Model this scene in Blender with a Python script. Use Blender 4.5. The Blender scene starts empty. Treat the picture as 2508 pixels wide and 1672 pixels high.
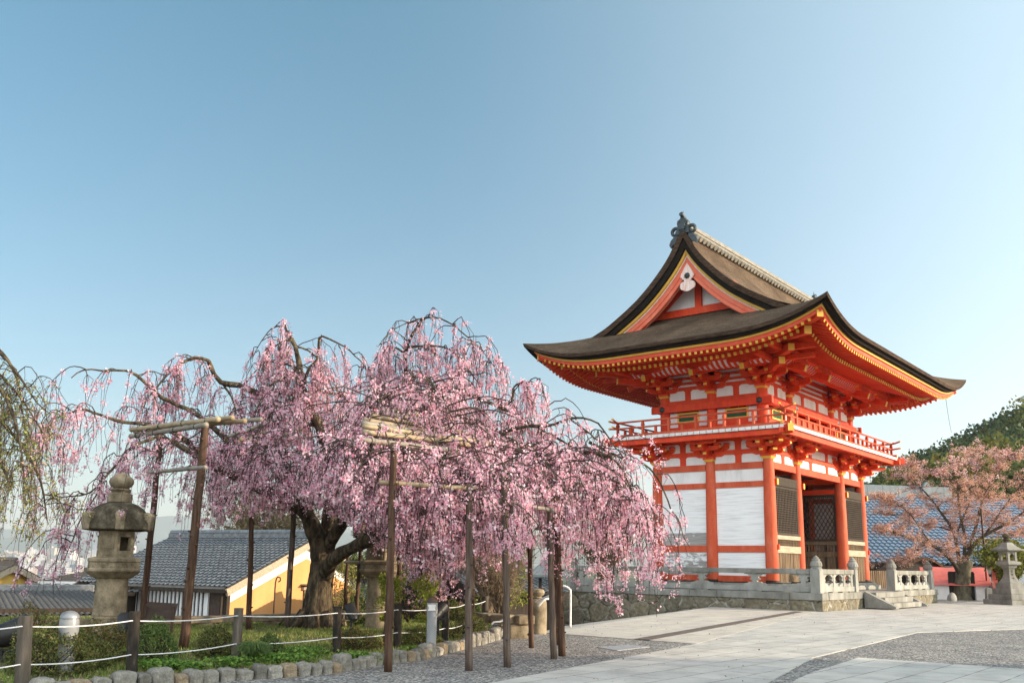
import bpy, math, random
import numpy as np
from mathutils import Vector, Matrix

random.seed(11)
rng = np.random.default_rng(11)
S = bpy.context.scene
COL = S.collection
PI = math.pi

# ------------------------------------------------------------------ camera
SW, FPX, PX, PY, EYE = 2508., 2269., 1254., 950., 1.6
PITCH = math.atan((1382.4 - PY) / FPX)
ROLL = math.atan(.0159)
_up0 = np.array([0, -math.sin(PITCH), math.cos(PITCH)])
_x = np.array([1., 0, 0])
FWD = np.array([0, math.cos(PITCH), math.sin(PITCH)])
RT = math.cos(ROLL) * _x + math.sin(ROLL) * _up0
UP = -math.sin(ROLL) * _x + math.cos(ROLL) * _up0
EYEP = np.array([0, 0, EYE])
cam = bpy.data.cameras.new("camera")
cam.sensor_width = 36
cam.lens = 36 * FPX / SW
cam.shift_y = (PY - 836) / SW
cam.clip_start = .1
cam.clip_end = 40000
co = bpy.data.objects.new("camera", cam)
COL.objects.link(co)
mw = Matrix.Identity(4)
for i in range(3):
    mw[i][0], mw[i][1], mw[i][2], mw[i][3] = RT[i], UP[i], -FWD[i], EYEP[i]
co.matrix_world = mw
S.camera = co

# ------------------------------------------------------------------ sky, sun, exposure
SUN_EL, SUN_AZ = math.radians(14.5), math.radians(97)      # azimuth clockwise from +Y
w = bpy.data.worlds.new("World")
S.world = w
w.use_nodes = True
nt = w.node_tree
sky = nt.nodes.new("ShaderNodeTexSky")
sky.sky_type = 'NISHITA'
sky.sun_disc = False
sky.sun_elevation = SUN_EL
sky.sun_rotation = SUN_AZ
sky.altitude = 100
sky.air_density = 1.0
sky.dust_density = 1.3
sky.ozone_density = 1.6
bg = nt.nodes["Background"]
bg.inputs["Strength"].default_value = .105
# colour of the air: a shade less red overhead; an added bright fill behind the viewer lifts the shaded faces
_tc = nt.nodes.new("ShaderNodeTexCoord")
_tint = nt.nodes.new("ShaderNodeMix")
_tint.data_type, _tint.blend_type = 'RGBA', 'MULTIPLY'
_tint.inputs[0].default_value = 1
nt.links.new(sky.outputs[0], _tint.inputs[6])
_el = nt.nodes.new("ShaderNodeSeparateXYZ")
nt.links.new(_tc.outputs["Generated"], _el.inputs[0])
_er = nt.nodes.new("ShaderNodeValToRGB")
_er.color_ramp.elements[0].position, _er.color_ramp.elements[0].color = .04, (.96, .98, .98, 1)
_er.color_ramp.elements[1].position, _er.color_ramp.elements[1].color = .58, (.52, 1.06, 1.04, 1)
nt.links.new(_el.outputs[2], _er.inputs[0])
nt.links.new(_er.outputs[0], _tint.inputs[7])
_dot = nt.nodes.new("ShaderNodeVectorMath")
_dot.operation = 'DOT_PRODUCT'
nt.links.new(_tc.outputs["Generated"], _dot.inputs[0])
_dot.inputs[1].default_value = (-.10, -.93, .35)
_mr = nt.nodes.new("ShaderNodeMapRange")
_mr.interpolation_type = 'SMOOTHSTEP'
_mr.inputs[1].default_value, _mr.inputs[2].default_value = .05, .75
_mr.inputs[3].default_value, _mr.inputs[4].default_value = 0, 1
nt.links.new(_dot.outputs["Value"], _mr.inputs[0])
_cl = nt.nodes.new("ShaderNodeMix")
_cl.data_type, _cl.blend_type = 'RGBA', 'ADD'
_cl.inputs[0].default_value = 1
_cs = nt.nodes.new("ShaderNodeMix")
_cs.data_type = 'RGBA'
_cs.inputs[6].default_value = (0, 0, 0, 1)
_cs.inputs[7].default_value = (8.2, 7.9, 7.5, 1)
nt.links.new(_mr.outputs[0], _cs.inputs[0])
nt.links.new(_tint.outputs[2], _cl.inputs[6])
nt.links.new(_cs.outputs[2], _cl.inputs[7])
# thin bright haze spreading round the sun
_d2 = nt.nodes.new("ShaderNodeVectorMath")
_d2.operation = 'DOT_PRODUCT'
nt.links.new(_tc.outputs["Generated"], _d2.inputs[0])
_d2.inputs[1].default_value = (math.sin(SUN_AZ) * math.cos(SUN_EL), math.cos(SUN_AZ) * math.cos(SUN_EL), math.sin(SUN_EL))
_m2 = nt.nodes.new("ShaderNodeMapRange")
_m2.interpolation_type = 'SMOOTHSTEP'
_m2.inputs[1].default_value, _m2.inputs[2].default_value = -.15, 1.
nt.links.new(_d2.outputs["Value"], _m2.inputs[0])
_c2 = nt.nodes.new("ShaderNodeMix")
_c2.data_type = 'RGBA'
_c2.inputs[6].default_value = (0, 0, 0, 1)
_c2.inputs[7].default_value = (3.6, 3.5, 3.3, 1)
nt.links.new(_m2.outputs[0], _c2.inputs[0])
_a2 = nt.nodes.new("ShaderNodeMix")
_a2.data_type, _a2.blend_type = 'RGBA', 'ADD'
_a2.inputs[0].default_value = 1
nt.links.new(_cl.outputs[2], _a2.inputs[6])
nt.links.new(_c2.outputs[2], _a2.inputs[7])
nt.links.new(_a2.outputs[2], bg.inputs[0])
sl = bpy.data.lights.new("sun", 'SUN')
sl.energy = 5
sl.angle = math.radians(.5)
sl.color = (1, .80, .58)
so = bpy.data.objects.new("sun", sl)
COL.objects.link(so)
sd = Vector((math.sin(SUN_AZ) * math.cos(SUN_EL), math.cos(SUN_AZ) * math.cos(SUN_EL), math.sin(SUN_EL)))
so.rotation_euler = sd.to_track_quat('Z', 'Y').to_euler()
so.location = (40, 0, 40)
S.view_settings.view_transform = 'Standard'
S.view_settings.look = 'None'
S.view_settings.exposure = 1.0
S.view_settings.gamma = 1


# ------------------------------------------------------------------ projections
def ray(x, y):
    return FWD + (x - PX) / FPX * RT - (y - PY) / FPX * UP


def at(x, y, Y):
    """the point of depth Y that the photo shows at pixel x, y"""
    r = ray(x, y)
    return EYEP + r * (Y / r[1])


def at_z(x, y, z=0.):
    r = ray(x, y)
    return EYEP + r * ((z - EYE) / r[2])


# gate frame: a runs along the front (to the right and back), b along the gable side (to the left and back)
GA = math.radians(50.95)
RV = np.array([math.cos(GA), math.sin(GA), 0])
LV = np.array([-math.sin(GA), math.cos(GA), 0])
G0 = np.array([11.0, 39.43, 0])


def W(a, b, z=0.):
    return G0 + RV * a + LV * b + np.array([0, 0, z])


def to_ab(x, y):
    d = np.array([x - G0[0], y - G0[1], 0])
    return d @ RV, d @ LV


# ------------------------------------------------------------------ materials
def new_mat(name):
    m = bpy.data.materials.new(name)
    m.use_nodes = True
    n = m.node_tree
    return m, n, n.nodes["Principled BSDF"]


def N(n, t, **kw):
    o = n.nodes.new("ShaderNode" + t)
    for k, v in kw.items():
        if k in o.inputs:
            o.inputs[k].default_value = v
        else:
            setattr(o, k, v)
    return o


def ramp(n, stops, fac):
    r = n.nodes.new("ShaderNodeValToRGB")
    e = r.color_ramp.elements
    while len(e) < len(stops):
        e.new(.5)
    for i, (p, c) in enumerate(stops):
        e[i].position = p
        e[i].color = (*c, 1) if len(c) == 3 else c
    n.links.new(fac, r.inputs[0])
    return r.outputs[0]


def coords(n, kind="Object", scale=(1, 1, 1), rot=(0, 0, 0)):
    tc = n.nodes.new("ShaderNodeTexCoord")
    mp = n.nodes.new("ShaderNodeMapping")
    mp.inputs["Scale"].default_value = scale
    mp.inputs["Rotation"].default_value = rot
    n.links.new(tc.outputs[kind], mp.inputs[0])
    return mp.outputs[0]


def noise(n, vec, scale, detail=6, rough=.6, dist=0):
    t = N(n, "TexNoise", Scale=scale, Detail=detail, Roughness=rough, Distortion=dist)
    n.links.new(vec, t.inputs["Vector"])
    return t.outputs["Fac"]


def bump(n, b, h, strength=.3, dist=.02):
    bp = N(n, "Bump", Strength=strength, Distance=dist)
    n.links.new(h, bp.inputs["Height"])
    n.links.new(bp.outputs[0], b.inputs["Normal"])
    return bp


def mixc(n, fac, a, b, mode='MIX'):
    m = n.nodes.new("ShaderNodeMix")
    m.data_type = 'RGBA'
    m.blend_type = mode
    for s, v in ((0, fac), (6, a), (7, b)):
        if hasattr(v, "links") or hasattr(v, "is_output"):
            n.links.new(v, m.inputs[s])
        else:
            m.inputs[s].default_value = v if s == 0 else ((*v, 1) if len(v) == 3 else v)
    return m.outputs[2]


def math_n(n, op, a, b=0.):
    m = n.nodes.new("ShaderNodeMath")
    m.operation = op
    for i, v in enumerate((a, b)):
        if hasattr(v, "is_output"):
            n.links.new(v, m.inputs[i])
        else:
            m.inputs[i].default_value = v
    return m.outputs[0]


def pmat(name, stops, scale=5, detail=6, stretch=(1, 1, 1), rough=.7, bmp=.2, bscale=30, bdist=.01, spec=.3, metal=0, fine=None, kind="Object"):
    m, n, b = new_mat(name)
    v = coords(n, kind, stretch)
    c = ramp(n, stops, noise(n, v, scale, detail))
    if fine:                                            # (scale, amount): small speckle of the surface itself
        f = noise(n, v, fine[0], 3, .7)
        k = 1 - fine[1]
        c = mixc(n, 1., c, ramp(n, [(.3, (k, k, k)), (.7, (1, 1, 1))], f), 'MULTIPLY')
    n.links.new(c, b.inputs["Base Color"])
    b.inputs["Roughness"].default_value = rough
    b.inputs["Specular IOR Level"].default_value = spec
    b.inputs["Metallic"].default_value = metal
    if bmp:
        bump(n, b, noise(n, v, bscale, 4), bmp, bdist)
    return m


def tint_mat(name, rough=.6, trans=.35):
    """petals and leaves: colour of each one from its own tint, a part of the light passes through"""
    m, n, b = new_mat(name)
    at_ = N(n, "Attribute", attribute_name="tint")
    n.links.new(at_.outputs["Color"], b.inputs["Base Color"])
    b.inputs["Roughness"].default_value = rough
    b.inputs["Specular IOR Level"].default_value = .15
    tr = n.nodes.new("ShaderNodeBsdfTranslucent")
    n.links.new(at_.outputs["Color"], tr.inputs["Color"])
    mx = N(n, "MixShader")
    mx.inputs[0].default_value = trans
    n.links.new(b.outputs[0], mx.inputs[1])
    n.links.new(tr.outputs[0], mx.inputs[2])
    n.links.new(mx.outputs[0], n.nodes["Material Output"].inputs[0])
    return m


MT = {}
MT['red'] = pmat("vermilion_paint", [(.25, (.52, .034, .010)), (.42, (.68, .046, .009)), (.62, (.74, .072, .014)), (.8, (.70, .13, .055))], 1.9, 11, (1, 1, .45), .6, .15, 14, .01, .3, fine=(11, .22))
MT['faded'] = pmat("faded_vermilion_paint", [(.22, (.34, .060, .034)), (.42, (.55, .085, .033)), (.6, (.61, .12, .055)), (.8, (.60, .22, .15))], 2.6, 12, (1, 1, .3), .7, .15, 20, .01, .25, fine=(20, .2))
MT['pinkred'] = pmat("sun_bleached_vermilion", [(.3, (.72, .13, .065)), (.7, (.76, .22, .14))], 3, 8, (1, 1, .5), .7, .1, 20, .01, .25, fine=(25, .15))
MT['pale_pendant'] = pmat("flaking_pale_pink_paint", [(.3, (.70, .34, .27)), (.55, (.74, .62, .56)), (.75, (.76, .72, .68))], 5, 9, (1, 3, .5), .8, .2, 30)
MT['fascia'] = pmat("red_fascia_paint", [(.3, (.70, .075, .030)), (.55, (.74, .10, .05)), (.75, (.75, .17, .10))], 3, 9, (1, 1, .6), .65, .1, 20, fine=(25, .12))
MT['gold'] = pmat("yellow_ochre_paint", [(.3, (.62, .33, .035)), (.7, (.74, .45, .07))], 4, 6, (1, 1, 1), .5, .05, 20, .01, .4)
MT['green'] = pmat("green_lattice_paint", [(.3, (.012, .085, .035)), (.7, (.02, .13, .05))], 5, 4, (1, 1, 1), .6, 0)
MT['black'] = pmat("black_lacquer_wood", [(.3, (.012, .010, .009)), (.7, (.035, .028, .022))], 6, 6, (1, 1, .3), .6, .1, 30)
MT['darkwood'] = pmat("dark_weathered_wood", [(.3, (.022, .016, .012)), (.7, (.06, .044, .032))], 5, 8, (3, 3, .3), .75, .3, 30, .01, .2)
MT['plank'] = pmat("bare_old_plank", [(.25, (.055, .036, .022)), (.5, (.16, .108, .065)), (.75, (.33, .24, .155))], 3.5, 9, (4, 4, .3), .8, .35, 30, .01, .2, fine=(30, .25))
MT['beam'] = pmat("bleached_beam", [(.3, (.30, .23, .16)), (.7, (.52, .43, .32))], 4, 9, (.5, 4, 4), .8, .3, 30, .01, .2, fine=(30, .25))
MT['plaster'] = pmat("white_plaster", [(.25, (.54, .52, .50)), (.45, (.72, .71, .70)), (.7, (.80, .79, .78))], 1.8, 11, (1, 1, .4), .85, .05, 40, .01, .2, fine=(18, .06))
MT['bronze'] = pmat("dark_bronze", [(.3, (.02, .03, .035)), (.7, (.06, .075, .08))], 12, 5, (1, 1, 1), .5, .3, 30, .01, .5, .3)
MT['ridge'] = pmat("lichened_ridge_tile", [(.3, (.16, .145, .12)), (.7, (.36, .33, .28))], 5, 8, (1, 1, 1), .85, .3, 30, fine=(30, .3))
MT['granite'] = pmat("grey_granite", [(.22, (.075, .072, .058)), (.45, (.215, .21, .185)), (.75, (.36, .35, .32))], 1.6, 11, (1, 1, .5), .85, .35, 40, .012, .25, fine=(45, .3))
MT['granite_pale'] = pmat("pale_granite", [(.2, (.11, .105, .09)), (.45, (.28, .278, .25)), (.75, (.40, .398, .37))], 1.7, 11, (1, 1, .4), .85, .3, 40, .01, .25, fine=(45, .22))
MT['lantern'] = pmat("lantern_stone", [(.27, (.07, .055, .036)), (.45, (.22, .175, .115)), (.6, (.36, .29, .195)), (.78, (.46, .40, .30))], 3.2, 12, (1, 1, .8), .9, .4, 35, .015, .2, fine=(38, .35))
MT['lantern_dark'] = pmat("mossy_dark_stone", [(.28, (.028, .023, .016)), (.5, (.085, .07, .048)), (.66, (.17, .145, .10)), (.8, (.36, .33, .26))], 4.2, 12, (1, 1, 1), .95, .5, 30, .015, .15, fine=(35, .4))
for _n, _c in (('kerb_a', 1.), ('kerb_b', 1.22), ('kerb_d', .66)):
    MT[_n] = pmat("rough_kerb_stone", [(.25, (.10 * _c, .09 * _c, .075 * _c)), (.5, (.26 * _c, .245 * _c, .215 * _c)), (.75, (.40 * _c, .38 * _c, .34 * _c))], 4.5, 11, (1, 1, 1), .95, .8, 22, .03, .15, fine=(32, .4))
MT['kerb_c'] = pmat("buff_kerb_stone", [(.25, (.15, .11, .07)), (.5, (.30, .235, .16)), (.75, (.40, .33, .24))], 4.5, 11, (1, 1, 1), .95, .8, 22, .03, .15, fine=(32, .4))
MT['steel'] = pmat("brushed_metal", [(.3, (.20, .205, .21)), (.7, (.28, .29, .30))], 4, 3, (1, 1, 1), .4, 0, spec=.5, metal=.5)
MT['frosted'] = pmat("frosted_glass_drum", [(.3, (.19, .195, .195)), (.7, (.27, .275, .275))], 4, 3, (1, 1, 3), .3, 0, spec=.5)
MT['whitepaint'] = pmat("white_paint", [(.3, (.72, .73, .72)), (.7, (.82, .82, .81))], 4, 4, (1, 1, 1), .5, .03)
MT['greypaint'] = pmat("grey_paint", [(.3, (.24, .25, .26)), (.7, (.32, .33, .34))], 5, 5, (1, 1, .5), .5, .05)
MT['blackplastic'] = pmat("black_plastic", [(.3, (.012, .012, .013)), (.7, (.025, .025, .026))], 5, 4, (1, 1, 1), .45, 0)
MT['iron'] = pmat("brown_iron", [(.3, (.05, .032, .025)), (.7, (.09, .06, .045))], 8, 5, (1, 1, 1), .6, .1)
MT['rope'] = pmat("white_rope", [(.3, (.50, .51, .52)), (.7, (.68, .68, .68))], 60, 3, (1, 1, 1), .8, .3, 120, .004)
MT['darkpost'] = pmat("tarred_post_wood", [(.3, (.014, .012, .010)), (.62, (.045, .037, .030)), (.8, (.16, .14, .12))], 9, 10, (2, 2, .5), .9, .5, 25, .012, .15)
MT['greypost'] = pmat("grey_post_wood", [(.3, (.045, .038, .030)), (.7, (.14, .12, .10))], 7, 9, (2, 2, .3), .9, .5, 25, .012, .15)
MT['pole'] = pmat("brown_pole_wood", [(.25, (.022, .011, .007)), (.5, (.07, .038, .024)), (.78, (.15, .10, .07))], 5, 10, (4, 4, .35), .85, .5, 20, .012, .2)
MT['pole_grey'] = pmat("grey_brown_pole_wood", [(.25, (.03, .02, .014)), (.5, (.10, .072, .056)), (.78, (.19, .15, .125))], 5, 10, (4, 4, .35), .85, .5, 20, .012, .2)
MT['bamboo'] = pmat("dry_bamboo", [(.3, (.22, .16, .09)), (.7, (.42, .33, .21))], 3, 6, (1, 1, 1), .55, .05, fine=(20, .2))
MT['bamboo_grey'] = pmat("weathered_bamboo", [(.3, (.16, .13, .10)), (.7, (.32, .28, .23))], 3, 6, (1, 1, 1), .6, .05, fine=(20, .2))
MT['tawny'] = pmat("tawny_twig", [(.3, (.12, .085, .055)), (.7, (.24, .175, .115))], 6, 4, (1, 1, 1), .85, 0)
MT['bark'] = pmat("cherry_bark", [(.28, (.014, .010, .007)), (.45, (.06, .046, .032)), (.6, (.125, .10, .066)), (.78, (.22, .165, .065))], 5.5, 12, (1.8, 1.8, .6), .95, 1., 9, .08, .15)
MT['twig'] = pmat("cherry_twig", [(.3, (.028, .018, .016)), (.7, (.07, .046, .04))], 6, 4, (1, 1, 1), .85, 0)
MT['barkgrey'] = pmat("grey_green_bark", [(.25, (.05, .045, .03)), (.5, (.12, .11, .075)), (.8, (.22, .20, .15))], 5, 10, (1.5, 1.5, .7), .95, .7, 16, .03, .15)
MT['orange'] = pmat("ochre_orange_wall", [(.3, (.60, .285, .105)), (.7, (.67, .34, .135))], 1.5, 8, (1, 1, .5), .9, .05, 30, fine=(20, .06))
MT['yellow'] = pmat("yellow_wall", [(.3, (.60, .36, .08)), (.7, (.68, .42, .11))], 1.5, 6, (1, 1, 1), .9, .05)
MT['tile'] = pmat("grey_roof_tile", [(.25, (.06, .065, .07)), (.5, (.14, .15, .16)), (.8, (.27, .28, .29))], 6, 9, (1, 1, 1), .38, .1, 30, .005, .5, fine=(9, .25))
MT['tileblue'] = pmat("blue_grey_roof_tile", [(.25, (.20, .25, .31)), (.5, (.38, .45, .52)), (.8, (.58, .63, .68))], 7, 8, (1, 1, 1), .22, .1, 30, .005, .6, fine=(9, .2))
MT['tile_dark'] = pmat("tile_gap_shade", [(.3, (.025, .027, .03)), (.7, (.075, .08, .085))], 6, 9, (1, 1, 1), .5, .1, 30, .005, .4)  # shade between cover tiles, put into the colour of channels and risers
MT['tileblue_dark'] = pmat("blue_tile_gap_shade", [(.3, (.035, .075, .13)), (.7, (.075, .14, .21))], 6, 9, (1, 1, 1), .4, .1, 30, .005, .4)  # the same painted gap shade, in blue for the hall roof
MT['copper'] = pmat("grey_green_ridge_sheet", [(.3, (.10, .125, .14)), (.7, (.15, .18, .195))], 3, 5, (1, 1, 1), .45, .05, spec=.5)
MT['brownroof'] = pmat("brown_sheet_roof", [(.3, (.10, .08, .065)), (.7, (.15, .12, .10))], 2, 6, (1, 1, 1), .7, .05)
MT['tent'] = pmat("red_tent_cloth", [(.3, (.72, .16, .13)), (.7, (.80, .22, .18))], 2.5, 7, (1, 1, 1), .65, .25, 5, .05)
MT['soil'] = pmat("brown_soil", [(.3, (.07, .05, .03)), (.7, (.15, .115, .07))], 5, 9, (1, 1, 1), .95, .6, 30, .03)
MT['petal'] = tint_mat("petals", .6, .5)
MT['leaf'] = tint_mat("leaves", .55, .3)


def mat_thatch():
    m, n, b = new_mat("cypress_bark_thatch")
    v = coords(n, "Object", (1, 1, 1))
    f = noise(n, v, 26, 8, .75)
    big = noise(n, v, .55, 5, .6)
    c = ramp(n, [(.3, (.055, .038, .028)), (.5, (.16, .118, .085)), (.72, (.34, .255, .19))], f)
    c = mixc(n, .7, c, ramp(n, [(.35, (.45, .41, .38)), (.65, (1, .98, .94))], big), 'MULTIPLY')
    lay = noise(n, coords(n, "Object", (.7, .7, 9)), 2.2, 8, .7)
    c = mixc(n, .85, c, ramp(n, [(.32, (.42, .40, .38)), (.5, (.85, .84, .82)), (.68, (1.25, 1.2, 1.12))], lay), 'MULTIPLY')
    mid = noise(n, v, 6, 6, .7)
    c = mixc(n, .8, c, ramp(n, [(.3, (.5, .48, .46)), (.7, (1.15, 1.12, 1.08))], mid), 'MULTIPLY')
    n.links.new(c, b.inputs["Base Color"])
    b.inputs["Roughness"].default_value = .95
    b.inputs["Specular IOR Level"].default_value = .1
    bump(n, b, f, .9, .05)
    return m


def mat_whitewall():
    """white paint on planks: horizontal grain, bare grey wood where it has peeled low on the wall"""
    m, n, b = new_mat("peeling_white_planks")
    v = coords(n, "Object", (1, .35, 7))
    g = noise(n, v, 2.2, 9, .65)
    c = ramp(n, [(.28, (.48, .48, .475)), (.42, (.69, .69, .69)), (.56, (.79, .79, .79))], g)
    sp = N(n, "SeparateXYZ")
    tc = n.nodes.new("ShaderNodeTexCoord")
    n.links.new(tc.outputs["Object"], sp.inputs[0])
    v2 = coords(n, "Object", (1, 1.2, 4))
    p = noise(n, v2, 1.7, 10, .75)

    def ss(x, lo, hi):
        mr = N(n, "MapRange")
        mr.interpolation_type = 'SMOOTHSTEP'
        mr.inputs[1].default_value, mr.inputs[2].default_value = lo, hi
        n.links.new(x, mr.inputs[0])
        return mr.outputs[0]
    low = ss(sp.outputs[2], 3.16, 3.08)
    far = ss(sp.outputs[1], 2.65, 2.75)
    wear = math_n(n, 'MULTIPLY', low, far)
    rail = math_n(n, 'MULTIPLY', ss(sp.outputs[2], 2.35, 2.2), .55)
    hi = ss(sp.outputs[2], 2.45, 2.5)
    wear = math_n(n, 'MULTIPLY', wear, math_n(n, 'ADD', math_n(n, 'MULTIPLY', hi, .9), rail))
    th = math_n(n, 'ADD', math_n(n, 'MULTIPLY', wear, .42), p)
    base = math_n(n, 'MULTIPLY', ss(sp.outputs[2], 2.0, 1.2), .10)
    th = math_n(n, 'ADD', th, base)
    k = ss(th, .70, .76)
    c = mixc(n, k, c, ramp(n, [(.3, (.20, .185, .17)), (.7, (.40, .385, .37))], g))
    n.links.new(c, b.inputs["Base Color"])
    b.inputs["Roughness"].default_value = .8
    bump(n, b, g, .25, .01)
    return m


def mat_masonry():
    m, n, b = new_mat("irregular_masonry")
    v = coords(n, "Object", (1.15, 1.15, 1.45))
    wob = N(n, "TexNoise", Scale=1.3, Detail=3)
    n.links.new(v, wob.inputs["Vector"])
    vm = n.nodes.new("ShaderNodeVectorMath")
    vm.operation = 'MULTIPLY_ADD'
    n.links.new(wob.outputs["Color"], vm.inputs[0])
    vm.inputs[1].default_value = (.35, .35, .35)
    n.links.new(v, vm.inputs[2])
    vo = N(n, "TexVoronoi", Scale=1.05, Randomness=.85)
    vo.feature = 'DISTANCE_TO_EDGE'
    n.links.new(vm.outputs[0], vo.inputs["Vector"])
    vc = N(n, "TexVoronoi", Scale=1.05, Randomness=.85)
    n.links.new(vm.outputs[0], vc.inputs["Vector"])
    g = noise(n, v, 5, 9, .7)
    c = ramp(n, [(.25, (.075, .07, .052)), (.5, (.19, .17, .125)), (.75, (.34, .32, .26))], g)
    c = mixc(n, .55, c, ramp(n, [(.0, (.45, .44, .42)), (.35, (.95, .85, .70)), (.7, (.65, .62, .58)), (1, (1, .98, .92))], N_out(n, vc.outputs["Color"])), 'MULTIPLY')
    e = ramp(n, [(.0, (0, 0, 0)), (.045, (1, 1, 1))], vo.outputs["Distance"])
    jo = noise(n, v, 2.2, 3)
    jc = ramp(n, [(.42, (.025, .022, .018)), (.58, (.36, .34, .30))], jo)
    c = mixc(n, e, jc, c)
    n.links.new(c, b.inputs["Base Color"])
    b.inputs["Roughness"].default_value = .92
    b.inputs["Specular IOR Level"].default_value = .15
    hgt = math_n(n, 'ADD', ramp(n, [(.0, (0, 0, 0)), (.12, (1, 1, 1))], vo.outputs["Distance"]), math_n(n, 'MULTIPLY', g, .5))
    bump(n, b, hgt, .8, .05)
    return m


def N_out(n, c):
    s = n.nodes.new("ShaderNodeSeparateColor")
    n.links.new(c, s.inputs[0])
    return s.outputs[0]


def mat_paving(name, bw, bh, c0, c1, c2, mortar, rot=0., off=.5, msize=.008):
    m, n, b = new_mat(name)
    v = coords(n, "Object", (1, 1, 1), (0, 0, rot))
    br = N(n, "TexBrick", Scale=1.)
    br.offset = off
    br.inputs["Brick Width"].default_value = bw
    br.inputs["Row Height"].default_value = bh
    br.inputs["Mortar Size"].default_value = msize
    br.inputs["Mortar Smooth"].default_value = .2
    br.inputs["Bias"].default_value = 0
    br.inputs["Color1"].default_value = (0, 0, 0, 1)
    br.inputs["Color2"].default_value = (1, 1, 1, 1)
    br.inputs["Mortar"].default_value = (.5, .5, .5, 1)
    n.links.new(v, br.inputs["Vector"])
    g = noise(n, v, 1.3, 9, .65)
    f = noise(n, v, 60, 4, .75)
    c = ramp(n, [(.3, c0), (.5, c1), (.72, c2)], g)
    c = mixc(n, .8, c, ramp(n, [(0, (.80, .80, .82)), (.5, (.93, .93, .92)), (1, (1.0, .985, .96))], br.outputs["Color"]), 'MULTIPLY')
    c = mixc(n, 1., c, ramp(n, [(.3, (.78, .78, .78)), (.7, (1, 1, 1))], f), 'MULTIPLY')
    jn = noise(n, v, 2.5, 4)
    jm = math_n(n, 'MULTIPLY', br.outputs["Fac"], ramp(n, [(.35, (.35, .35, .35)), (.6, (1, 1, 1))], jn))
    c = mixc(n, jm, c, mortar)
    n.links.new(c, b.inputs["Base Color"])
    b.inputs["Roughness"].default_value = .8
    b.inputs["Specular IOR Level"].default_value = .25
    h = math_n(n, 'SUBTRACT', math_n(n, 'MULTIPLY', f, .25), br.outputs["Fac"])
    bump(n, b, h, .45, .01)
    return m


def mat_ground():
    """gravel near the gate, dull plain colour far away"""
    m, n, b = new_mat("gravel")
    v = coords(n, "Object")
    vo = N(n, "TexVoronoi", Scale=34, Randomness=1.)
    n.links.new(v, vo.inputs["Vector"])
    vo2 = N(n, "TexVoronoi", Scale=13, Randomness=1.)
    n.links.new(v, vo2.inputs["Vector"])
    s = N_out(n, vo.outputs["Color"])
    big = noise(n, v, .9, 6, .6)
    c = ramp(n, [(.0, (.055, .055, .058)), (.35, (.16, .158, .155)), (.7, (.29, .285, .275)), (.97, (.52, .51, .48))], s)
    c = mixc(n, .5, c, ramp(n, [(.0, (.6, .6, .62)), (1, (1.1, 1.08, 1.04))], N_out(n, vo2.outputs["Color"])), 'MULTIPLY')
    c = mixc(n, .8, c, ramp(n, [(.35, (.72, .72, .74)), (.65, (1.08, 1.06, 1.02))], big), 'MULTIPLY')
    sp = N(n, "SeparateXYZ")
    n.links.new(v, sp.inputs[0])
    mr = N(n, "MapRange")
    mr.inputs[1].default_value, mr.inputs[2].default_value = 62, 110
    n.links.new(sp.outputs[1], mr.inputs[0])
    farc = ramp(n, [(.35, (.05, .07, .035)), (.65, (.16, .15, .11))], noise(n, v, .02, 8))
    c = mixc(n, mr.outputs[0], c, farc)
    n.links.new(c, b.inputs["Base Color"])
    b.inputs["Roughness"].default_value = .9
    b.inputs["Specular IOR Level"].default_value = .2
    bump(n, b, vo.outputs["Distance"], .7, .03)
    return m


MT['thatch'] = mat_thatch()
MT['thatch_dark'] = pmat("dark_thatch_edge", [(.3, (.008, .007, .006)), (.7, (.026, .02, .016))], 3, 9, (1, 1, 6), .9, .4, 30, .02, .1)  # near black, on the stepped faces below the eave lip and verge
MT['thatch_edge'] = pmat("cut_bark_edge", [(.3, (.028, .018, .013)), (.7, (.115, .072, .048))], 3, 9, (1, 1, 5), .9, .5, 40, .02, .1, fine=(30, .3))
MT['whitewall'] = mat_whitewall()
MT['masonry'] = mat_masonry()
MT['paving'] = mat_paving("granite_slab_paving", 1.15, .62, (.35, .34, .315), (.49, .475, .44), (.58, .56, .515), (.13, .12, .105), 0., .5, .013)
MT['tilefloor'] = mat_paving("pale_tile_paving", .9, .3, (.40, .37, .32), (.51, .475, .42), (.58, .54, .485), (.22, .20, .175), 0., .5, .010)
MT['ground'] = mat_ground()
MT['drain'] = pmat("dark_drain_stone", [(.3, (.075, .06, .052)), (.7, (.14, .115, .10))], 6, 6, (1, 1, 1), .8, .2, 30)


# ------------------------------------------------------------------ mesh builder
def _orth(d, up=(0, 0, 1)):
    d = np.asarray(d, float)
    d = d / (np.linalg.norm(d) + 1e-12)
    u = np.asarray(up, float)
    if abs(d @ u) > .98:
        u = np.array([1., 0, 0])
    x = np.cross(d, u)
    x /= np.linalg.norm(x)
    return d, x, np.cross(x, d)


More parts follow.
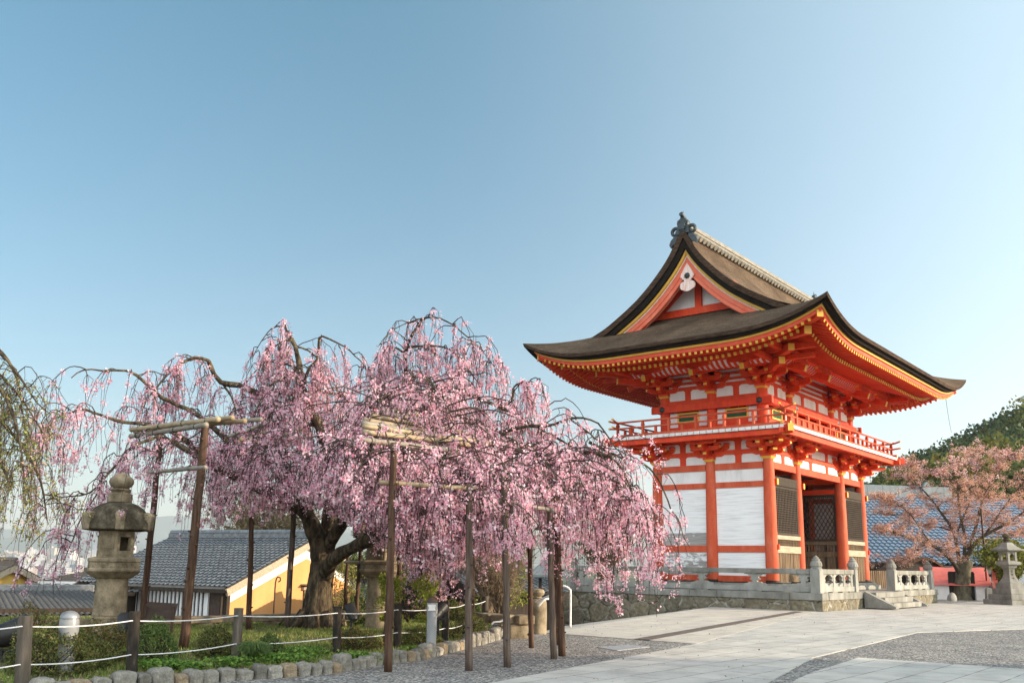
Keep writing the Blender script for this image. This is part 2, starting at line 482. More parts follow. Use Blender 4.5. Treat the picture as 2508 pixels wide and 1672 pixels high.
class MB:
    def __init__(s):
        s.v, s.f, s.m = [], [], []

    def add(s, vs, fs, m=0):
        o = len(s.v)
        s.v.extend([tuple(map(float, p)) for p in vs])
        for i, f in enumerate(fs):
            s.f.append(tuple(o + k for k in f))
            s.m.append(m[i] if isinstance(m, (list, tuple)) else m)

    def box(s, lo, hi, m=0):
        x0, y0, z0 = lo
        x1, y1, z1 = hi
        s.add([(x0, y0, z0), (x1, y0, z0), (x1, y1, z0), (x0, y1, z0), (x0, y0, z1), (x1, y0, z1), (x1, y1, z1), (x0, y1, z1)],
              [(3, 2, 1, 0), (4, 5, 6, 7), (0, 1, 5, 4), (1, 2, 6, 5), (2, 3, 7, 6), (3, 0, 4, 7)], m)

    def cbox(s, c, size, m=0):
        c, h = np.asarray(c, float), np.asarray(size, float) / 2
        s.box(c - h, c + h, m)

    def frus(s, c0, s0, c1, s1, m=0):
        """tapered block between two horizontal rectangles (centre, (sx, sy))"""
        vs = []
        for c, z in ((c0, s0), (c1, s1)):
            for sx, sy in ((-1, -1), (1, -1), (1, 1), (-1, 1)):
                vs.append((c[0] + sx * z[0] / 2, c[1] + sy * z[1] / 2, c[2]))
        s.add(vs, [(3, 2, 1, 0), (4, 5, 6, 7), (0, 1, 5, 4), (1, 2, 6, 5), (2, 3, 7, 6), (3, 0, 4, 7)], m)

    def bar(s, p, q, w_, h_, m=0, up=(0, 0, 1), endm=None):
        p, q = np.asarray(p, float), np.asarray(q, float)
        d, x, u = _orth(q - p, up)
        vs = [c + x * (sx * w_ / 2) + u * (sz * h_ / 2) for c in (p, q) for sx, sz in ((-1, -1), (1, -1), (1, 1), (-1, 1))]
        e = m if endm is None else endm
        s.add(vs, [(0, 1, 2, 3), (7, 6, 5, 4), (0, 4, 5, 1), (1, 5, 6, 2), (2, 6, 7, 3), (3, 7, 4, 0)], [e, e, m, m, m, m])

    def tube(s, pts, r, n=8, m=0, cap=True, wob=0.):
        pts = np.asarray(pts, float)
        k = len(pts)
        r = np.full(k, r) if np.isscalar(r) else np.asarray(r, float)
        d = np.gradient(pts, axis=0)
        _, x, u = _orth(d[0])
        an = np.arange(n) * 2 * PI / n
        vs = []
        for i in range(k):
            t = d[i] / (np.linalg.norm(d[i]) + 1e-12)
            x = x - t * (x @ t)
            x /= np.linalg.norm(x) + 1e-12
            u = np.cross(t, x)
            rr = r[i] * (1 + wob * (rng.random(n) - .5)) if wob else r[i] * np.ones(n)
            vs.extend(pts[i] + np.outer(rr * np.cos(an), x) + np.outer(rr * np.sin(an), u))
        fs = [(i * n + j, i * n + (j + 1) % n, (i + 1) * n + (j + 1) % n, (i + 1) * n + j) for i in range(k - 1) for j in range(n)]
        if cap:
            fs += [tuple(range(n - 1, -1, -1)), tuple((k - 1) * n + j for j in range(n))]
        s.add(vs, fs, m)

    def lathe(s, prof, c=(0, 0, 0), n=24, m=0, rot=0., mats=None, sq=None):
        """profile of (radius, z) turned about a vertical axis at c"""
        vs = []
        for r, z in prof:
            for j in range(n):
                a = rot + j * 2 * PI / n
                vs.append((c[0] + r * math.cos(a), c[1] + r * math.sin(a), c[2] + z))
        k = len(prof)
        fs, ms = [], []
        for i in range(k - 1):
            for j in range(n):
                fs.append((i * n + j, i * n + (j + 1) % n, (i + 1) * n + (j + 1) % n, (i + 1) * n + j))
                ms.append(mats[i] if mats else m)
        fs += [tuple(range(n - 1, -1, -1)), tuple((k - 1) * n + j for j in range(n))]
        ms += [ms[0], ms[-1]]
        s.add(vs, fs, ms)

    def prism(s, poly, o, ux, uy, dep, m=0, endm=None):
        """flat outline (in ux, uy from o) given a thickness vector dep, centred on the outline's plane"""
        o, ux, uy, dep = (np.asarray(q, float) for q in (o, ux, uy, dep))
        n = len(poly)
        a = [o + ux * x + uy * y - dep / 2 for x, y in poly]
        b = [p + dep for p in a]
        fs = [tuple(range(n)), tuple(range(2 * n - 1, n - 1, -1))]
        fs += [(j, n + j, n + (j + 1) % n, (j + 1) % n) for j in range(n)]
        s.add(a + b, fs, m)

    def grid(s, P, m=0):
        """P: array (r, c, 3)"""
        r, c = P.shape[:2]
        s.add(P.reshape(-1, 3), [(i * c + j, i * c + j + 1, (i + 1) * c + j + 1, (i + 1) * c + j) for i in range(r - 1) for j in range(c - 1)], m)


def parent_to(o, p):
    if p is not None:
        o.parent = p


def obj(name, mb, mats, parent=None, smooth=False, bevel=0., shift=None, fix=True, loc=None, ang=40):
    me = bpy.data.meshes.new(name)
    v = mb.v if shift is None else [(a + shift[0], b + shift[1], c + shift[2]) for a, b, c in mb.v]
    me.from_pydata(v, [], mb.f)
    mats = mats if isinstance(mats, (list, tuple)) else [mats]
    for k in mats:
        me.materials.append(MT[k] if isinstance(k, str) else k)
    if len(mats) > 1:
        me.polygons.foreach_set("material_index", mb.m)
    if fix:
        import bmesh
        bm = bmesh.new()
        bm.from_mesh(me)
        bmesh.ops.recalc_face_normals(bm, faces=bm.faces)
        bm.to_mesh(me)
        bm.free()
    if smooth:
        me.polygons.foreach_set("use_smooth", [True] * len(me.polygons))
        if smooth != 'all':
            me.set_sharp_from_angle(angle=math.radians(ang))
    me.update()
    o = bpy.data.objects.new(name, me)
    COL.objects.link(o)
    parent_to(o, parent)
    if loc is not None:
        o.location = loc
    if bevel:
        b = o.modifiers.new("bevel", 'BEVEL')
        b.width = bevel
        b.segments = 2
        b.limit_method = 'ANGLE'
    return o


def tag(o, label=None, cat=None, group=None, kind=None):
    for k, v in (('label', label), ('category', cat), ('group', group), ('kind', kind)):
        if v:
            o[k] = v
    return o


def thing(name, label, cat, loc=(0, 0, 0), rz=0., group=None):
    o = bpy.data.objects.new(name, None)
    COL.objects.link(o)
    o.empty_display_size = .2
    o.location = tuple(map(float, loc))
    o.rotation_euler = (0, 0, rz)
    return tag(o, label, cat, group)


def copy_tree(o, parent=None):
    c = o.copy()
    COL.objects.link(c)
    c.parent = parent
    for ch in list(o.children):
        copy_tree(ch, c)
    return c


def quads(name, C, size, cols, mat, parent=None, aspect=1., normal=None, flat=0.):
    """many small four-cornered petals or leaves, each with its own tilt and tint"""
    C = np.asarray(C, float)
    n = len(C)
    size = np.broadcast_to(np.asarray(size, float), (n,))
    nn = rng.normal(size=(n, 3))
    if normal is not None:
        nn = nn * flat + normal
    nn /= np.linalg.norm(nn, axis=1)[:, None] + 1e-9
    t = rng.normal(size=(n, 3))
    t -= nn * (t * nn).sum(1)[:, None]
    t /= np.linalg.norm(t, axis=1)[:, None] + 1e-9
    u = np.cross(nn, t)
    h = size[:, None] / 2
    V = np.empty((n, 4, 3))
    V[:, 0] = C - t * h
    V[:, 1] = C - u * h * aspect + nn * h * .25
    V[:, 2] = C + t * h
    V[:, 3] = C + u * h * aspect + nn * h * .25
    me = bpy.data.meshes.new(name)
    me.vertices.add(n * 4)
    me.vertices.foreach_set("co", V.ravel())
    me.loops.add(n * 4)
    me.loops.foreach_set("vertex_index", np.arange(n * 4, dtype=np.int32))
    me.polygons.add(n)
    me.polygons.foreach_set("loop_start", np.arange(0, n * 4, 4, dtype=np.int32))
    a = me.attributes.new("tint", 'FLOAT_COLOR', 'FACE')
    c4 = np.ones((n, 4), dtype=np.float32)
    c4[:, :3] = cols
    a.data.foreach_set("color", c4.ravel())
    me.materials.append(MT[mat] if isinstance(mat, str) else mat)
    me.update(calc_edges=True)
    me.validate()
    o = bpy.data.objects.new(name, me)
    COL.objects.link(o)
    parent_to(o, parent)
    return o


def pick(palette, n, var=.12):
    p = np.asarray([c for _, c in palette])
    wt = np.asarray([k for k, _ in palette], float)
    c = p[rng.choice(len(p), n, p=wt / wt.sum())]
    return np.clip(c * (1 + var * rng.normal(size=(n, 1))), .003, .95)


def smooth(e0, e1, x):
    t = np.clip((x - e0) / (e1 - e0), 0, 1)
    return t * t * (3 - 2 * t)


# ================================================================== the setting
def ramp_z(a, b):
    """the paved ramp that falls away along the podium, and the drop beyond it"""
    bh = 2.1 + (a + 1.4) * (4.5 / 17.7)
    return -.153 * np.maximum(0, b - bh)


def ground_z(x, y):
    x, y = np.asarray(x, float), np.asarray(y, float)
    a = (x - G0[0]) * RV[0] + (y - G0[1]) * RV[1]
    b = (x - G0[0]) * LV[0] + (y - G0[1]) * LV[1]
    z = ramp_z(a, b) * smooth(-19.0, -18.6, a)
    z = np.maximum(z, -3.2)
    d = b - (-2.4 + (a + 19.1) * .757)
    z = z - 3.4 * smooth(0, 5, d - .4) * smooth(23.6, 25.5, y)
    z = z - 51 * smooth(60, 420, y - .5 * x) * smooth(10, -60, x)                 # the valley
    z = z + 95 * smooth(2600, 7000, y) * smooth(0, -300, x)
    return z


def axis(lo, hi, step, far):
    c = list(np.arange(lo, hi + 1e-6, step))
    k, s = hi, step
    while k < far:
        s *= 1.35
        k += s
        c.append(k)
    k, s = lo, step
    while k > -far:
        s *= 1.35
        k -= s
        c.insert(0, k)
    return np.array(c)


X, Y = np.meshgrid(axis(-24, 34, .5, 13000), axis(2, 66, .5, 13000))
g = MB()
g.grid(np.stack([X, Y, ground_z(X, Y) - .005], -1))
tag(obj("ground", g, 'ground', smooth='all'), kind='structure')

# the pavement: real slabs set into the gravel
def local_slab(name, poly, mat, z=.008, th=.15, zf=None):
    p = MB()
    n = len(poly)
    zs = [z + (zf(a, b) if zf else 0) for a, b in poly]
    p.add([(a, b, q) for (a, b), q in zip(poly, zs)] + [(a, b, q - th) for (a, b), q in zip(poly, zs)],
          [tuple(range(n))] + [(j, n + j, n + (j + 1) % n, (j + 1) % n) for j in range(n)])
    o = obj(name, p, mat)
    o.location = tuple(G0)
    o.rotation_euler = (0, 0, GA)
    return tag(o, kind='structure')


path_edge = [(-28.6, -7.95), (-19.1, -6.52)]
local_slab("pavement", [(-28.6, -7.95), (-19.1, -6.52), (-1.4, -2.35), (-1.4, -2.62), (14.8, -2.62), (14.8, -3.1), (21, -3.6), (25, -18), (-2, -13.5), (-6.66, -10.45), (-10.95, -8.75), (-20.2, -9.5), (-28.6, -11.45)], 'paving')
local_slab("paved_court", [(-19.1, -6.53), (-19.1, -2.4), (-1.4, 2.1), (-1.4, -2.34)], 'tilefloor', .012)
local_slab("paved_ramp", [(-19.1, -2.41), (-1.4, 11.2), (-1.4, 2.11)], 'tilefloor', .012, .15, lambda a, b: float(ramp_z(a, b)))
local_slab("drain_strip", [(-19.1, -5.38), (-19.1, -4.98), (-2.2, -1.78), (-2.2, -2.16)], 'drain', .018, .05)
local_slab("stepping_slab", [(-24.2, -10.75), (-23.0, -10.52), (-19.67, -10.15), (-19.5, -13.0), (-23.5, -13.6)], 'paving', .02)
mh = [at_z(*p)[:2] for p in ((1462, 1584), (1540, 1578), (1592, 1583), (1512, 1592))]
mp = MB()
mp.add([(x, y, .006) for x, y in mh] + [(x, y, -.03) for x, y in mh], [(0, 1, 2, 3), (0, 4, 5, 1), (1, 5, 6, 2), (2, 6, 7, 3), (3, 7, 4, 0)])
tag(obj("inspection_cover", mp, 'greypaint'), "flat grey inspection cover set in the gravel beside the paved court", "cover")

# ------------------------------------------------------------------ podium
pod = thing("stone_podium", "stone podium of irregular masonry under a granite course carrying the red gate", "podium", W(-1.4, -2.62), GA)
sh = (1.4, 2.62, 0)


def L(a, b, z):
    return (a + 1.4, b + 2.62, z)


p = MB()
p.box((-1.36, -2.58, -3.), (14.68, 12.4, .43))
obj("masonry_wall", p, 'masonry', pod, shift=sh)
p = MB()
cx, y = [], -2.62
while y < 12.4:                                                          # course along the gable side, block by block
    n = min(y + rng.uniform(1.2, 2.2), 12.44)
    p.box((-1.42, y + .004, .43), (-.75, n - .004, .70 + rng.uniform(-.004, .004)))
    y = n
x = -.745
for n in (.9, 2.0, 3.2):
    p.box((x + .004, -2.64, .43), (n - .004, -1.95, .70))
    x = n
obj("coping_course", p, 'granite', pod, shift=sh, bevel=.012)
p = MB()
x = 8.06
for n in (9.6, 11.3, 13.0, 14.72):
    p.box((x + .004, -2.64, .43), (n - .004, -1.95, .70))
    x = n
p.box((14.05, -1.94, .43), (14.72, 12.44, .70))
obj("coping_course", p, 'granite', pod, shift=sh, bevel=.012)
p = MB()
p.box((-.74, -1.94, .40), (16.5, 12.3, .675))
p.box((3.22, -2.56, .40), (8.04, -1.945, .68))
obj("podium_floor", p, 'granite_pale', pod, shift=sh)
p = MB()
p.box((-.62, -.62, .68), (11.97, 6.02, .90))
p.box((-.45, -.45, .90), (11.8, 5.85, 1.0))
obj("gate_plinth", p, 'granite_pale', pod, shift=sh, bevel=.015)

dp_ = np.stack([rng.uniform(-27, 6, 900), rng.uniform(-11, -1, 900)], -1)
dp_ = np.array([W(a, b, .018) for a, b in dp_])
tag(quads("fallen_litter", dp_, rng.uniform(.015, .05, len(dp_)), pick([(2, (.06, .045, .03)), (1, (.18, .12, .08)), (1.2, (.55, .42, .40))], len(dp_)), 'leaf', None, .7, np.array([0, 0, 1.]), .3), kind='stuff')

# steps
st = thing("stone_steps", "grey stone steps with sloping side slabs rising to the red gate", "steps", W(5.6, -3.4), GA)
for i in range(3):
    p = MB()
    z0 = .05 if i == 0 else .05 + .21 * i - .01
    p.box((3.62, -3.75 + .36 * i, z0), (7.62, -2.64, .05 + .21 * (i + 1)))
    obj("tread", p, 'granite', st, shift=(-5.6, 3.4, 0), bevel=.012)
for x0 in (3.2, 7.64):
    p = MB()
    p.prism([(-3.95, .045), (-3.95, .12), (-2.66, .74), (-2.66, .045)], (x0 + .2, 0, 0), (0, 1, 0), (0, 0, 1), (.38, 0, 0))
    obj("side_slab", p, 'granite', st, shift=(-5.6, 3.4, 0), bevel=.012)


# ------------------------------------------------------------------ stone balustrades
def post_cap(mb, x, y, z):
    """ribbed bell with a stepped bud on top"""
    prof = [(.20, 0), (.205, .03), (.20, .06), (.235, .075), (.225, .18), (.19, .26), (.155, .285), (.15, .31), (.17, .325), (.165, .345), (.11, .37), (.10, .39), (.115, .405), (.06, .45), (.012, .49)]
    n = 24
    o = len(mb.v)
    mb.lathe(prof, (x, y, z), n)
    for i in range(len(prof)):
        if .07 < prof[i][1] < .27:
            for j in range(0, n, 2):
                vx, vy, vz = mb.v[o + i * n + j]
                mb.v[o + i * n + j] = (x + (vx - x) * .93, y + (vy - y) * .93, vz)


def strut(mb, c, d, z0, z1):
    """carved support: narrow waist, spreading cloud scrolls above and below, with a square shaft in front"""
    d = np.array([d[0], d[1], 0.])
    nrm = np.array([-d[1], d[0], 0])
    h = z1 - z0
    half = [(.62, 1.0), (.62, .93), (.40, .90), (.36, .80), (.22, .76), (.20, .62), (.30, .56), (.24, .46), (.12, .42), (.14, .30), (.34, .30), (.42, .22), (.56, .20), (.70, .08), (.70, 0)]
    half = [(x * .76, z) for x, z in half]
    poly = [(x, z * h) for x, z in half] + [(-x, z * h) for x, z in reversed(half)]
    mb.prism(poly, (c[0], c[1], z0), d, (0, 0, 1), nrm * .12)
    o = np.array([c[0], c[1], 0])
    mb.bar(o + (0, 0, z0), o + (0, 0, z1 - .13), .17, .20, up=tuple(d))
    mb.bar(o + (0, 0, z1 - .13), o + (0, 0, z1 - .05), .14, .18, up=tuple(d))
    mb.bar(o + (0, 0, z1 - .05), o + (0, 0, z1), .19, .21, up=tuple(d))


def balustrade(label, base, posts, runs):
    """posts [(a, b, size)], runs [((a, b), (a, b), [strut offsets])]"""
    t = thing("stone_balustrade", label, "balustrade", W(*base, .7), GA)
    s_ = (-base[0], -base[1], -.7)
    for a, b, k in posts:
        q = MB()
        q.box((a - k, b - k, .69), (a + k, b + k, 1.62))
        q.frus((a, b, 1.62), (2 * k, 2 * k), (a, b, 1.68), (2 * k - .1, 2 * k - .1))
        po = obj("post", q, 'granite_pale', t, shift=s_, bevel=.015)
        q = MB()
        post_cap(q, a, b, 1.665)
        c = obj("post_cap", q, 'granite', po, shift=s_, smooth=True)
    for (a0, b0), (a1, b1), offs in runs:
        d = np.array([a1 - a0, b1 - b0])
        ln = np.linalg.norm(d)
        d = d / ln
        q = MB()
        k, cuts = 0., [0.] + [o + rng.uniform(-.3, .3) for o in offs] + [ln]
        for u, v in zip(cuts, cuts[1:]):
            q.bar((a0 + d[0] * u, b0 + d[1] * u, 1.525), (a0 + d[0] * (v - .006), b0 + d[1] * (v - .006), 1.525), .26, .20)
        obj("handrail", q, 'granite', t, shift=s_, bevel=.02)
        q = MB()
        q.bar((a0, b0, .83), (a0 + d[0] * ln, b0 + d[1] * ln, .83), .22, .20)
        for o in list(offs) + ([0.25, ln - .25]):
            q.bar((a0 + d[0] * (o - .3), b0 + d[1] * (o - .3), .715), (a0 + d[0] * (o + .3), b0 + d[1] * (o + .3), .715), .2, .05)
        obj("base_rail", q, 'granite_pale', t, shift=s_, bevel=.012)
        for o in offs:
            q = MB()
            strut(q, (a0 + d[0] * o, b0 + d[1] * o), d, .925, 1.43)
            obj("carved_strut", q, 'granite_pale', t, shift=s_, bevel=.008)
    return t


balustrade("long grey stone balustrade with capped posts wrapping the podium corner below the white gate wall", (-1.1, -2.3),
           [(-1.1, -2.3, .20), (3.02, -2.3, .17), (-1.1, 9.4, .20)],
           [((-1.1, -2.08), (-1.1, 9.18), (.30, 2.35, 4.75, 7.1, 9.3, 10.95)), ((-.88, -2.3), (2.84, -2.3), (.35, 1.45, 2.6, 3.5))])
balustrade("short pale stone balustrade on the podium to the far side of the steps", (8.26, -2.3),
           [(8.26, -2.3, .20), (14.3, -2.3, .20)], [((8.48, -2.3), (14.08, -2.3), (.9, 2.4, 3.9, 5.1))])

# picket fence beyond the gate's far front corner
A_, B_ = W(15.4, -.45, .68), W(12.6, .75, .68)
pf = thing("picket_fence", "brown wooden picket fence standing between the red gate and the capped balustrade post", "fence", A_)
d_ = B_ - A_
q = MB()
for i in range(20):
    c = d_ * (i + .3) / 20
    q.bar(c, c + (0, 0, .92), .11, .03, up=(d_[1], -d_[0], 0))
obj("picket_panel", q, 'plank', pf)
q = MB()
for z in (.25, .72):
    q.bar(np.array([0, .04, z]), d_ + (0, .04, z), .05, .09)
obj("fence_rail", q, 'darkwood', pf)


# ================================================================== the red gate
gate = thing("temple_gate", "two storey vermilion temple gate with white panels and a curved brown bark roof", "gate", W(0, 0, 0), GA)
WX, WY, OV = 11.35, 5.4, 4.5
CXS, CYS = (0, 2.9, 8.45, 11.35), (0, 2.7, 5.4)


def part(name, mb, mats, **k):
    return obj(name, mb, mats, k.pop('parent', gate), **k)


# lower columns
for x in CXS:
    for y in CYS:
        if y == 2.7 and 0 < x < 11 and False:
            continue
        q = MB()
        q.lathe([(.262, 1.10), (.265, 2.2), (.255, 4.2), (.235, 5.6), (.215, 6.22)], (x, y, 0), 28)
        c = part("column", q, 'faded', smooth=True)
        q = MB()
        q.lathe([(.40, .98), (.40, 1.02), (.33, 1.05), (.272, 1.055), (.272, 1.13)], (x, y, 0), 24)
        part("column_footing", q, 'black', parent=c, smooth=True)


def wallpart(name, axis_, p, u0, u1, z0, z1, th, mat, bevel=0.):
    """a board in the plane axis_ = p, from u0 to u1 along the other axis"""
    q = MB()
    if axis_ == 'x':
        q.box((p - th / 2, u0, z0), (p + th / 2, u1, z1))
    else:
        q.box((u0, p - th / 2, z0), (u1, p + th / 2, z1))
    return part(name, q, mat, bevel=bevel)


R_ = .22
for xf in (0, 11.35):                                                  # gable sides: two bays of white boards between beams
    for y0, y1 in ((0, 2.7), (2.7, 5.4)):
        a, b = y0 + R_, y1 - R_
        for z0, z1 in ((1.30, 2.28), (2.57, 5.05)):
            wallpart("white_board_panel", 'x', xf, a, b, z0, z1, .06, 'whitewall')
        for z0, z1 in ((5.30, 5.84), (6.12, 6.5), (6.70, 7.12)):
            wallpart("white_wall_panel", 'x', xf, a, b, z0, z1, .062, 'plaster')
        wallpart("sill_beam", 'x', xf, a, b, 1.05, 1.30, .17, 'faded', .01)
        wallpart("tie_beam", 'x', xf, a, b, 2.28, 2.57, .16, 'faded', .01)
        wallpart("tie_beam", 'x', xf, a, b, 5.05, 5.30, .16, 'faded', .01)
        wallpart("head_beam", 'x', xf, a, b, 5.84, 6.12, .20, 'faded', .01)
        wallpart("upper_beam", 'x', xf, a, b, 6.50, 6.70, .17, 'red', .01)
        wallpart("upper_beam", 'x', xf, a, b, 7.10, 7.30, .18, 'red', .01)
        ym = (y0 + y1) / 2
        q = MB()
        for z0, z1 in ((6.12, 6.5), (6.70, 7.10)):
            q.box((xf - .07, ym - .14, z0), (xf + .07, ym + .14, z1))
            q.frus((xf, ym, z1 - .07), (.142, .28), (xf, ym, z1 - .002), (.142, .44))
        part("bay_strut", q, 'red')
for yf in (0, 5.4):                                                    # front and back: three bays
    for i, (x0, x1) in enumerate(((0, 2.9), (2.9, 8.45), (8.45, 11.35))):
        a, b = x0 + R_, x1 - R_
        for z0, z1 in ((6.12, 6.5), (6.70, 7.12)):
            wallpart("white_wall_panel", 'y', yf, a, b, z0, z1, .062, 'plaster')
        wallpart("head_beam", 'y', yf, a, b, 5.82, 6.12, .24, 'red', .01)
        wallpart("upper_beam", 'y', yf, a, b, 6.50, 6.70, .17, 'red', .01)
        wallpart("upper_beam", 'y', yf, a, b, 7.10, 7.30, .18, 'red', .01)
        q = MB()
        for xm in ((x0 + x1) / 2,) if i != 1 else (x0 + 1.75, x1 - 1.75):
            for z0, z1 in ((6.12, 6.5), (6.70, 7.10)):
                q.box((xm - .13, yf - .07, z0), (xm + .13, yf + .07, z1))
                q.frus((xm, yf, z1 - .07), (.26, .142), (xm, yf, z1 - .002), (.42, .142))
        part("bay_strut", q, 'red')
        if i == 1:
            continue
        # guardian bay: lattice above, boards and spindles, vertical pickets below
        f = -1 if yf == 0 else 1
        y_ = yf + f * .10
        bay = MB()
        bay.box((a - .03, y_ - .05, 5.12), (b + .03, y_ + .05, 5.50))
        bay.box((a, y_ - .04, 5.0), (b, y_ + .04, 5.10))
        bay.box((a - .02, y_ - .055, 3.02), (b + .02, y_ + .055, 3.14))
        for k in (a + .03, b - .03):
            bay.box((k - .05, y_ - .04, 3.14), (k + .05, y_ + .04, 5.0))
        gp = part("guardian_screen", bay, 'darkwood', bevel=.006)
        lt = MB()
        nn = 15
        for k in range(nn):
            x = a + .1 + (b - a - .2) * k / (nn - 1)
            lt.box((x - .028, y_ - .035, 3.14), (x + .028, y_ + .005, 5.0))
        for k in range(19):
            z = 3.2 + 1.75 * k / 18
            lt.box((a + .08, y_ - .02, z - .024), (b - .08, y_ + .035, z + .024))
        part("lattice", lt, 'darkwood', parent=gp)
        bd = MB()
        bd.box((a - .06, y_ - .09, 2.84), (b + .06, y_ + .06, 3.015))
        bd.box((a - .06, y_ - .09, 2.27), (b + .06, y_ + .06, 2.57))
        part("bleached_rail", bd, 'beam', parent=gp, bevel=.01)
        sp = MB()
        nn = 20
        for k in range(nn):
            x = a + .06 + (b - a - .12) * k / (nn - 1)
            sp.tube([(x, y_, 2.57), (x, y_, 2.65), (x, y_, 2.7), (x, y_, 2.78), (x, y_, 2.84)], [.03, .045, .03, .045, .03], 6)
        part("spindle_screen", sp, 'plank', parent=gp)
        pk = MB()
        nn = 17
        for k in range(nn):
            x = a + .05 + (b - a - .1) * k / (nn - 1)
            pk.box((x - .055, y_ - .025 + rng.uniform(-.01, .01), 1.06), (x + .055, y_ + .025, 2.27))
        part("picket_screen", pk, 'plank', parent=gp)
# the passage between two guardian niches: lattice screens on its sides, dark boards at the niches' backs
q = MB()
q.box((0.05, 2.66, 1.05), (2.84, 2.74, 5.9))
q.box((8.51, 2.66, 1.05), (11.3, 2.74, 5.9))
q.box((0.05, 0.05, 6.07), (11.3, 5.35, 6.11))
part("niche_wall", q, 'black')
for xs, s_ in ((2.9, 1), (8.45, -1)):
    xf = xs + s_ * .06
    for y0, y1 in ((.22, 2.5), (2.9, 5.18)):
        wallpart("lintel_beam", 'x', xf, y0, y1, 5.80, 6.05, .20, 'red', .01)
        wallpart("lintel_beam", 'x', xf, y0, y1, 5.28, 5.52, .20, 'red', .01)
        dr = MB()
        for z0, z1 in ((2.98, 3.10), (5.14, 5.26)):
            dr.box((xf - .07, y0, z0), (xf + .07, y1, z1))
        for k in (y0, y1 - .12):
            dr.box((xf - .06, k, 1.06), (xf + .06, k + .12, 5.14))
        dr.box((xf - .055, y0 + .55, 1.06), (xf + .055, y0 + .65, 2.98))
        door = part("passage_screen", dr, 'darkwood', bevel=.008)
        lt = MB()
        lo, hi = y0 + .12, y1 - .12
        for sgn in (1, -1):
            for k in range(-10, 22):
                p0 = np.array([lo + k * .21, 3.10])
                p1 = np.array([p0[0] + sgn * 1.22, 5.14])
                dx = p1[0] - p0[0]
                ts = sorted(((lo - p0[0]) / dx, (hi - p0[0]) / dx))
                t0, t1 = max(0, ts[0]), min(1, ts[1])
                if t1 - t0 > .03:
                    A, B = p0 + (p1 - p0) * t0, p0 + (p1 - p0) * t1
                    lt.bar((xf + .012 * sgn, A[0], A[1]), (xf + .012 * sgn, B[0], B[1]), .03, .04, up=(1, 0, 0))
        part("diagonal_lattice", lt, 'darkwood', parent=door)
        bd = MB()
        for z0, z1, d in ((2.80, 2.975, .09), (2.22, 2.48, .085), (1.07, 1.25, .08)):
            bd.box((xf - d, y0 - .02, z0), (xf + d, y1 + .02, z1))
        part("screen_rail", bd, 'plank', parent=door, bevel=.01)
        bd = MB()
        for k in range(13):
            y = y0 + .1 + (y1 - y0 - .2) * (k + .5) / 13
            bd.box((xf - .03 + rng.uniform(-.01, .01), y - .075, 1.24), (xf + .03, y + .075, 2.23))
            bd.tube([(xf, y, 2.47), (xf, y, 2.57), (xf, y, 2.63), (xf, y, 2.72), (xf, y, 2.82)], [.035, .055, .03, .055, .035], 6)
        part("screen_boards", bd, 'plank', parent=door)
# wedge ends of the tie beams where they pass through the columns
q = MB()
for x in (0, 2.9, 8.45, 11.35):
    for z in (5.12,):
        q.box((x - .07 + .13, -.33, z), (x + .07 + .13, -.2, z + .26), 0)
        q.box((x - .074 + .13, -.337, z + .004), (x + .074 + .13, -.329, z + .256), 1)
for x in (0, 11.35):
    q.box((x - .1 + .1, -.33, 2.40), (x + .1, -.2, 2.62), 0)
part("beam_end", q, ['red', 'gold'])


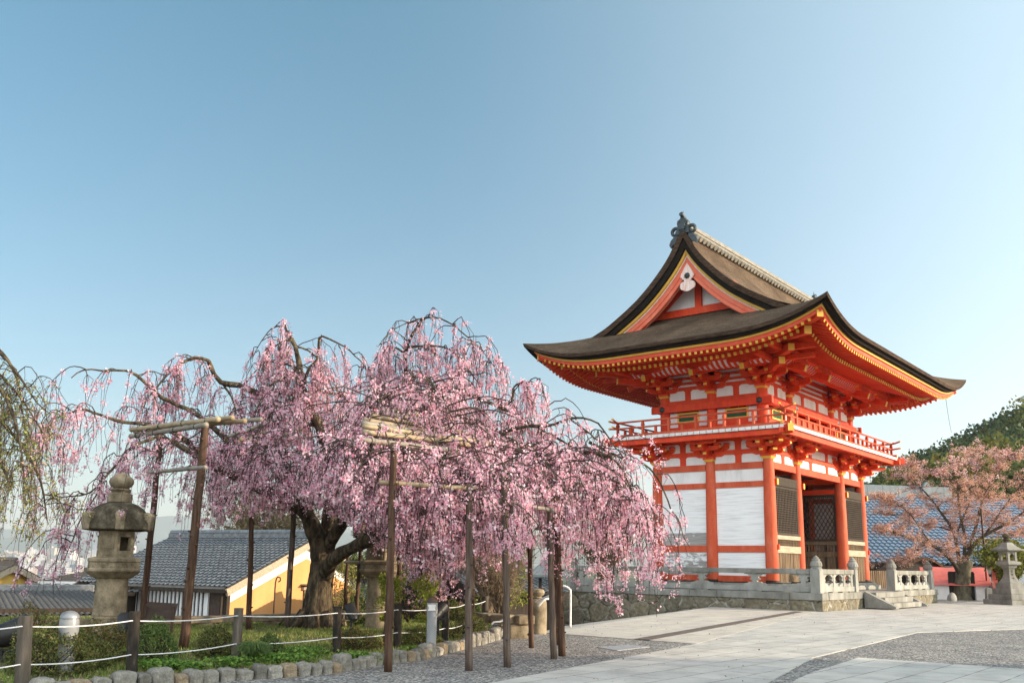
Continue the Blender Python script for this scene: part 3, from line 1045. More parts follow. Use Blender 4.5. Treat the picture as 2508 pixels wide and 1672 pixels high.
# ------------------------------------------------------------------ brackets
def bracket(mb, o, out, along, spec, zbase, tail=None, corner=False):
    """stepped bracket set at o = (x, y): out and along are unit vectors; red is 0, yellow ends are 1"""
    out, along = np.array([*out, 0.]), np.array([*along, 0.])
    o = np.array([o[0], o[1], 0.])
    Z = np.array([0, 0, 1.])

    def arm(c, d, half, z0, h, w_, cap=True):
        ch = min(.16, half * .45)
        poly = [(-half, h), (-half, h * .52), (-half + ch * .35, h * .24), (-half + ch, 0), (half - ch, 0), (half - ch * .35, h * .24), (half, h * .52), (half, h)]
        nrm = np.cross(Z, d)
        mb.prism(poly, c + Z * z0, d, Z, nrm * w_, 0)
        if cap:
            for s_ in (-1, 1):
                mb.bar(c + d * s_ * (half - .01) + Z * (z0 + h * .76), c + d * s_ * (half + .012) + Z * (z0 + h * .76), w_ * .99, h * .46, 1)

    def block(c, z0, s_=.24, h=.13):
        cc = c + Z * z0
        d, x, u = out, along, Z
        for k, (a, b, z_, zz) in enumerate(((s_ * .72, s_, 0, h * .5), (s_, s_, h * .5, h))):
            vs = []
            for z1, w1 in ((z_, a), (zz, b)):
                for sx, sy in ((-1, -1), (1, -1), (1, 1), (-1, 1)):
                    vs.append(cc + out * sx * w1 / 2 + along * sy * w1 / 2 + Z * z1)
            mb.add(vs, [(3, 2, 1, 0), (4, 5, 6, 7), (0, 1, 5, 4), (1, 2, 6, 5), (2, 3, 7, 6), (3, 0, 4, 7)], 1 if k == 0 and s_ > .3 else 0)
    for (z0, h, reach, lats) in spec:
        # outward arm (one way, rooted in the wall)
        if reach:
            ch = .17
            poly = [(-.2, 0), (-.2, h), (reach, h), (reach, h * .5), (reach - ch * .4, h * .22), (reach - ch, 0)]
            mb.prism(poly, o + Z * z0, out, Z, np.cross(Z, out) * .17, 0)
            mb.bar(o + out * (reach - .01) + Z * (z0 + h * .75), o + out * (reach + .014) + Z * (z0 + h * .75), .168, h * .48, 1)
            block(o + out * (reach - .12), z0 + h, .25, .11)
        for off, half in lats:
            arm(o + out * off, along, half, z0 - .002, h * .98, .16)
            for s_ in (-1, 0, 1):
                block(o + out * off + along * s_ * (half - .13), z0 + h - .01, .27, .125)
    if tail:
        z0, z1, r = tail
        p0, p1 = o + out * (-.1) + Z * z0, o + out * r + Z * z1
        mb.bar(p0, p1, .19, .26, 0)
        d = (p1 - p0) / np.linalg.norm(p1 - p0)
        mb.bar(p1 - d * .01, p1 + d * .018, .192, .262, 1)


LOW = [(6.43, .18, .56, [(0, .70)]), (6.71, .18, 1.02, [(0, .95), (.46, .70)]), (6.95, .12, 0, [(.92, .70)])]
UPP = [(9.57, .21, .64, [(0, .70)]), (9.87, .21, 1.16, [(0, .92), (.54, .72)]), (10.16, .20, 0, [(1.04, .74)]), (10.29, .18, 0, [(1.72, .78)])]


def diag_arms(mb, o, dx, dy, spec, zt):
    d = np.array([dx, dy, 0.]) / math.sqrt(2)
    o = np.array([o[0], o[1], 0.])
    for z0, h, reach, _l in spec:
        if reach:
            r = reach * 1.42
            mb.prism([(-.1, 0), (-.1, h), (r, h), (r, h * .5), (r - .2, 0)], o + (0, 0, z0 + .003), d, (0, 0, 1), np.cross((0, 0, 1), d) * .18, 0)
            mb.bar(o + d * (r - .01) + (0, 0, z0 + h * .75), o + d * (r + .016) + (0, 0, z0 + h * .75), .182, h * .5, 1)
    for r, z, hh in zt:
        mb.prism([(0, z + .25), (0, z + .25 + hh), (r, z + hh), (r, z), (r * .7, z - .02)], o, d, (0, 0, 1), np.cross((0, 0, 1), d) * .26, 0)
        mb.bar(o + d * (r - .005) + (0, 0, z + hh / 2), o + d * (r + .02) + (0, 0, z + hh / 2), .262, hh * 1.01, 1)


def capital(x, y, z, s_, parent):
    q = MB()
    q.frus((x, y, z), (s_ * .74, s_ * .74), (x, y, z + .10), (s_, s_), 1)
    q.frus((x, y, z + .10), (s_, s_), (x, y, z + .22), (s_, s_), 0)
    part("bearing_block", q, ['red', 'gold'], parent=parent)


ups = lambda x, y: (.3 + x * (WX - .6) / WX, .3 + y * (WY - .6) / WY)
corners = {(0, 0): ((-1, 0), (0, -1)), (0, 5.4): ((-1, 0), (0, 1)), (11.35, 0): ((1, 0), (0, -1)), (11.35, 5.4): ((1, 0), (0, 1))}
for x in CXS:
    for y in CYS:
        outs = corners.get((x, y)) or (((-1, 0),) if x == 0 else ((1, 0),) if x == 11.35 else ((0, -1),) if y == 0 else ((0, 1),) if y == 5.4 else ())
        if not outs:
            continue
        for up in (0, 1):
            q = MB()
            px, py = ups(x, y) if up else (x, y)
            spec = UPP if up else LOW
            for o_ in outs:
                al = (-o_[1], o_[0])
                bracket(q, (px, py), o_, al, spec, 0, (10.75, 10.02, 2.0) if up else None)
            if len(outs) == 2:
                diag_arms(q, (px, py), outs[0][0], outs[1][1], spec, ((2.3, 9.98, .28), (3.3, 10.32, .28)) if up else ((1.9, 7.02, .22),))
            b = part("bracket_set", q, ['red', 'gold'])
            capital(px, py, 9.34 if up else 6.22, .50 if up else .52, b)

# ------------------------------------------------------------------ upper storey
for x in CXS:
    for y in CYS:
        if 0 < x < 11 and y == 2.7:
            continue
        px, py = ups(x, y)
        q = MB()
        q.lathe([(.25, 7.40), (.25, 8.6), (.235, 9.35)], (px, py, 0), 24)
        part("upper_column", q, 'red', smooth=True)
UX, UY = (.3, 3.0467, 8.3033, 11.05), (.3, 2.7, 5.1)
for xf in (.3, 11.05):
    for y0, y1 in ((.3, 2.7), (2.7, 5.1)):
        a, b, ym = y0 + .2, y1 - .2, (y0 + y1) / 2
        wallpart("upper_white_panel", 'x', xf, a, b, 9.18, 10.75, .06, 'plaster')
        for z0, z1, th in ((9.64, 9.80, .12), (9.90, 10.02, .13), (10.14, 10.26, .13), (10.38, 10.6, .15)):
            wallpart("wall_beam", 'x', xf, a, b, z0, z1, th, 'red')
        wallpart("head_beam", 'x', xf, a, b, 8.95, 9.18, .18, 'red', .01)
        wallpart("sill_beam", 'x', xf, a, b, 7.44, 7.66, .18, 'red')
        q = MB()
        q.box((xf - .065, ym - .14, 9.18), (xf + .065, ym + .14, 9.64))
        q.frus((xf, ym, 9.56), (.132, .28), (xf, ym, 9.638), (.132, .46))
        part("bay_strut", q, 'red')
        s_ = -1 if xf < 1 else 1
        q = MB()
        q.box((xf - .03, a, 7.66), (xf + .03, b, 8.63))
        w0 = part("upper_wall", q, 'red')
        for c in (a + .26, b - .26):
            q = MB()
            q.box((xf - .045, c - .20, 7.95), (xf + .045, c + .20, 8.62))
            part("white_inset", q, 'plaster', parent=w0)
        q = MB()
        for u0, u1, z0, z1 in ((ym - .56, ym + .56, 8.52, 8.6), (ym - .56, ym + .56, 8.12, 8.2), (ym - .56, ym - .48, 8.2, 8.52), (ym + .48, ym + .56, 8.2, 8.52)):
            q.box((xf - .08, u0, z0), (xf + .08, u1, z1))
        fr = part("window", q, 'gold')
        q = MB()
        q.box((xf - .035, ym - .48, 8.2), (xf + .035, ym + .48, 8.52))
        for k in range(16):
            c = ym - .45 + .9 * k / 15
            q.cbox((xf, c, 8.36), (.11, .032, .32))
        part("window_bars", q, 'green', parent=fr)
for yf in (.3, 5.1):
    for i, (x0, x1) in enumerate(zip(UX, UX[1:])):
        a, b = x0 + .2, x1 - .2
        wallpart("upper_white_panel", 'y', yf, a, b, 9.18, 10.75, .06, 'plaster')
        for z0, z1, th in ((9.64, 9.80, .12), (9.90, 10.02, .13), (10.14, 10.26, .13), (10.38, 10.6, .15)):
            wallpart("wall_beam", 'y', yf, a, b, z0, z1, th, 'red')
        wallpart("head_beam", 'y', yf, a, b, 8.95, 9.18, .18, 'red', .01)
        wallpart("sill_beam", 'y', yf, a, b, 7.44, 7.66, .18, 'red')
        q = MB()
        for xm in ((a + b) / 2,) if i != 1 else (x0 + 1.7, x1 - 1.7):
            q.box((xm - .14, yf - .065, 9.18), (xm + .14, yf + .065, 9.64))
            q.frus((xm, yf, 9.56), (.28, .132), (xm, yf, 9.638), (.46, .132))
        part("bay_strut", q, 'red')
        q = MB()
        q.box((a, yf - .03, 7.66), (b, yf + .03, 8.63))
        if i == 1:
            w0 = part("upper_wall", q, 'red')
            continue
        w0 = part("upper_wall", q, 'red')
        xm = (a + b) / 2
        for c in (a + .22, b - .22):
            q = MB()
            q.box((c - .14, yf - .045, 7.95), (c + .14, yf + .045, 8.62))
            part("white_inset", q, 'plaster', parent=w0)
        q = MB()
        for u0, u1, z0, z1 in ((xm - .56, xm + .56, 8.52, 8.6), (xm - .56, xm + .56, 8.12, 8.2), (xm - .56, xm - .48, 8.2, 8.52), (xm + .48, xm + .56, 8.2, 8.52)):
            q.box((u0, yf - .08, z0), (u1, yf + .08, z1))
        fr = part("window", q, 'gold')
        q = MB()
        q.box((xm - .48, yf - .035, 8.2), (xm + .48, yf + .035, 8.52))
        for k in range(16):
            q.cbox((xm - .45 + .9 * k / 15, yf, 8.36), (.032, .11, .32))
        part("window_bars", q, 'green', parent=fr)
# long beam round the upper storey, with bosses; toothed strip on the front
q = MB()
for xf, s_ in ((.3, -1), (11.05, 1)):
    q.box((xf + s_ * .26 - .08, -.28, 8.63), (xf + s_ * .26 + .08, 5.68, 8.945))
for yf, s_ in ((.3, -1), (5.1, 1)):
    q.box((.135, yf + s_ * .26 - .08, 8.634), (11.215, yf + s_ * .26 + .08, 8.942))
part("encircling_beam", q, 'red', bevel=.01)
q = MB()
for k in range(74):
    x = .3 + 10.75 * k / 73
    q.box((x - .045, -.155, 8.66), (x + .045, -.122, 8.90))
part("toothed_strip", q, 'red')
q = MB()
for y in (.3, 5.1):
    q.lathe([(.14, 0), (.14, .02), (.10, .05), (.03, .07)], (0, 0, 0), 12)
vs = []
q = MB()
for c in ((-.04, .3, 8.79), (-.04, 5.1, 8.79)):
    pr = [(.15, 0), (.15, .025), (.11, .05), (.10, .04), (.06, .075), (0.005, .085)]
    n = 12
    o = len(q.v)
    vv = [(c[0] - z, c[1] + r * math.cos(j * 2 * PI / n) * (1 if j % 2 else .86), c[2] + r * math.sin(j * 2 * PI / n) * (1 if j % 2 else .86)) for r, z in pr for j in range(n)]
    q.add(vv, [(i * n + j, i * n + (j + 1) % n, (i + 1) * n + (j + 1) % n, (i + 1) * n + j) for i in range(len(pr) - 1) for j in range(n)])
for x in (.3, 3.05, 8.3, 11.05):
    c = (x, -.12, 8.79)
    n, pr = 12, [(.13, .03), (.13, .045), (.09, .06), (.05, .08), (.005, .085)]
    vv = [(c[0] + r * math.cos(j * 2 * PI / n), c[1] - z, c[2] + r * math.sin(j * 2 * PI / n)) for r, z in pr for j in range(n)]
    q.add(vv, [(i * n + j, i * n + (j + 1) % n, (i + 1) * n + (j + 1) % n, (i + 1) * n + j) for i in range(len(pr) - 1) for j in range(n)])
part("flower_boss", q, 'bronze')

# ------------------------------------------------------------------ balcony
O1 = 1.5
q = MB()
q.box((-O1 + .08, -O1 + .08, 7.30), (WX + O1 - .08, WY + O1 - .08, 7.40))
part("balcony_floor", q, 'red')
q = MB()
for s0, s1, fx in ((-O1, WY + O1, 'x'), (-O1, WX + O1, 'y')):
    n = int((s1 - s0) / .30)
    for side in (0, 1):
        for k in range(n):
            u0, u1 = s0 + (s1 - s0) * k / n + .018, s0 + (s1 - s0) * (k + 1) / n - .018
            if fx == 'x':
                c = -O1 if side == 0 else WX + O1
                q.box((c - .06, u0, 7.29), (c + .14, u1, 7.425)) if side == 0 else q.box((c - .14, u0, 7.29), (c + .06, u1, 7.425))
            else:
                c = -O1 if side == 0 else WY + O1
                q.box((u0, c - .064, 7.291), (u1, c + .14, 7.424)) if side == 0 else q.box((u0, c - .14, 7.291), (u1, c + .064, 7.424))
part("floor_edge_blocks", q, 'plaster')
q = MB()
e = 1.34
for x in (-e, WX + e):
    q.box((x - .1, -e - .38, 7.05), (x + .1, WY + e + .38, 7.275))
for y in (-e, WY + e):
    q.box((-e - .38, y - .1, 7.053), (WX + e + .38, y + .1, 7.272))
part("floor_beam", q, 'red', bevel=.01)
for sx in (-1, 1):
    for sy in (-1, 1):
        q = MB()
        cx = -O1 if sx < 0 else WX + O1
        cy = -O1 if sy < 0 else WY + O1
        q.bar((cx - sx * .3, cy - sy * .3, 7.24), (cx + sx * .28, cy + sy * .28, 7.24), .24, .3, 0, endm=1)
        part("corner_beam", q, ['red', 'gold'])
RL = 1.32
railing = MB()
posts = []
for fx in ('x', 'y'):
    s0, s1 = (-RL, WY + RL) if fx == 'x' else (-RL, WX + RL)
    for c in ((-RL, WX + RL) if fx == 'x' else (-RL, WY + RL)):
        def pt(u, z):
            return (c, u, z) if fx == 'x' else (u, c, z + .006)
        ext = .42
        for z, r in ((8.14, .045), (7.86, .042)):
            us = np.concatenate([[s0 - ext, s0 - ext * .6, s0 - .1], np.linspace(s0, s1, 12), [s1 + .1, s1 + ext * .6, s1 + ext]])
            zz = [z + (.10 if z > 8 else .03) * max(0, (s0 - u) / ext, (u - s1) / ext) ** 1.6 for u in us]
            railing.tube([pt(u, k) for u, k in zip(us, zz)], r, 8, 0)
            for u, k, dd in ((us[0], zz[0], -1), (us[-1], zz[-1], 1)):
                railing.tube([pt(u - .005 * dd, k), pt(u + .07 * dd, k + .012)], r * 1.15, 8, 1)
        a_, b_ = pt(s0 - .28, 7.50), pt(s1 + .28, 7.50)
        railing.bar(a_, b_, .11, .13, 0, endm=1)
        n = 2 * int(round((s1 - s0) / 1.25))
        for k in range(n + 1):
            u = s0 + (s1 - s0) * k / n
            q = MB()
            if k % 2 == 0:
                q.bar(pt(u, 7.56), pt(u, 8.10), .10, .10, 0, up=(0, 1, 0))
                q.bar(pt(u, 7.93), pt(u, 8.03), .13, .13, 0, up=(0, 1, 0))
            else:
                q.bar(pt(u, 7.56), pt(u, 7.82), .10, .10, 0, up=(0, 1, 0))
            posts.append(q)
rl = part("balcony_railing", railing, ['faded', 'gold'], smooth=True)
for q in posts:
    part("railing_post", q, 'faded', parent=rl)

# ------------------------------------------------------------------ roof
TT = np.array([0, 1, 2, 3, 3.7, 4.1, 4.8, 5.4, 6.0, 6.45, 6.75, 6.98, 7.2])
TZ = np.array([10.85, 11.36, 11.88, 12.42, 12.84, 13.08, 13.56, 14.08, 14.70, 15.25, 15.74, 16.2, 16.55])
_td = np.linspace(0, 7.2, 721)
_tz = np.interp(_td, TT, TZ)
_k = np.hanning(61)
_k /= _k.sum()
_pad = np.concatenate([2 * _tz[0] - _tz[30:0:-1], _tz, 2 * _tz[-1] - _tz[-2:-32:-1]])
_tz = np.convolve(_pad, _k, 'valid')


def hz(t):
    return np.interp(t, _td, _tz)


def lift(s_, t=0.):
    return .92 * np.clip(1 - np.asarray(s_) / 4.5, 0, 1) ** 2.6 * np.clip(1 - np.asarray(t) / 5.5, 0, 1)


ZE = 10.85
VA = -2.2                                                              # plane of the gable verge
roof = MB()
nb = 60
# main slopes (towards the court and the back)
for side in (0, 1):
    ts = np.concatenate([np.linspace(0, 2.3, 14), np.linspace(2.45, 7.18, 34)])
    P = np.zeros((len(ts), nb + 1, 3))
    for i, t in enumerate(ts):
        a0 = min(-OV + t, VA)
        aa = np.linspace(0, 1, nb + 1)
        aa = .5 - .5 * np.cos(aa * PI) * (1 - .0) if False else aa
        a = a0 + (WX - 2 * a0) * aa
        ta = np.minimum(a + OV, WX + OV - a)
        P[i, :, 0] = a
        P[i, :, 1] = -OV + t if side == 0 else WY + OV - t
        P[i, :, 2] = hz(t) + lift(np.maximum(ta, t), 0)
    roof.grid(P)
# hip skirts under the gables
for side in (0, 1):
    ts = np.linspace(0, 3.75, 22)
    P = np.zeros((len(ts), 41, 3))
    for i, t in enumerate(ts):
        b = np.linspace(-OV + t, WY + OV - t, 41)
        tb = np.minimum(b + OV, WY + OV - b)
        P[i, :, 0] = -OV + t if side == 0 else WX + OV - t
        P[i, :, 1] = b
        P[i, :, 2] = hz(t) + lift(np.maximum(tb, t), 0)
    roof.grid(P)
rf = part("roof", roof, 'thatch', smooth='all')


def ring(mb, t0, d0, t1, d1, m=0, n=64, soft=0.):
    """a band that runs round the eaves between two insets and two drops below the eave line"""
    def loop(t, dz):
        pts = []
        for fx in range(4):
            ln = (WX if fx in (0, 2) else WY) + 2 * OV
            u = np.linspace(t, ln - t, n)
            s_ = np.minimum(u, ln - u) - t
            z = ZE + lift(s_, t * .8) + dz
            k = u - OV
            if fx == 0:
                p_ = np.stack([k, np.full(n, -OV + t), z], -1)
            elif fx == 1:
                p_ = np.stack([np.full(n, WX + OV - t), k, z], -1)
            elif fx == 2:
                p_ = np.stack([WX - k, np.full(n, WY + OV - t), z], -1)
            else:
                p_ = np.stack([np.full(n, -OV + t), WY - k, z], -1)
            pts.append(p_[:-1])
        return np.concatenate(pts + [pts[0][:1]])
    mb.grid(np.stack([loop(t0, d0), loop(t1, d1)]), m)


q = MB()
ring(q, 0, 0, .03, -.15, 0)
ring(q, .03, -.15, .18, -.17, 1)
ring(q, .18, -.17, .21, -.26, 1)
ring(q, .21, -.26, .36, -.28, 1)
part("eave_edge", q, ['thatch_edge', 'thatch_dark'], parent=rf, smooth=True, fix=True)
q = MB()
ring(q, .36, -.272, .38, -.365, 0)
ring(q, .38, -.365, .45, -.375, 1)
part("yellow_fascia", q, ['gold', 'pinkred'], parent=rf, smooth=True)
q = MB()
ring(q, .45, -.365, .47, -.52, 0)
ring(q, .47, -.52, .70, -.52, 0)
part("red_fascia", q, 'fascia', parent=rf, smooth=True)
T2, ZS = 1.5, -.50
q = MB()
ring(q, .66, -.514, 1.62, -.514 + .115, 0)
ring(q, 1.5, -.555, 4.75, -.555 + .975, 0)
ring(q, 1.48, -.41, 1.5, -.555, 0)
part("soffit", q, 'red', parent=rf, smooth=True)


def rafters(side, tier):
    q = MB()
    ln = (WY if side in (1, 3) else WX)
    n = int((ln + 2 * OV) / .262)
    for k in range(n):
        u = -OV + (k + .5) * (ln + 2 * OV) / n
        s_ = min(u + OV, ln + OV - u)
        t0 = .50 if tier == 0 else 1.36
        t1 = min(4.85 if tier else 2.3, s_ - .1)
        if t1 - t0 < .25:
            continue
        pts = []
        for t in (t0, (t0 + t1) / 2, t1):
            z = ZE + float(lift(max(s_ - t, 0), t * .8)) + (-.516 + .12 * (t - .66) - .055 if tier == 0 else -.56 + .30 * (t - 1.5) - .07)
            if side == 0:
                p_ = (u, -OV + t, z)
            elif side == 1:
                p_ = (WX + OV - t, u, z)
            elif side == 2:
                p_ = (u, WY + OV - t, z)
            else:
                p_ = (-OV + t, u, z)
            pts.append(np.array(p_))
        h, w_ = (.11, .10) if tier == 0 else (.135, .115)
        q.bar(pts[0], pts[1], w_, h, 0)
        q.bar(pts[1], pts[2], w_, h, 0)
        d = (pts[1] - pts[0]) / np.linalg.norm(pts[1] - pts[0])
        q.bar(pts[0] - d * .014, pts[0] + d * .01, w_ * 1.03, h * 1.03, 1)
    return q


for side in range(4):
    for tier in (0, 1):
        part("rafter_row", rafters(side, tier), ['red', 'gold'], parent=rf, fix=False)
# hip rafters at the corners
for sx, sy in ((-1, -1), (-1, 1), (1, -1), (1, 1)):
    q = MB()
    cx, cy = (0 if sx < 0 else WX), (0 if sy < 0 else WY)
    d = np.array([sx, sy, 0]) / math.sqrt(2)

    def hp(t, dz):
        o = OV - t
        return np.array([cx + sx * o, cy + sy * o, ZE + float(lift(0, t * .8)) + dz])
    ts = (.50, 1.0, 1.7, 2.4)
    for t0, t1 in zip(ts, ts[1:]):
        q.bar(hp(t0, -.60 + .12 * (t0 - .6)), hp(t1, -.60 + .12 * (t1 - .6)), .24, .26, 0)
    q.bar(hp(.49, -.60), hp(.52, -.60), .245, .265, 1)
    ts = (1.30, 2.0, 3.0, 4.4)
    for t0, t1 in zip(ts, ts[1:]):
        q.bar(hp(t0, -.78 + .30 * (t0 - 1.5)), hp(t1, -.78 + .30 * (t1 - 1.5)), .28, .32, 0)
    q.bar(hp(1.285, -.842), hp(1.31, -.835), .285, .325, 1)
    part("hip_rafter", q, ['red', 'gold'], parent=rf)
# outer purlins, sloping coving with ribs between them and the brackets
q = MB()
o2 = 1.72
for x in (.3 - o2, 11.05 + o2):
    q.box((x - .11, .3 - o2 - 1.7, 10.47), (x + .11, 5.1 + o2 + 1.7, 10.70))
for y in (.3 - o2, 5.1 + o2):
    q.box((.3 - o2 - 1.7, y - .11, 10.473), (11.05 + o2 + 1.7, y + .11, 10.697))
o3 = 1.0
for x in (.3 - o3, 11.05 + o3):
    q.box((x - .10, .3 - o3 - 1.8, 10.24), (x + .10, 5.1 + o3 + 1.8, 10.44))
for y in (.3 - o3, 5.1 + o3):
    q.box((.3 - o3 - 1.8, y - .10, 10.243), (11.05 + o3 + 1.8, y + .10, 10.437))
part("eave_purlin", q, 'red')
cv, rb = MB(), MB()


def coving(fx, c, sgn, u0, u1):
    def pt(o, u, z):
        return (c + sgn * o, u, z) if fx == 'x' else (u, c + sgn * o, z)
    prof = [(1.06, 10.22), (1.30, 10.24), (1.5, 10.36), (1.66, 10.52)]
    P = np.array([[pt(o, u, z) for u in (u0, u1)] for o, z in prof])
    cv.grid(P)
    n = int((u1 - u0) / .26)
    for k in range(n + 1):
        u = u0 + (u1 - u0) * k / n
        for (oa, za), (ob, zb) in zip(prof, prof[1:]):
            rb.bar(pt(oa, u, za - .015), pt(ob, u, zb - .015), .12, .05)


coving('x', .3, -1, .3 - 1, 5.1 + 1)
coving('x', 11.05, 1, .3 - 1, 5.1 + 1)
coving('y', .3, -1, .3 - 1, 11.05 + 1)
coving('y', 5.1, 1, .3 - 1, 11.05 + 1)
cvo = part("eave_coving", cv, 'plaster')
part("coving_ribs", rb, 'red', parent=cvo)

# gables: dark verge, yellow strip, bleached bargeboard, framed white triangle, pendant
XB = np.linspace(0, 4.9, 46)                                            # distance from the ridge line


def verge(x):
    return hz(7.2 - x) + .03


VS = np.gradient(verge(XB), XB)


def off(x0, k):
    """points k below the verge line, measured square to it"""
    nrm = np.stack([VS, -np.ones_like(VS)], -1)
    nrm /= np.linalg.norm(nrm, axis=1)[:, None]
    px = XB + nrm[:, 0] * k
    pz = verge(XB) + nrm[:, 1] * k
    return px, pz


def strip(mb, k0, k1, a0, a1, m, xmax=9.):
    """a band of the gable edge between offsets k0 and k1; a0 and a1 are the distances in front of the gable line"""
    for sy in (-1, 1):
        A = np.stack(off(XB, k0), -1)
        B = np.stack(off(XB, k1), -1)
        out = []
        for (x0, z0), (x1, z1) in zip(A, B):
            out.append(((x0, z0), (x1, z1)))
        # start at the ridge line: slide each polyline so that it begins at x = 0
        def clip0(Q):
            i = int(np.argmax(Q[:, 0] > 0))
            if i > 0:
                f = (0 - Q[i - 1, 0]) / (Q[i, 0] - Q[i - 1, 0])
                q0 = Q[i - 1] + (Q[i] - Q[i - 1]) * f
                return np.vstack([[q0], Q[i:]])
            return Q
        A, B = clip0(A), clip0(B)
        n = 40

        def res(Q):
            l = np.concatenate([[0], np.cumsum(np.linalg.norm(np.diff(Q, axis=0), axis=1))])
            return np.stack([np.interp(np.linspace(0, l[-1], n), l, Q[:, j]) for j in (0, 1)], -1)
        A, B = res(A), res(B)
        keep = (A[:, 0] < xmax)
        A, B = A[keep], B[keep]
        for a_side in (GS,):
            def wp(Q, a):
                aa = VA + a if a_side == 0 else WX - VA - a
                return np.stack([np.full(len(Q), aa), WY / 2 + sy * Q[:, 0], Q[:, 1]], -1)
            mb.grid(np.stack([wp(A, a0), wp(B, a1)]), m)


for GS in (0, 1):
    q = MB()
    strip(q, -.0, .24, 0, .03, 0)
    strip(q, .24, .26, .03, .12, 1)
    strip(q, .26, .46, .12, .15, 1)
    strip(q, .46, .48, .15, .30, 1)
    part("gable_verge", q, ['thatch_edge', 'thatch_dark'], parent=rf, smooth=True)
    q = MB()
    strip(q, .46, .57, .27, .29, 0, xmax=3.9)
    strip(q, .57, .59, .29, .38, 0, xmax=3.9)
    part("yellow_verge_strip", q, ['gold', 'pinkred'], parent=rf, smooth=True)
    q = MB()
    strip(q, .53, .64, .37, .38, 1, xmax=3.75)
    strip(q, .64, .84, .40, .40, 0, xmax=3.55)
    strip(q, .84, .85, .40, .44, 0, xmax=3.5)
    strip(q, .85, 1.02, .44, .44, 0, xmax=3.4)
    strip(q, 1.02, 1.03, .44, .58, 0, xmax=3.3)
    strip(q, .50, 1.06, .60, .60, 0, xmax=3.4)
    part("bargeboard", q, ['pinkred', 'pale_pendant'], parent=rf, smooth=True)
for sg in (0, 1):
    ga = -.72 if sg == 0 else WX + .72                                 # plane of the gable wall
    so_ = -1 if sg == 0 else 1
    q = MB()
    ys = np.linspace(-2.6, 2.6, 41)
    tops = np.minimum(hz(7.2 - np.abs(ys)) - .35, 15.3)
    vs = [(ga, WY / 2 + y, 12.6) for y in ys] + [(ga, WY / 2 + y, z) for y, z in zip(ys, tops)]
    q.add(vs, [(i, i + 1, 42 + i, 41 + i) for i in range(40)])
    gw = part("gable_panel", q, 'plaster', parent=rf)
    q = MB()
    f = ga + so_ * .06
    q.box((f - .1, WY / 2 - 2.2, 12.86), (f + .1, WY / 2 + 2.2, 13.2))
    q.box((f - .09, WY / 2 - .16, 13.2), (f + .09, WY / 2 + .16, 15.2))
    for sy in (-1, 1):
        q.bar((f, WY / 2 + sy * 1.95, 13.2), (f, WY / 2 + sy * .2, 14.75), .15, .26)
        q.bar((f + .02, WY / 2 + sy * 2.6, 12.9), (f + .02, WY / 2 + sy * .5, 14.9), .15, .62)
        q.bar((f + so_ * .1, WY / 2 + sy * 1.35, 14.0), (f + so_ * .85, WY / 2 + sy * 1.35, 14.0), .2, .24)
        q.bar((f + so_ * .84, WY / 2 + sy * 1.35, 14.0), (f + so_ * .86, WY / 2 + sy * 1.35, 14.0), .205, .245)
    part("gable_frame", q, 'red', parent=rf)
    # pendant board under the apex
    pa = VA + .40 if sg == 0 else WX - VA - .40
    half = [(0, 15.0), (.36, 14.42), (.42, 14.25), (.33, 14.22), (.30, 14.13), (.22, 14.10), (.19, 13.98), (.30, 13.98), (.42, 13.90), (.46, 13.74), (.40, 13.58), (.26, 13.52), (.16, 13.46), (.06, 13.44)]
    poly = [(y * .82, 15.0 - (15.0 - z) * .84) for y, z in half]
    poly = poly + [(-y, z) for y, z in reversed(poly[1:])]
    q = MB()
    q.prism(poly, (pa, WY / 2, 0), (0, 1, 0), (0, 0, 1), (.08, 0, 0))
    gp = part("gable_pendant", q, 'pale_pendant', parent=rf)
    q = MB()
    n, pr = 16, [(.15, 0), (.15, .02), (.11, .05), (.09, .04), (.05, .07), (.004, .085)]
    vv = [(pa + so_ * (.042 + z), WY / 2 + r * math.cos(j * 2 * PI / n) * (1 if j % 2 else .84), 14.40 + r * math.sin(j * 2 * PI / n) * (1 if j % 2 else .84)) for r, z in pr for j in range(n)]
    q.add(vv, [(i * n + j, i * n + (j + 1) % n, (i + 1) * n + (j + 1) % n, (i + 1) * n + j) for i in range(len(pr) - 1) for j in range(n)])
    part("pendant_rosette", q, 'bronze', parent=rf)
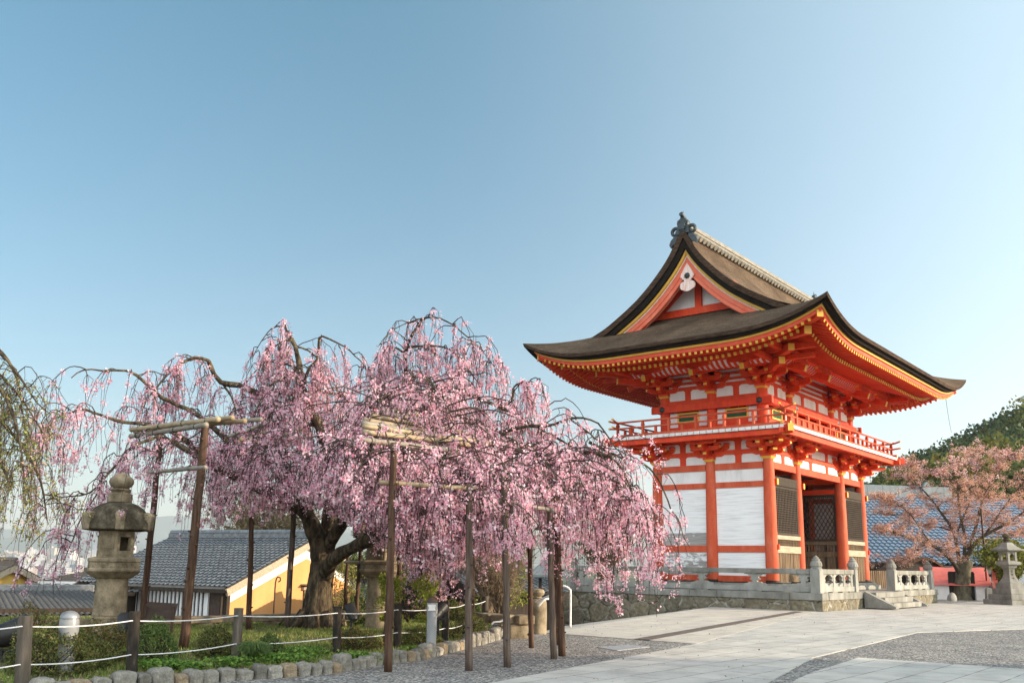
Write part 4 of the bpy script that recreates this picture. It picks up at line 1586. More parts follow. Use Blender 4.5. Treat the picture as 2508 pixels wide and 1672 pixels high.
# ridge
q = MB()
r0, r1, yc = VA + .2, WX - VA - .2, WY / 2
for z0, z1, hw in ((16.22, 16.36, .30), (16.36, 16.40, .34), (16.40, 16.54, .27), (16.54, 16.58, .31), (16.58, 16.72, .24)):
    q.box((r0, yc - hw, z0), (r1, yc + hw, z1))
q.tube([(r0, yc, 16.74), (r1, yc, 16.74)], .17, 12)
part("roof_ridge", q, 'ridge', parent=rf, bevel=.008)
n = 42
for sy in (-1, 1):
    q = MB()
    for k in range(n):
        x = r0 + .35 + (r1 - r0 - .7) * k / (n - 1)
        q.tube([(x, yc + sy * .25, 16.33), (x, yc + sy * .47, 16.14)], .125, 10)
    part("ridge_end_tiles", q, 'ridge', parent=rf, smooth=True)
for sg in (0, 1):
    s_ = -1 if sg == 0 else 1
    c = np.array([VA + .12 if sg == 0 else WX - VA - .12, yc, 16.2])
    q = MB()
    body = [(-.34, 0), (-.30, .18), (-.24, .34), (-.28, .52), (-.20, .66), (-.12, .70), (-.08, .80), (.08, .80), (.12, .70), (.20, .66), (.28, .52), (.24, .34), (.30, .18), (.34, 0)]
    q.prism(body, c + (0, 0, .08), (0, 1, 0), (0, 0, 1), (.22, 0, 0))
    for sy in (-1, 1):
        th = np.linspace(0, 4.4 * PI / 2, 26)
        rr = .235 * (1 - th / th[-1] * .78)
        pts = np.stack([np.full(26, c[0]), c[1] + sy * (.42 - rr * np.cos(th) * 1), c[2] + .22 + rr * np.sin(th)], -1)
        q.tube(pts, np.linspace(.095, .06, 26), 8)
        fin = [(.28, -.02), (.44, -.06), (.62, -.22), (.70, -.42), (.62, -.56), (.52, -.44), (.40, -.40), (.36, -.26), (.26, -.22)]
        q.prism([(sy * y, z) for y, z in fin], c + (0, 0, .08), (0, 1, 0), (0, 0, 1), (.16, 0, 0))
        q.lathe([(.06, 0), (.055, .06), (.01, .08)], c + (s_ * -.0, sy * .12, .62), 8)
        for k in range(5):
            q.lathe([(.05, -.05), (.06, 0), (.04, .05), (.005, .07)], c + (s_ * .12, sy * (.05 + .035 * k), .22 + .11 * k), 7)
    q.bar(c + (s_ * .12, 0, .40), c + (s_ * .20, 0, .40), .3, .3)
    q.tube([c + (-s_ * .1, 0, .84), c + (s_ * .22, 0, .98)], .10, 12)
    q.lathe([(.10, 0), (.12, .02), (.115, .06), (.09, .08)], c + (0, 0, .76), 12)
    q.tube([c + (0, 0, .95), c + (0, 0, 1.18)], [.035, .006], 6)
    part("ridge_end_ornament", q, 'bronze', parent=rf, smooth=True)


# ================================================================== trees
def garden_z(x, y):
    return .10


def px_line(pts, d0, d1=None):
    """a limb through photo pixels, its depth running from d0 to d1"""
    d1 = d0 if d1 is None else d1
    n = len(pts)
    return np.array([at(x, y, d0 + (d1 - d0) * i / max(1, n - 1)) for i, (x, y) in enumerate(pts)])


def resample(P, step):
    """Catmull-Rom through the points"""
    P = np.asarray(P, float)
    Q = np.vstack([2 * P[0] - P[1], P, 2 * P[-1] - P[-2]])
    out = []
    for i in range(len(P) - 1):
        p0, p1, p2, p3 = Q[i:i + 4]
        n = max(2, int(np.linalg.norm(p2 - p1) / step))
        for t in np.arange(n) / n:
            out.append(.5 * (2 * p1 + (p2 - p0) * t + (2 * p0 - 5 * p1 + 4 * p2 - p3) * t * t + (3 * p1 - p0 - 3 * p2 + p3) * t ** 3))
    out.append(P[-1])
    return np.array(out)


class Fast:
    """many thin twigs in one mesh"""
    def __init__(s):
        s.V, s.F, s.n = [], [], 0

    def twig(s, P, r0, r1, k=3):
        n = len(P)
        d = np.gradient(P, axis=0)
        d /= np.linalg.norm(d, axis=1)[:, None] + 1e-9
        up = np.where(np.abs(d[:, 2:3]) > .9, np.array([[1., 0, 0]]), np.array([[0, 0, 1.]]))
        x = np.cross(d, up)
        x /= np.linalg.norm(x, axis=1)[:, None] + 1e-9
        # keep one frame along the twig so that it does not flip
        for i in range(1, n):
            v = x[i - 1] - d[i] * (x[i - 1] @ d[i])
            x[i] = v / (np.linalg.norm(v) + 1e-9)
        u = np.cross(d, x)
        an = np.arange(k) * 2 * PI / k
        r = np.linspace(r0, r1, n)[:, None, None]
        V = P[:, None] + r * (np.cos(an)[None, :, None] * x[:, None] + np.sin(an)[None, :, None] * u[:, None])
        s.V.append(V.reshape(-1, 3))
        i, j = np.meshgrid(np.arange(n - 1), np.arange(k), indexing='ij')
        i, j = i.ravel(), j.ravel()
        s.F.append(np.stack([i * k + j, i * k + (j + 1) % k, (i + 1) * k + (j + 1) % k, (i + 1) * k + j], -1) + s.n)
        s.n += n * k

    def build(s, name, mat, parent=None):
        V, F = np.concatenate(s.V), np.concatenate(s.F).astype(np.int32)
        me = bpy.data.meshes.new(name)
        me.vertices.add(len(V))
        me.vertices.foreach_set("co", V.ravel())
        me.loops.add(F.size)
        me.loops.foreach_set("vertex_index", F.ravel())
        me.polygons.add(len(F))
        me.polygons.foreach_set("loop_start", np.arange(0, F.size, 4, dtype=np.int32))
        me.polygons.foreach_set("use_smooth", [True] * len(F))
        me.materials.append(MT[mat])
        me.update(calc_edges=True)
        o = bpy.data.objects.new(name, me)
        COL.objects.link(o)
        parent_to(o, parent)
        return o


def local(P, root):
    return P - np.array(root.location)


PINKS = [(4, (.85, .53, .62)), (3.2, (.88, .64, .70)), (2.0, (.79, .38, .49)), (1.3, (.90, .76, .80)), (.7, (.60, .20, .30))]


def weeping(root, limbs, zmin, per_m, strands, fast, pts, reach=(.5, 1.7), drop=(.5, 2.2), bloom=.055, dens=.8, lean=(0, 0), tw=1.):
    """from every limb arch side branches, from these hang strands; pts collects where the blossom sits"""
    for lb in limbs:
        P, r0, r1, k = lb[:4]
        rc = lb[4] if len(lb) > 4 else reach
        L_ = np.concatenate([[0], np.cumsum(np.linalg.norm(np.diff(P, axis=0), axis=1))])
        n = max(1, int(L_[-1] * per_m * k))
        for q in range(n):
            t = rng.uniform(.06, 1) * L_[-1]
            s0 = np.array([np.interp(t, L_, P[:, j]) for j in range(3)])
            ph = rng.uniform(0, 2 * PI)
            h = np.array([math.cos(ph) + lean[0], math.sin(ph) + lean[1], 0])
            h /= np.linalg.norm(h)
            R = rng.uniform(*rc)
            rise = rng.uniform(.02, .28) * min(1, R)
            dr = rng.uniform(*drop) * .6
            u = np.linspace(0, 1, 10)
            side = np.array([-h[1], h[0], 0]) * rng.normal(0, .12)
            B = s0 + np.outer(R * (1 - (1 - u) ** 1.6), h) + np.outer(np.sin(u * PI) * R, side)
            B[:, 2] += rise * np.sin(np.minimum(u * 2.4, 1) * PI / 2) - dr * np.maximum(0, u - .25) ** 1.7 * 1.6
            B[1:-1] += rng.normal(0, .015, (8, 3))
            zm = zmin(B[-1][0], B[-1][1])
            B[:, 2] = np.maximum(B[:, 2], zm)
            fast.twig(local(B, root), .019 * tw, .008 * tw)
            pts.append(sample(B[2:], bloom * 1.2, dens))
            for s_ in range(rng.poisson(strands)):
                f = rng.uniform(.15, 1)
                s1 = np.array([np.interp(f, u, B[:, j]) for j in range(3)])
                zl = max(zmin(s1[0], s1[1]) + rng.normal(0, .18), s1[2] - rng.uniform(*drop) * rng.uniform(.4, 1.1))
                dz = s1[2] - zl
                if dz < .12:
                    continue
                ph2 = ph + rng.normal(0, 1.0)
                h2 = np.array([math.cos(ph2), math.sin(ph2), 0])
                wv = rng.normal(0, .05, 3) * np.array([1, 1, 0])
                m = max(4, min(12, int(dz / .16)))
                v = np.linspace(0, 1, m)
                out = rng.uniform(.08, .38) * min(1, dz)
                C = s1 + np.outer(out * (1 - (1 - v) ** 2), h2)
                C[:, 2] -= dz * v ** 1.25
                C += np.outer(np.sin(v * PI * rng.uniform(1, 2.4)), wv)
                C[1:] += rng.normal(0, .012, (m - 1, 3))
                fast.twig(local(C, root), .009 * tw, .0045 * tw)
                pts.append(sample(C, bloom, dens))


def sample(P, step, dens):
    seg = np.linalg.norm(np.diff(P, axis=0), axis=1)
    l = np.concatenate([[0], np.cumsum(seg)])
    n = rng.poisson(l[-1] / step * dens)
    if n == 0:
        return np.zeros((0, 3))
    # blossom sits in bunches
    c = rng.uniform(0, l[-1], max(1, n // 6))
    t = np.clip(c[np.minimum(rng.integers(0, len(c), n), rng.integers(0, len(c), n))] + rng.normal(0, .035, n), 0, l[-1])
    Q = np.stack([np.interp(t, l, P[:, j]) for j in range(3)], -1)
    return Q + rng.normal(0, .028, (n, 3))


def limb_tubes(root, limbs, name, mat, n=9):
    q = MB()
    for lb in limbs:
        P, r0, r1, k = lb[:4]
        m = len(P)
        r = r0 + (r1 - r0) * np.linspace(0, 1, m) ** .8
        r = r * (1 + .10 * np.sin(np.arange(m) * 1.7 + r0 * 50) * (r > .03))
        q.tube(local(P, root), r, n if r0 > .05 else 6, wob=.10 if r0 > .08 else 0)
    return obj(name, q, mat, root, smooth='all', fix=False)


# the great weeping cherry
TB = at_z(772, 1536, .06)
TD = TB[1]
cherry = thing("weeping_cherry", "great weeping cherry in pink bloom on a thick dark forked trunk", "tree", TB)
trunk = resample(np.array([at(772, 1545, TD), at(777, 1490, TD), at(784, 1430, TD), at(790, 1385, TD), at(795, 1345, TD)]), .15)
q = MB()
m = len(trunk)
rr = np.interp(np.linspace(0, 1, m), [0, .12, .4, .75, 1], [.46, .39, .33, .29, .26])
q.tube(local(trunk, cherry), rr, 18, wob=.16)
for k in range(7):                                                      # root flare
    a_ = k * 2 * PI / 7 + .3
    q.tube([(math.cos(a_) * .30, math.sin(a_) * .30, .34), (math.cos(a_) * .50, math.sin(a_) * .50, .10), (math.cos(a_) * .68, math.sin(a_) * .68, -.05)], [.14, .11, .05], 8)
obj("trunk", q, 'bark', cherry, smooth='all', fix=False)
D = TD


def lm(pts, r0, r1, k=1., d0=0., d1=0., step=.18, rc=None):
    q_ = (resample(px_line(pts, D + d0, D + d1), step), r0, r1, k)
    return q_ + (rc,) if rc else q_


limbs = [
    # stems and thick limbs: (photo pixels, radius at start, at end, bloom weight, depth offsets)
    lm([(790, 1375), (772, 1300), (752, 1250), (718, 1222), (647, 1193), (600, 1165), (560, 1155), (507, 1127), (455, 1095), (400, 1070)], .26, .05, 1.0, 0, -2.0),
    lm([(797, 1350), (803, 1290), (812, 1230), (816, 1160), (800, 1095), (778, 1040), (742, 965), (735, 905), (722, 850), (705, 812)], .24, .05, 1.1, 0, .8),
    lm([(798, 1340), (830, 1290), (850, 1262), (884, 1236), (930, 1222), (985, 1226), (1060, 1215), (1130, 1190), (1210, 1160)], .17, .05, 1.2, 0, -3.0),
    lm([(795, 1425), (808, 1385), (832, 1358), (872, 1334), (920, 1312), (962, 1293), (1010, 1288), (1070, 1262), (1150, 1225), (1230, 1170), (1330, 1130), (1430, 1105), (1500, 1120)], .19, .04, 1.5, 0, -5.2),
    lm([(905, 1318), (925, 1270), (945, 1222), (975, 1150), (985, 1080), (992, 1000), (993, 918), (992, 862), (1007, 832), (1034, 781)], .15, .03, 1.0, -.5, -1.5),
    lm([(755, 1262), (765, 1300), (778, 1330)], .12, .12, .2),
    # crown lines against the sky
    lm([(1034, 781), (1060, 777), (1100, 789), (1146, 822), (1185, 858), (1225, 911)], .028, .008, 1.6, -1.5, -2.2, rc=(.15, .95)),
    lm([(1034, 781), (1012, 786), (985, 792), (950, 815), (925, 850)], .022, .007, 1.5, -1.5, -1.8, rc=(.15, .95)),
    lm([(1000, 850), (1050, 845), (1090, 850), (1130, 880), (1170, 935)], .035, .01, 1.5, -1.4, -2.4, rc=(.15, .95)),
    lm([(985, 860), (965, 850), (940, 865), (905, 905)], .03, .01, 1.5, -1.4, -.8, rc=(.15, .95)),
    lm([(740, 950), (760, 900), (778, 880), (783, 835), (790, 822), (830, 840), (868, 872), (905, 912)], .05, .01, 1.2, .3, -.6, rc=(.15, .95)),
    lm([(705, 812), (690, 800), (665, 805), (640, 835), (618, 878)], .025, .008, 1.3, .8, .6, rc=(.15, .95)),
    lm([(735, 905), (700, 890), (660, 885), (630, 905), (600, 940)], .04, .01, 1.4, .7, .3, rc=(.15, .95)),
    lm([(742, 965), (700, 955), (640, 962), (587, 942), (542, 935), (517, 897), (512, 882), (478, 876), (447, 890), (415, 916), (372, 960), (340, 1015)], .11, .012, 1.2, .6, -1.2, rc=(.15, .95)),
    lm([(600, 1165), (560, 1085), (515, 1045), (470, 1010), (400, 975), (365, 945), (335, 918), (310, 908), (250, 908), (205, 909), (175, 925)], .09, .012, 1.0, -.6, -2.6, rc=(.15, .95)),
    lm([(507, 1127), (450, 1080), (400, 1050), (345, 1033), (300, 1030), (265, 1020), (223, 1005), (195, 1000), (166, 1006), (137, 1022), (108, 1058)], .07, .010, 1.1, -1.2, -3.2, rc=(.15, .95)),
    lm([(400, 1070), (350, 1085), (310, 1110), (280, 1145), (255, 1174), (223, 1206), (178, 1216), (120, 1212)], .05, .010, 1.0, -2.0, -3.6, rc=(.15, .95)),
    lm([(255, 1174), (230, 1215), (200, 1265), (175, 1320), (150, 1385)], .02, .008, .9, -2.4, -3.4, rc=(.15, .95)),
    lm([(800, 1095), (850, 1060), (900, 1020), (940, 1010)], .06, .02, 1.6, .5, 1.5, rc=(.15, .95)),
    lm([(742, 965), (800, 960), (850, 975), (900, 1000)], .05, .015, 1.6, .6, 1.8, rc=(.15, .95)),
    lm([(778, 1040), (700, 1030), (640, 1050), (590, 1085), (550, 1130)], .06, .015, 1.7, .5, 2.2, rc=(.15, .95)),
    lm([(815, 1160), (760, 1130), (700, 1120), (640, 1110)], .05, .015, 1.7, .2, -2.2, rc=(.15, .95)),
    # right side
    lm([(992, 1000), (1030, 960), (1080, 950), (1136, 957), (1221, 990), (1300, 1033), (1370, 1075), (1440, 1115)], .07, .012, 1.6, -1.4, -4.2, rc=(.2, .95)),
    lm([(985, 1080), (1040, 1040), (1110, 1025), (1180, 1040), (1250, 1075), (1330, 1120)], .07, .015, 1.8, -1.2, -5.0, rc=(.2, .95)),
    lm([(1221, 990), (1250, 985), (1254, 955), (1275, 939), (1302, 936), (1330, 965), (1347, 1008)], .028, .008, 1.4, -3.2, -3.8, rc=(.2, .95)),
    lm([(1240, 1055), (1292, 1049), (1360, 1041), (1399, 1028), (1429, 1026), (1464, 1041), (1487, 1076), (1517, 1112), (1545, 1160)], .045, .008, .9, -4.0, -5.0, rc=(.2, .95)),
    lm([(1399, 1030), (1440, 1060), (1470, 1085), (1500, 1120), (1520, 1170)], .02, .007, 1.0, -4.3, -5.2, rc=(.2, .95)),
    lm([(1440, 1085), (1480, 1105), (1521, 1124), (1571, 1137), (1602, 1160), (1628, 1202), (1644, 1244), (1663, 1275), (1672, 1312), (1690, 1340)], .035, .006, .12, -4.4, -5.2, rc=(.2, .95)),
    lm([(1500, 1120), (1525, 1150), (1545, 1200), (1560, 1260), (1572, 1320)], .028, .007, 1.5, -5.0, -5.6, rc=(.2, .95)),
    lm([(1330, 1130), (1400, 1150), (1470, 1170), (1530, 1200), (1560, 1260)], .04, .01, 1.9, -4.0, -6.2, rc=(.2, .95)),
    lm([(1210, 1160), (1280, 1150), (1350, 1165), (1420, 1190), (1480, 1230)], .04, .01, 1.7, -3.0, -2.0, rc=(.2, .95)),
    lm([(1070, 1262), (1120, 1215), (1180, 1140), (1240, 1100), (1310, 1090)], .06, .015, 1.6, -1.5, -4.5, rc=(.2, .95)),
    lm([(1060, 1215), (1100, 1160), (1150, 1110), (1200, 1090)], .05, .015, 1.6, -1.5, 1.0, rc=(.2, .95)),
    lm([(985, 1080), (930, 1060), (880, 1060), (840, 1085)], .05, .015, 1.7, -.8, -3.2, rc=(.2, .95)),
    lm([(945, 1222), (1000, 1130), (1060, 1090), (1120, 1075)], .05, .015, 1.5, -.8, -3.4, rc=(.2, .95)),
    # boughs that reach out over the poles towards the viewer
    lm([(985, 1080), (960, 1050), (930, 1060), (900, 1100), (880, 1150)], .06, .012, 1.5, -1.0, -8.0),
    lm([(990, 1010), (1020, 1000), (1050, 1030), (1075, 1085), (1090, 1140)], .06, .012, 1.6, -1.2, -8.0),
    lm([(1070, 1262), (1110, 1180), (1150, 1130), (1190, 1140), (1220, 1190)], .06, .012, 1.7, -2., -8.0),
    lm([(1150, 1225), (1210, 1150), (1270, 1110), (1330, 1125), (1370, 1180)], .05, .012, 1.7, -3., -7.6),
    lm([(945, 1200), (960, 1130), (950, 1085), (920, 1080), (905, 1120)], .05, .012, 1.7, -1.5, -8.2),
    lm([(1000, 1290), (1030, 1230), (1060, 1190), (1100, 1190), (1130, 1230)], .05, .012, 1.8, -2., -8.0),
    lm([(992, 960), (960, 960), (930, 985), (905, 1030)], .05, .012, 1.8, -1.4, -6.5),
    lm([(993, 920), (1040, 930), (1080, 970), (1110, 1030)], .05, .012, 1.8, -1.4, -6.),
    lm([(735, 905), (690, 925), (650, 955), (622, 1010)], .04, .01, 1.9, .3, -1.6, rc=(.15, .8)),
    lm([(722, 850), (755, 858), (795, 895), (828, 960)], .03, .008, 1.7, .8, 1.6, rc=(.15, .8)),
    lm([(742, 965), (700, 980), (660, 1015), (628, 1075)], .05, .012, 1.8, .3, -2.6, rc=(.2, 1.)),
    lm([(715, 830), (690, 835), (660, 860), (640, 905)], .03, .008, 1.8, .6, -.2, rc=(.12, .6)),
    lm([(542, 935), (560, 960), (575, 1000), (580, 1060)], .04, .01, 1.6, .2, -1., rc=(.2, .9)),
    lm([(507, 1127), (470, 1090), (440, 1080), (400, 1110)], .05, .012, 1.1, -1.5, -4.5),
    lm([(718, 1222), (690, 1150), (650, 1110), (610, 1130)], .05, .012, 1.3, -.5, -5.),
]
for i, p_ in enumerate(limbs):                                          # a natural waver
    P = p_[0]
    w_ = np.cumsum(rng.normal(0, .012, P.shape), axis=0)
    P += w_ - np.outer(np.linspace(0, 1, len(P)), w_[-1])
limb_tubes(cherry, limbs, "branches", 'bark')


def zmin_cherry(x, y):
    px = 1254 + x / max(y, 1) * 2269
    b = np.interp(px, [80, 150, 250, 350, 450, 560, 700, 800, 900, 960, 1060, 1160, 1260, 1340, 1420, 1500, 1580, 1640], [1500, 1470, 1400, 1340, 1300, 1285, 1240, 1230, 1270, 1330, 1390, 1380, 1330, 1400, 1455, 1475, 1460, 1400])
    return EYE + (1376 - b) * y / 2269


fa, pts = Fast(), []
weeping(cherry, limbs, zmin_cherry, 3.9, 6.0, fa, pts, tw=.8)
fa.build("twigs", 'twig', cherry)
B = np.concatenate(pts)
print("cherry blossom clusters", len(B))
B2 = np.repeat(B, 3, axis=0) + rng.normal(0, .03, (3 * len(B), 3))
quads("crown", local(B2, cherry), rng.choice([.026, .038, .054], len(B2), p=[.38, .4, .22]) * rng.uniform(.8, 1.2, len(B2)), pick(PINKS, len(B2), .10), 'petal', cherry)

# second cherry behind it
c2 = at_z(1042, 1508, .0)
D = c2[1] + 1.5
c2 = at(1042, 1500, D)
cherry2 = thing("weeping_cherry", "smaller pale pink weeping cherry behind the stone lantern and the great tree", "tree", c2)
l2 = [lm([(1045, 1515), (1043, 1460), (1036, 1400), (1030, 1340), (1036, 1280), (1045, 1230)], .22, .08, .2),
      lm([(1036, 1340), (1000, 1280), (960, 1240), (920, 1220)], .08, .02, 1.6, 0, .5),
      lm([(1036, 1280), (1080, 1230), (1130, 1215), (1190, 1240), (1220, 1290)], .08, .015, 1.6, 0, -.5),
      lm([(1040, 1250), (1060, 1200), (1090, 1180), (1140, 1190), (1180, 1230)], .06, .015, 1.6, 0, 1.5),
      lm([(1045, 1230), (1020, 1195), (990, 1190), (950, 1215), (930, 1260)], .06, .015, 1.6, 0, 1.0),
      lm([(1050, 1375), (1080, 1320), (1110, 1290), (1130, 1320)], .05, .012, 1.8, 0, -1)]
limb_tubes(cherry2, l2, "trunk", 'bark')
fa, pts = Fast(), []
weeping(cherry2, l2, lambda x, y: EYE + (1378 - np.interp(1254 + x / y * 2269, [880, 960, 1050, 1120, 1200, 1260], [1250, 1400, 1480, 1475, 1400, 1300])) * y / 2269, 5, 9, fa, pts, (.4, 1.3), (.8, 2.6))
fa.build("twigs", 'twig', cherry2)
B = np.concatenate(pts)
B2 = np.repeat(B, 2, axis=0) + rng.normal(0, .02, (2 * len(B), 3))
quads("crown", local(B2, cherry2), rng.uniform(.04, .07, len(B2)), pick([(3, (.80, .50, .56)), (3, (.84, .64, .67)), (1, (.70, .32, .40))], len(B2)), 'petal', cherry2)

# green weeping tree at the edge
D = 14.
gt = thing("weeping_tree", "green budding weeping tree hanging over the rope fence", "tree", at_z(-160, 1690, .0))
g3 = [lm([(-160, 1690), (-150, 1500), (-140, 1300), (-120, 1100), (-90, 950), (-50, 870)], .2, .06, .05),
      lm([(-50, 870), (-20, 850), (5, 865), (30, 900), (48, 950), (55, 1010)], .05, .012, 1.2, 0, .3),
      lm([(-60, 880), (-20, 855), (20, 885), (60, 940), (90, 985), (120, 1012)], .035, .006, .8, 0, -.5),
      lm([(-80, 930), (-40, 920), (0, 950), (30, 1010), (50, 1090), (60, 1180)], .05, .01, 1.2, 0, -.6),
      lm([(-90, 1000), (-40, 990), (10, 1040), (60, 1100), (100, 1180), (115, 1270)], .05, .01, 1.2, 0, .5),
      lm([(-60, 900), (-20, 900), (40, 960), (75, 1010), (105, 1060)], .03, .008, 1.0, 0, 1.0),
      lm([(-100, 1080), (-50, 1080), (0, 1130), (30, 1200)], .05, .01, 1.2, 0, 0)]
limb_tubes(gt, g3[:1], "trunk", 'bark')
limb_tubes(gt, g3[1:], "branches", 'bark')
fa, pts = Fast(), []
weeping(gt, g3, lambda x, y: EYE + (1365 - np.interp(1254 + x / y * 2269, [-200, 40, 110, 140], [1450, 1400, 1340, 1250])) * y / 2269, 6, 4.6, fa, pts, (.2, .7), (.5, 1.7), .034, .9, tw=.5)
fa.build("twigs", 'twig', gt)
B = np.concatenate(pts)
quads("crown", local(B, gt), rng.uniform(.028, .06, len(B)), pick([(3, (.22, .25, .08)), (2.6, (.15, .18, .05)), (2.2, (.29, .235, .13)), (1.4, (.44, .29, .24)), (1.2, (.34, .36, .11))], len(B)), 'leaf', gt, .5)


def branching(root, base, h0, lean, levels, spread, r0, seed, flat=.55, nchild=(3, 4), ln=1.5, shrink=.74, lift_=.2):
    """a spreading crown; returns the limbs and where the last twigs end"""
    r = np.random.default_rng(seed)
    lims, tips = [], []

    def grow(p, d, length, rad, lev):
        n = 6
        P = [p]
        dd = d.copy()
        for i in range(n):
            dd = dd + r.normal(0, .11, 3) + np.array([0, 0, lift_ * .1])
            dd /= np.linalg.norm(dd)
            P.append(P[-1] + dd * length / n)
        P = np.array(P)
        lims.append((P, rad, rad * .62, 1.))
        if lev >= levels:
            tips.append(P)
            return
        if lev >= levels - 1:
            tips.append(P)
        k = r.integers(nchild[0], nchild[1] + 1)
        ph0 = r.uniform(0, 2 * PI)
        for c in range(k):
            f = r.uniform(.45, 1.) if c else 1.
            i = min(n, int(f * n))
            ph = ph0 + c * 2 * PI / k + r.normal(0, .3)
            _, x, u = _orth(dd)
            nd = dd + (x * math.cos(ph) + u * math.sin(ph)) * spread * r.uniform(.7, 1.25)
            nd[2] = nd[2] * flat + lift_ * .4
            nd /= np.linalg.norm(nd)
            grow(P[i], nd, length * shrink * r.uniform(.75, 1.2), rad * (.62 if c == 0 else .5), lev + 1)
    return grow, lims, tips


# red-leafed cherry beside the hall
rb_ = at_z(2355, 1468, .0)
redt = thing("red_leaf_cherry", "spreading cherry with coppery young leaves and last pink blossom before the blue tiled hall", "tree", rb_)
D = rb_[1]
rl_ = [lm([(2357, 1475), (2357, 1440), (2359, 1400), (2364, 1370)], .50, .38, 0), ]
MT['bark_red'] = pmat("dark_cherry_bark", [(.3, (.035, .028, .02)), (.55, (.085, .072, .05)), (.8, (.16, .14, .10))], 5, 10, (1.5, 1.5, .7), .95, .7, 16, .03, .15)
stems = [lm([(2357, 1420), (2340, 1385), (2318, 1360), (2290, 1338), (2240, 1320), (2190, 1305), (2150, 1292)], .22, .04, 1, 0, -2.),
         lm([(2352, 1385), (2345, 1345), (2335, 1300), (2305, 1255), (2275, 1215), (2240, 1180), (2210, 1160)], .20, .04, 1, 0, 1.5),
         lm([(2364, 1375), (2385, 1335), (2412, 1310), (2450, 1290), (2490, 1265), (2540, 1230)], .24, .05, 1, 0, -1.5),
         lm([(2370, 1345), (2390, 1290), (2405, 1230), (2430, 1180), (2470, 1130), (2500, 1105)], .16, .03, 1, 0, 1.),
         lm([(2362, 1370), (2362, 1310), (2350, 1250), (2345, 1190), (2330, 1130), (2320, 1095)], .17, .03, 1, 0, -.5),
         lm([(2345, 1300), (2370, 1240), (2385, 1180), (2395, 1130), (2400, 1100)], .10, .025, 1, 0, 2.5),
         lm([(2318, 1360), (2280, 1330), (2230, 1260), (2190, 1230), (2150, 1215)], .10, .025, 1, -.5, -3.),
         lm([(2412, 1310), (2460, 1240), (2500, 1190), (2560, 1150)], .10, .03, 1, -.5, -3.),
         lm([(2335, 1300), (2300, 1290), (2250, 1285), (2200, 1265), (2165, 1255)], .08, .02, 1, .3, 2.),
         lm([(2430, 1300), (2470, 1310), (2520, 1300), (2560, 1290)], .08, .02, 1, -.5, 1.),
         lm([(2270, 1330), (2240, 1350), (2210, 1372), (2180, 1380)], .05, .015, .8, -.8, -2.),
         lm([(2345, 1190), (2300, 1160), (2250, 1140), (2215, 1145)], .06, .015, 1, 0, -1.5)]
q = MB()
q.tube(local(rl_[0][0], redt), np.interp(np.linspace(0, 1, len(rl_[0][0])), [0, .15, .5, 1], [.62, .50, .44, .42]), 16, wob=.1)
obj("trunk", q, 'barkgrey', redt, smooth='all', fix=False)
fa, lt_, pk_ = Fast(), [], []
for P, r0, r1, k in stems:
    Lc = np.concatenate([[0], np.cumsum(np.linalg.norm(np.diff(P, axis=0), axis=1))])
    for c in range(int(Lc[-1] * 6.5)):
        t = rng.uniform(.2, 1) * Lc[-1]
        s0 = np.array([np.interp(t, Lc, P[:, j]) for j in range(3)])
        ph = rng.uniform(0, 2 * PI)
        d = np.array([math.cos(ph), math.sin(ph), rng.normal(.18, .25)])
        n = 7
        R = rng.uniform(.5, 1.5)
        Q = [s0]
        for i in range(n):
            d = d + rng.normal(0, .13, 3)
            d /= np.linalg.norm(d)
            Q.append(Q[-1] + d * R / n)
        Q = np.array(Q)
        fa.twig(local(Q, redt), .022, .006)
        bunch = lt_ if (s0[2] < 6.4 and rng.random() < .95) or rng.random() < .5 else pk_
        bunch.append(sample(Q[1:], .05, .8))
        for e in range(5):
            f = rng.integers(1, n)
            d2 = d + rng.normal(0, .7, 3)
            d2[2] = abs(d2[2]) * .5
            d2 /= np.linalg.norm(d2)
            Q2 = Q[f] + np.outer(np.linspace(0, rng.uniform(.3, .7), 4), d2) + rng.normal(0, .01, (4, 3))
            fa.twig(local(Q2, redt), .010, .004)
            bunch.append(sample(Q2, .045, .8))
limb_tubes(redt, [(P, a * .68, b * .6, k) for P, a, b, k in stems], "branches", 'bark_red')
fa.build("twigs", 'twig', redt)
A, Bp = np.concatenate(lt_), np.concatenate(pk_)
A = np.repeat(A, 4, axis=0)
A = A + rng.normal(0, .075, A.shape)
Bp = np.repeat(Bp, 2, axis=0)
Bp = Bp + rng.normal(0, .06, Bp.shape)
quads("crown", local(A, redt), rng.uniform(.032, .075, len(A)), pick([(3, (.68, .37, .25)), (2.2, (.72, .45, .30)), (1.0, (.48, .18, .12)), (3, (.81, .57, .50))], len(A), .15), 'leaf', redt, .6)
quads("blossom", local(Bp, redt), rng.uniform(.05, .085, len(Bp)), pick([(2, (.74, .42, .42)), (3, (.84, .66, .64)), (1., (.58, .24, .24)), (1.6, (.52, .24, .16))], len(Bp)), 'petal', redt)
print("red tree leaves", len(A), len(Bp))


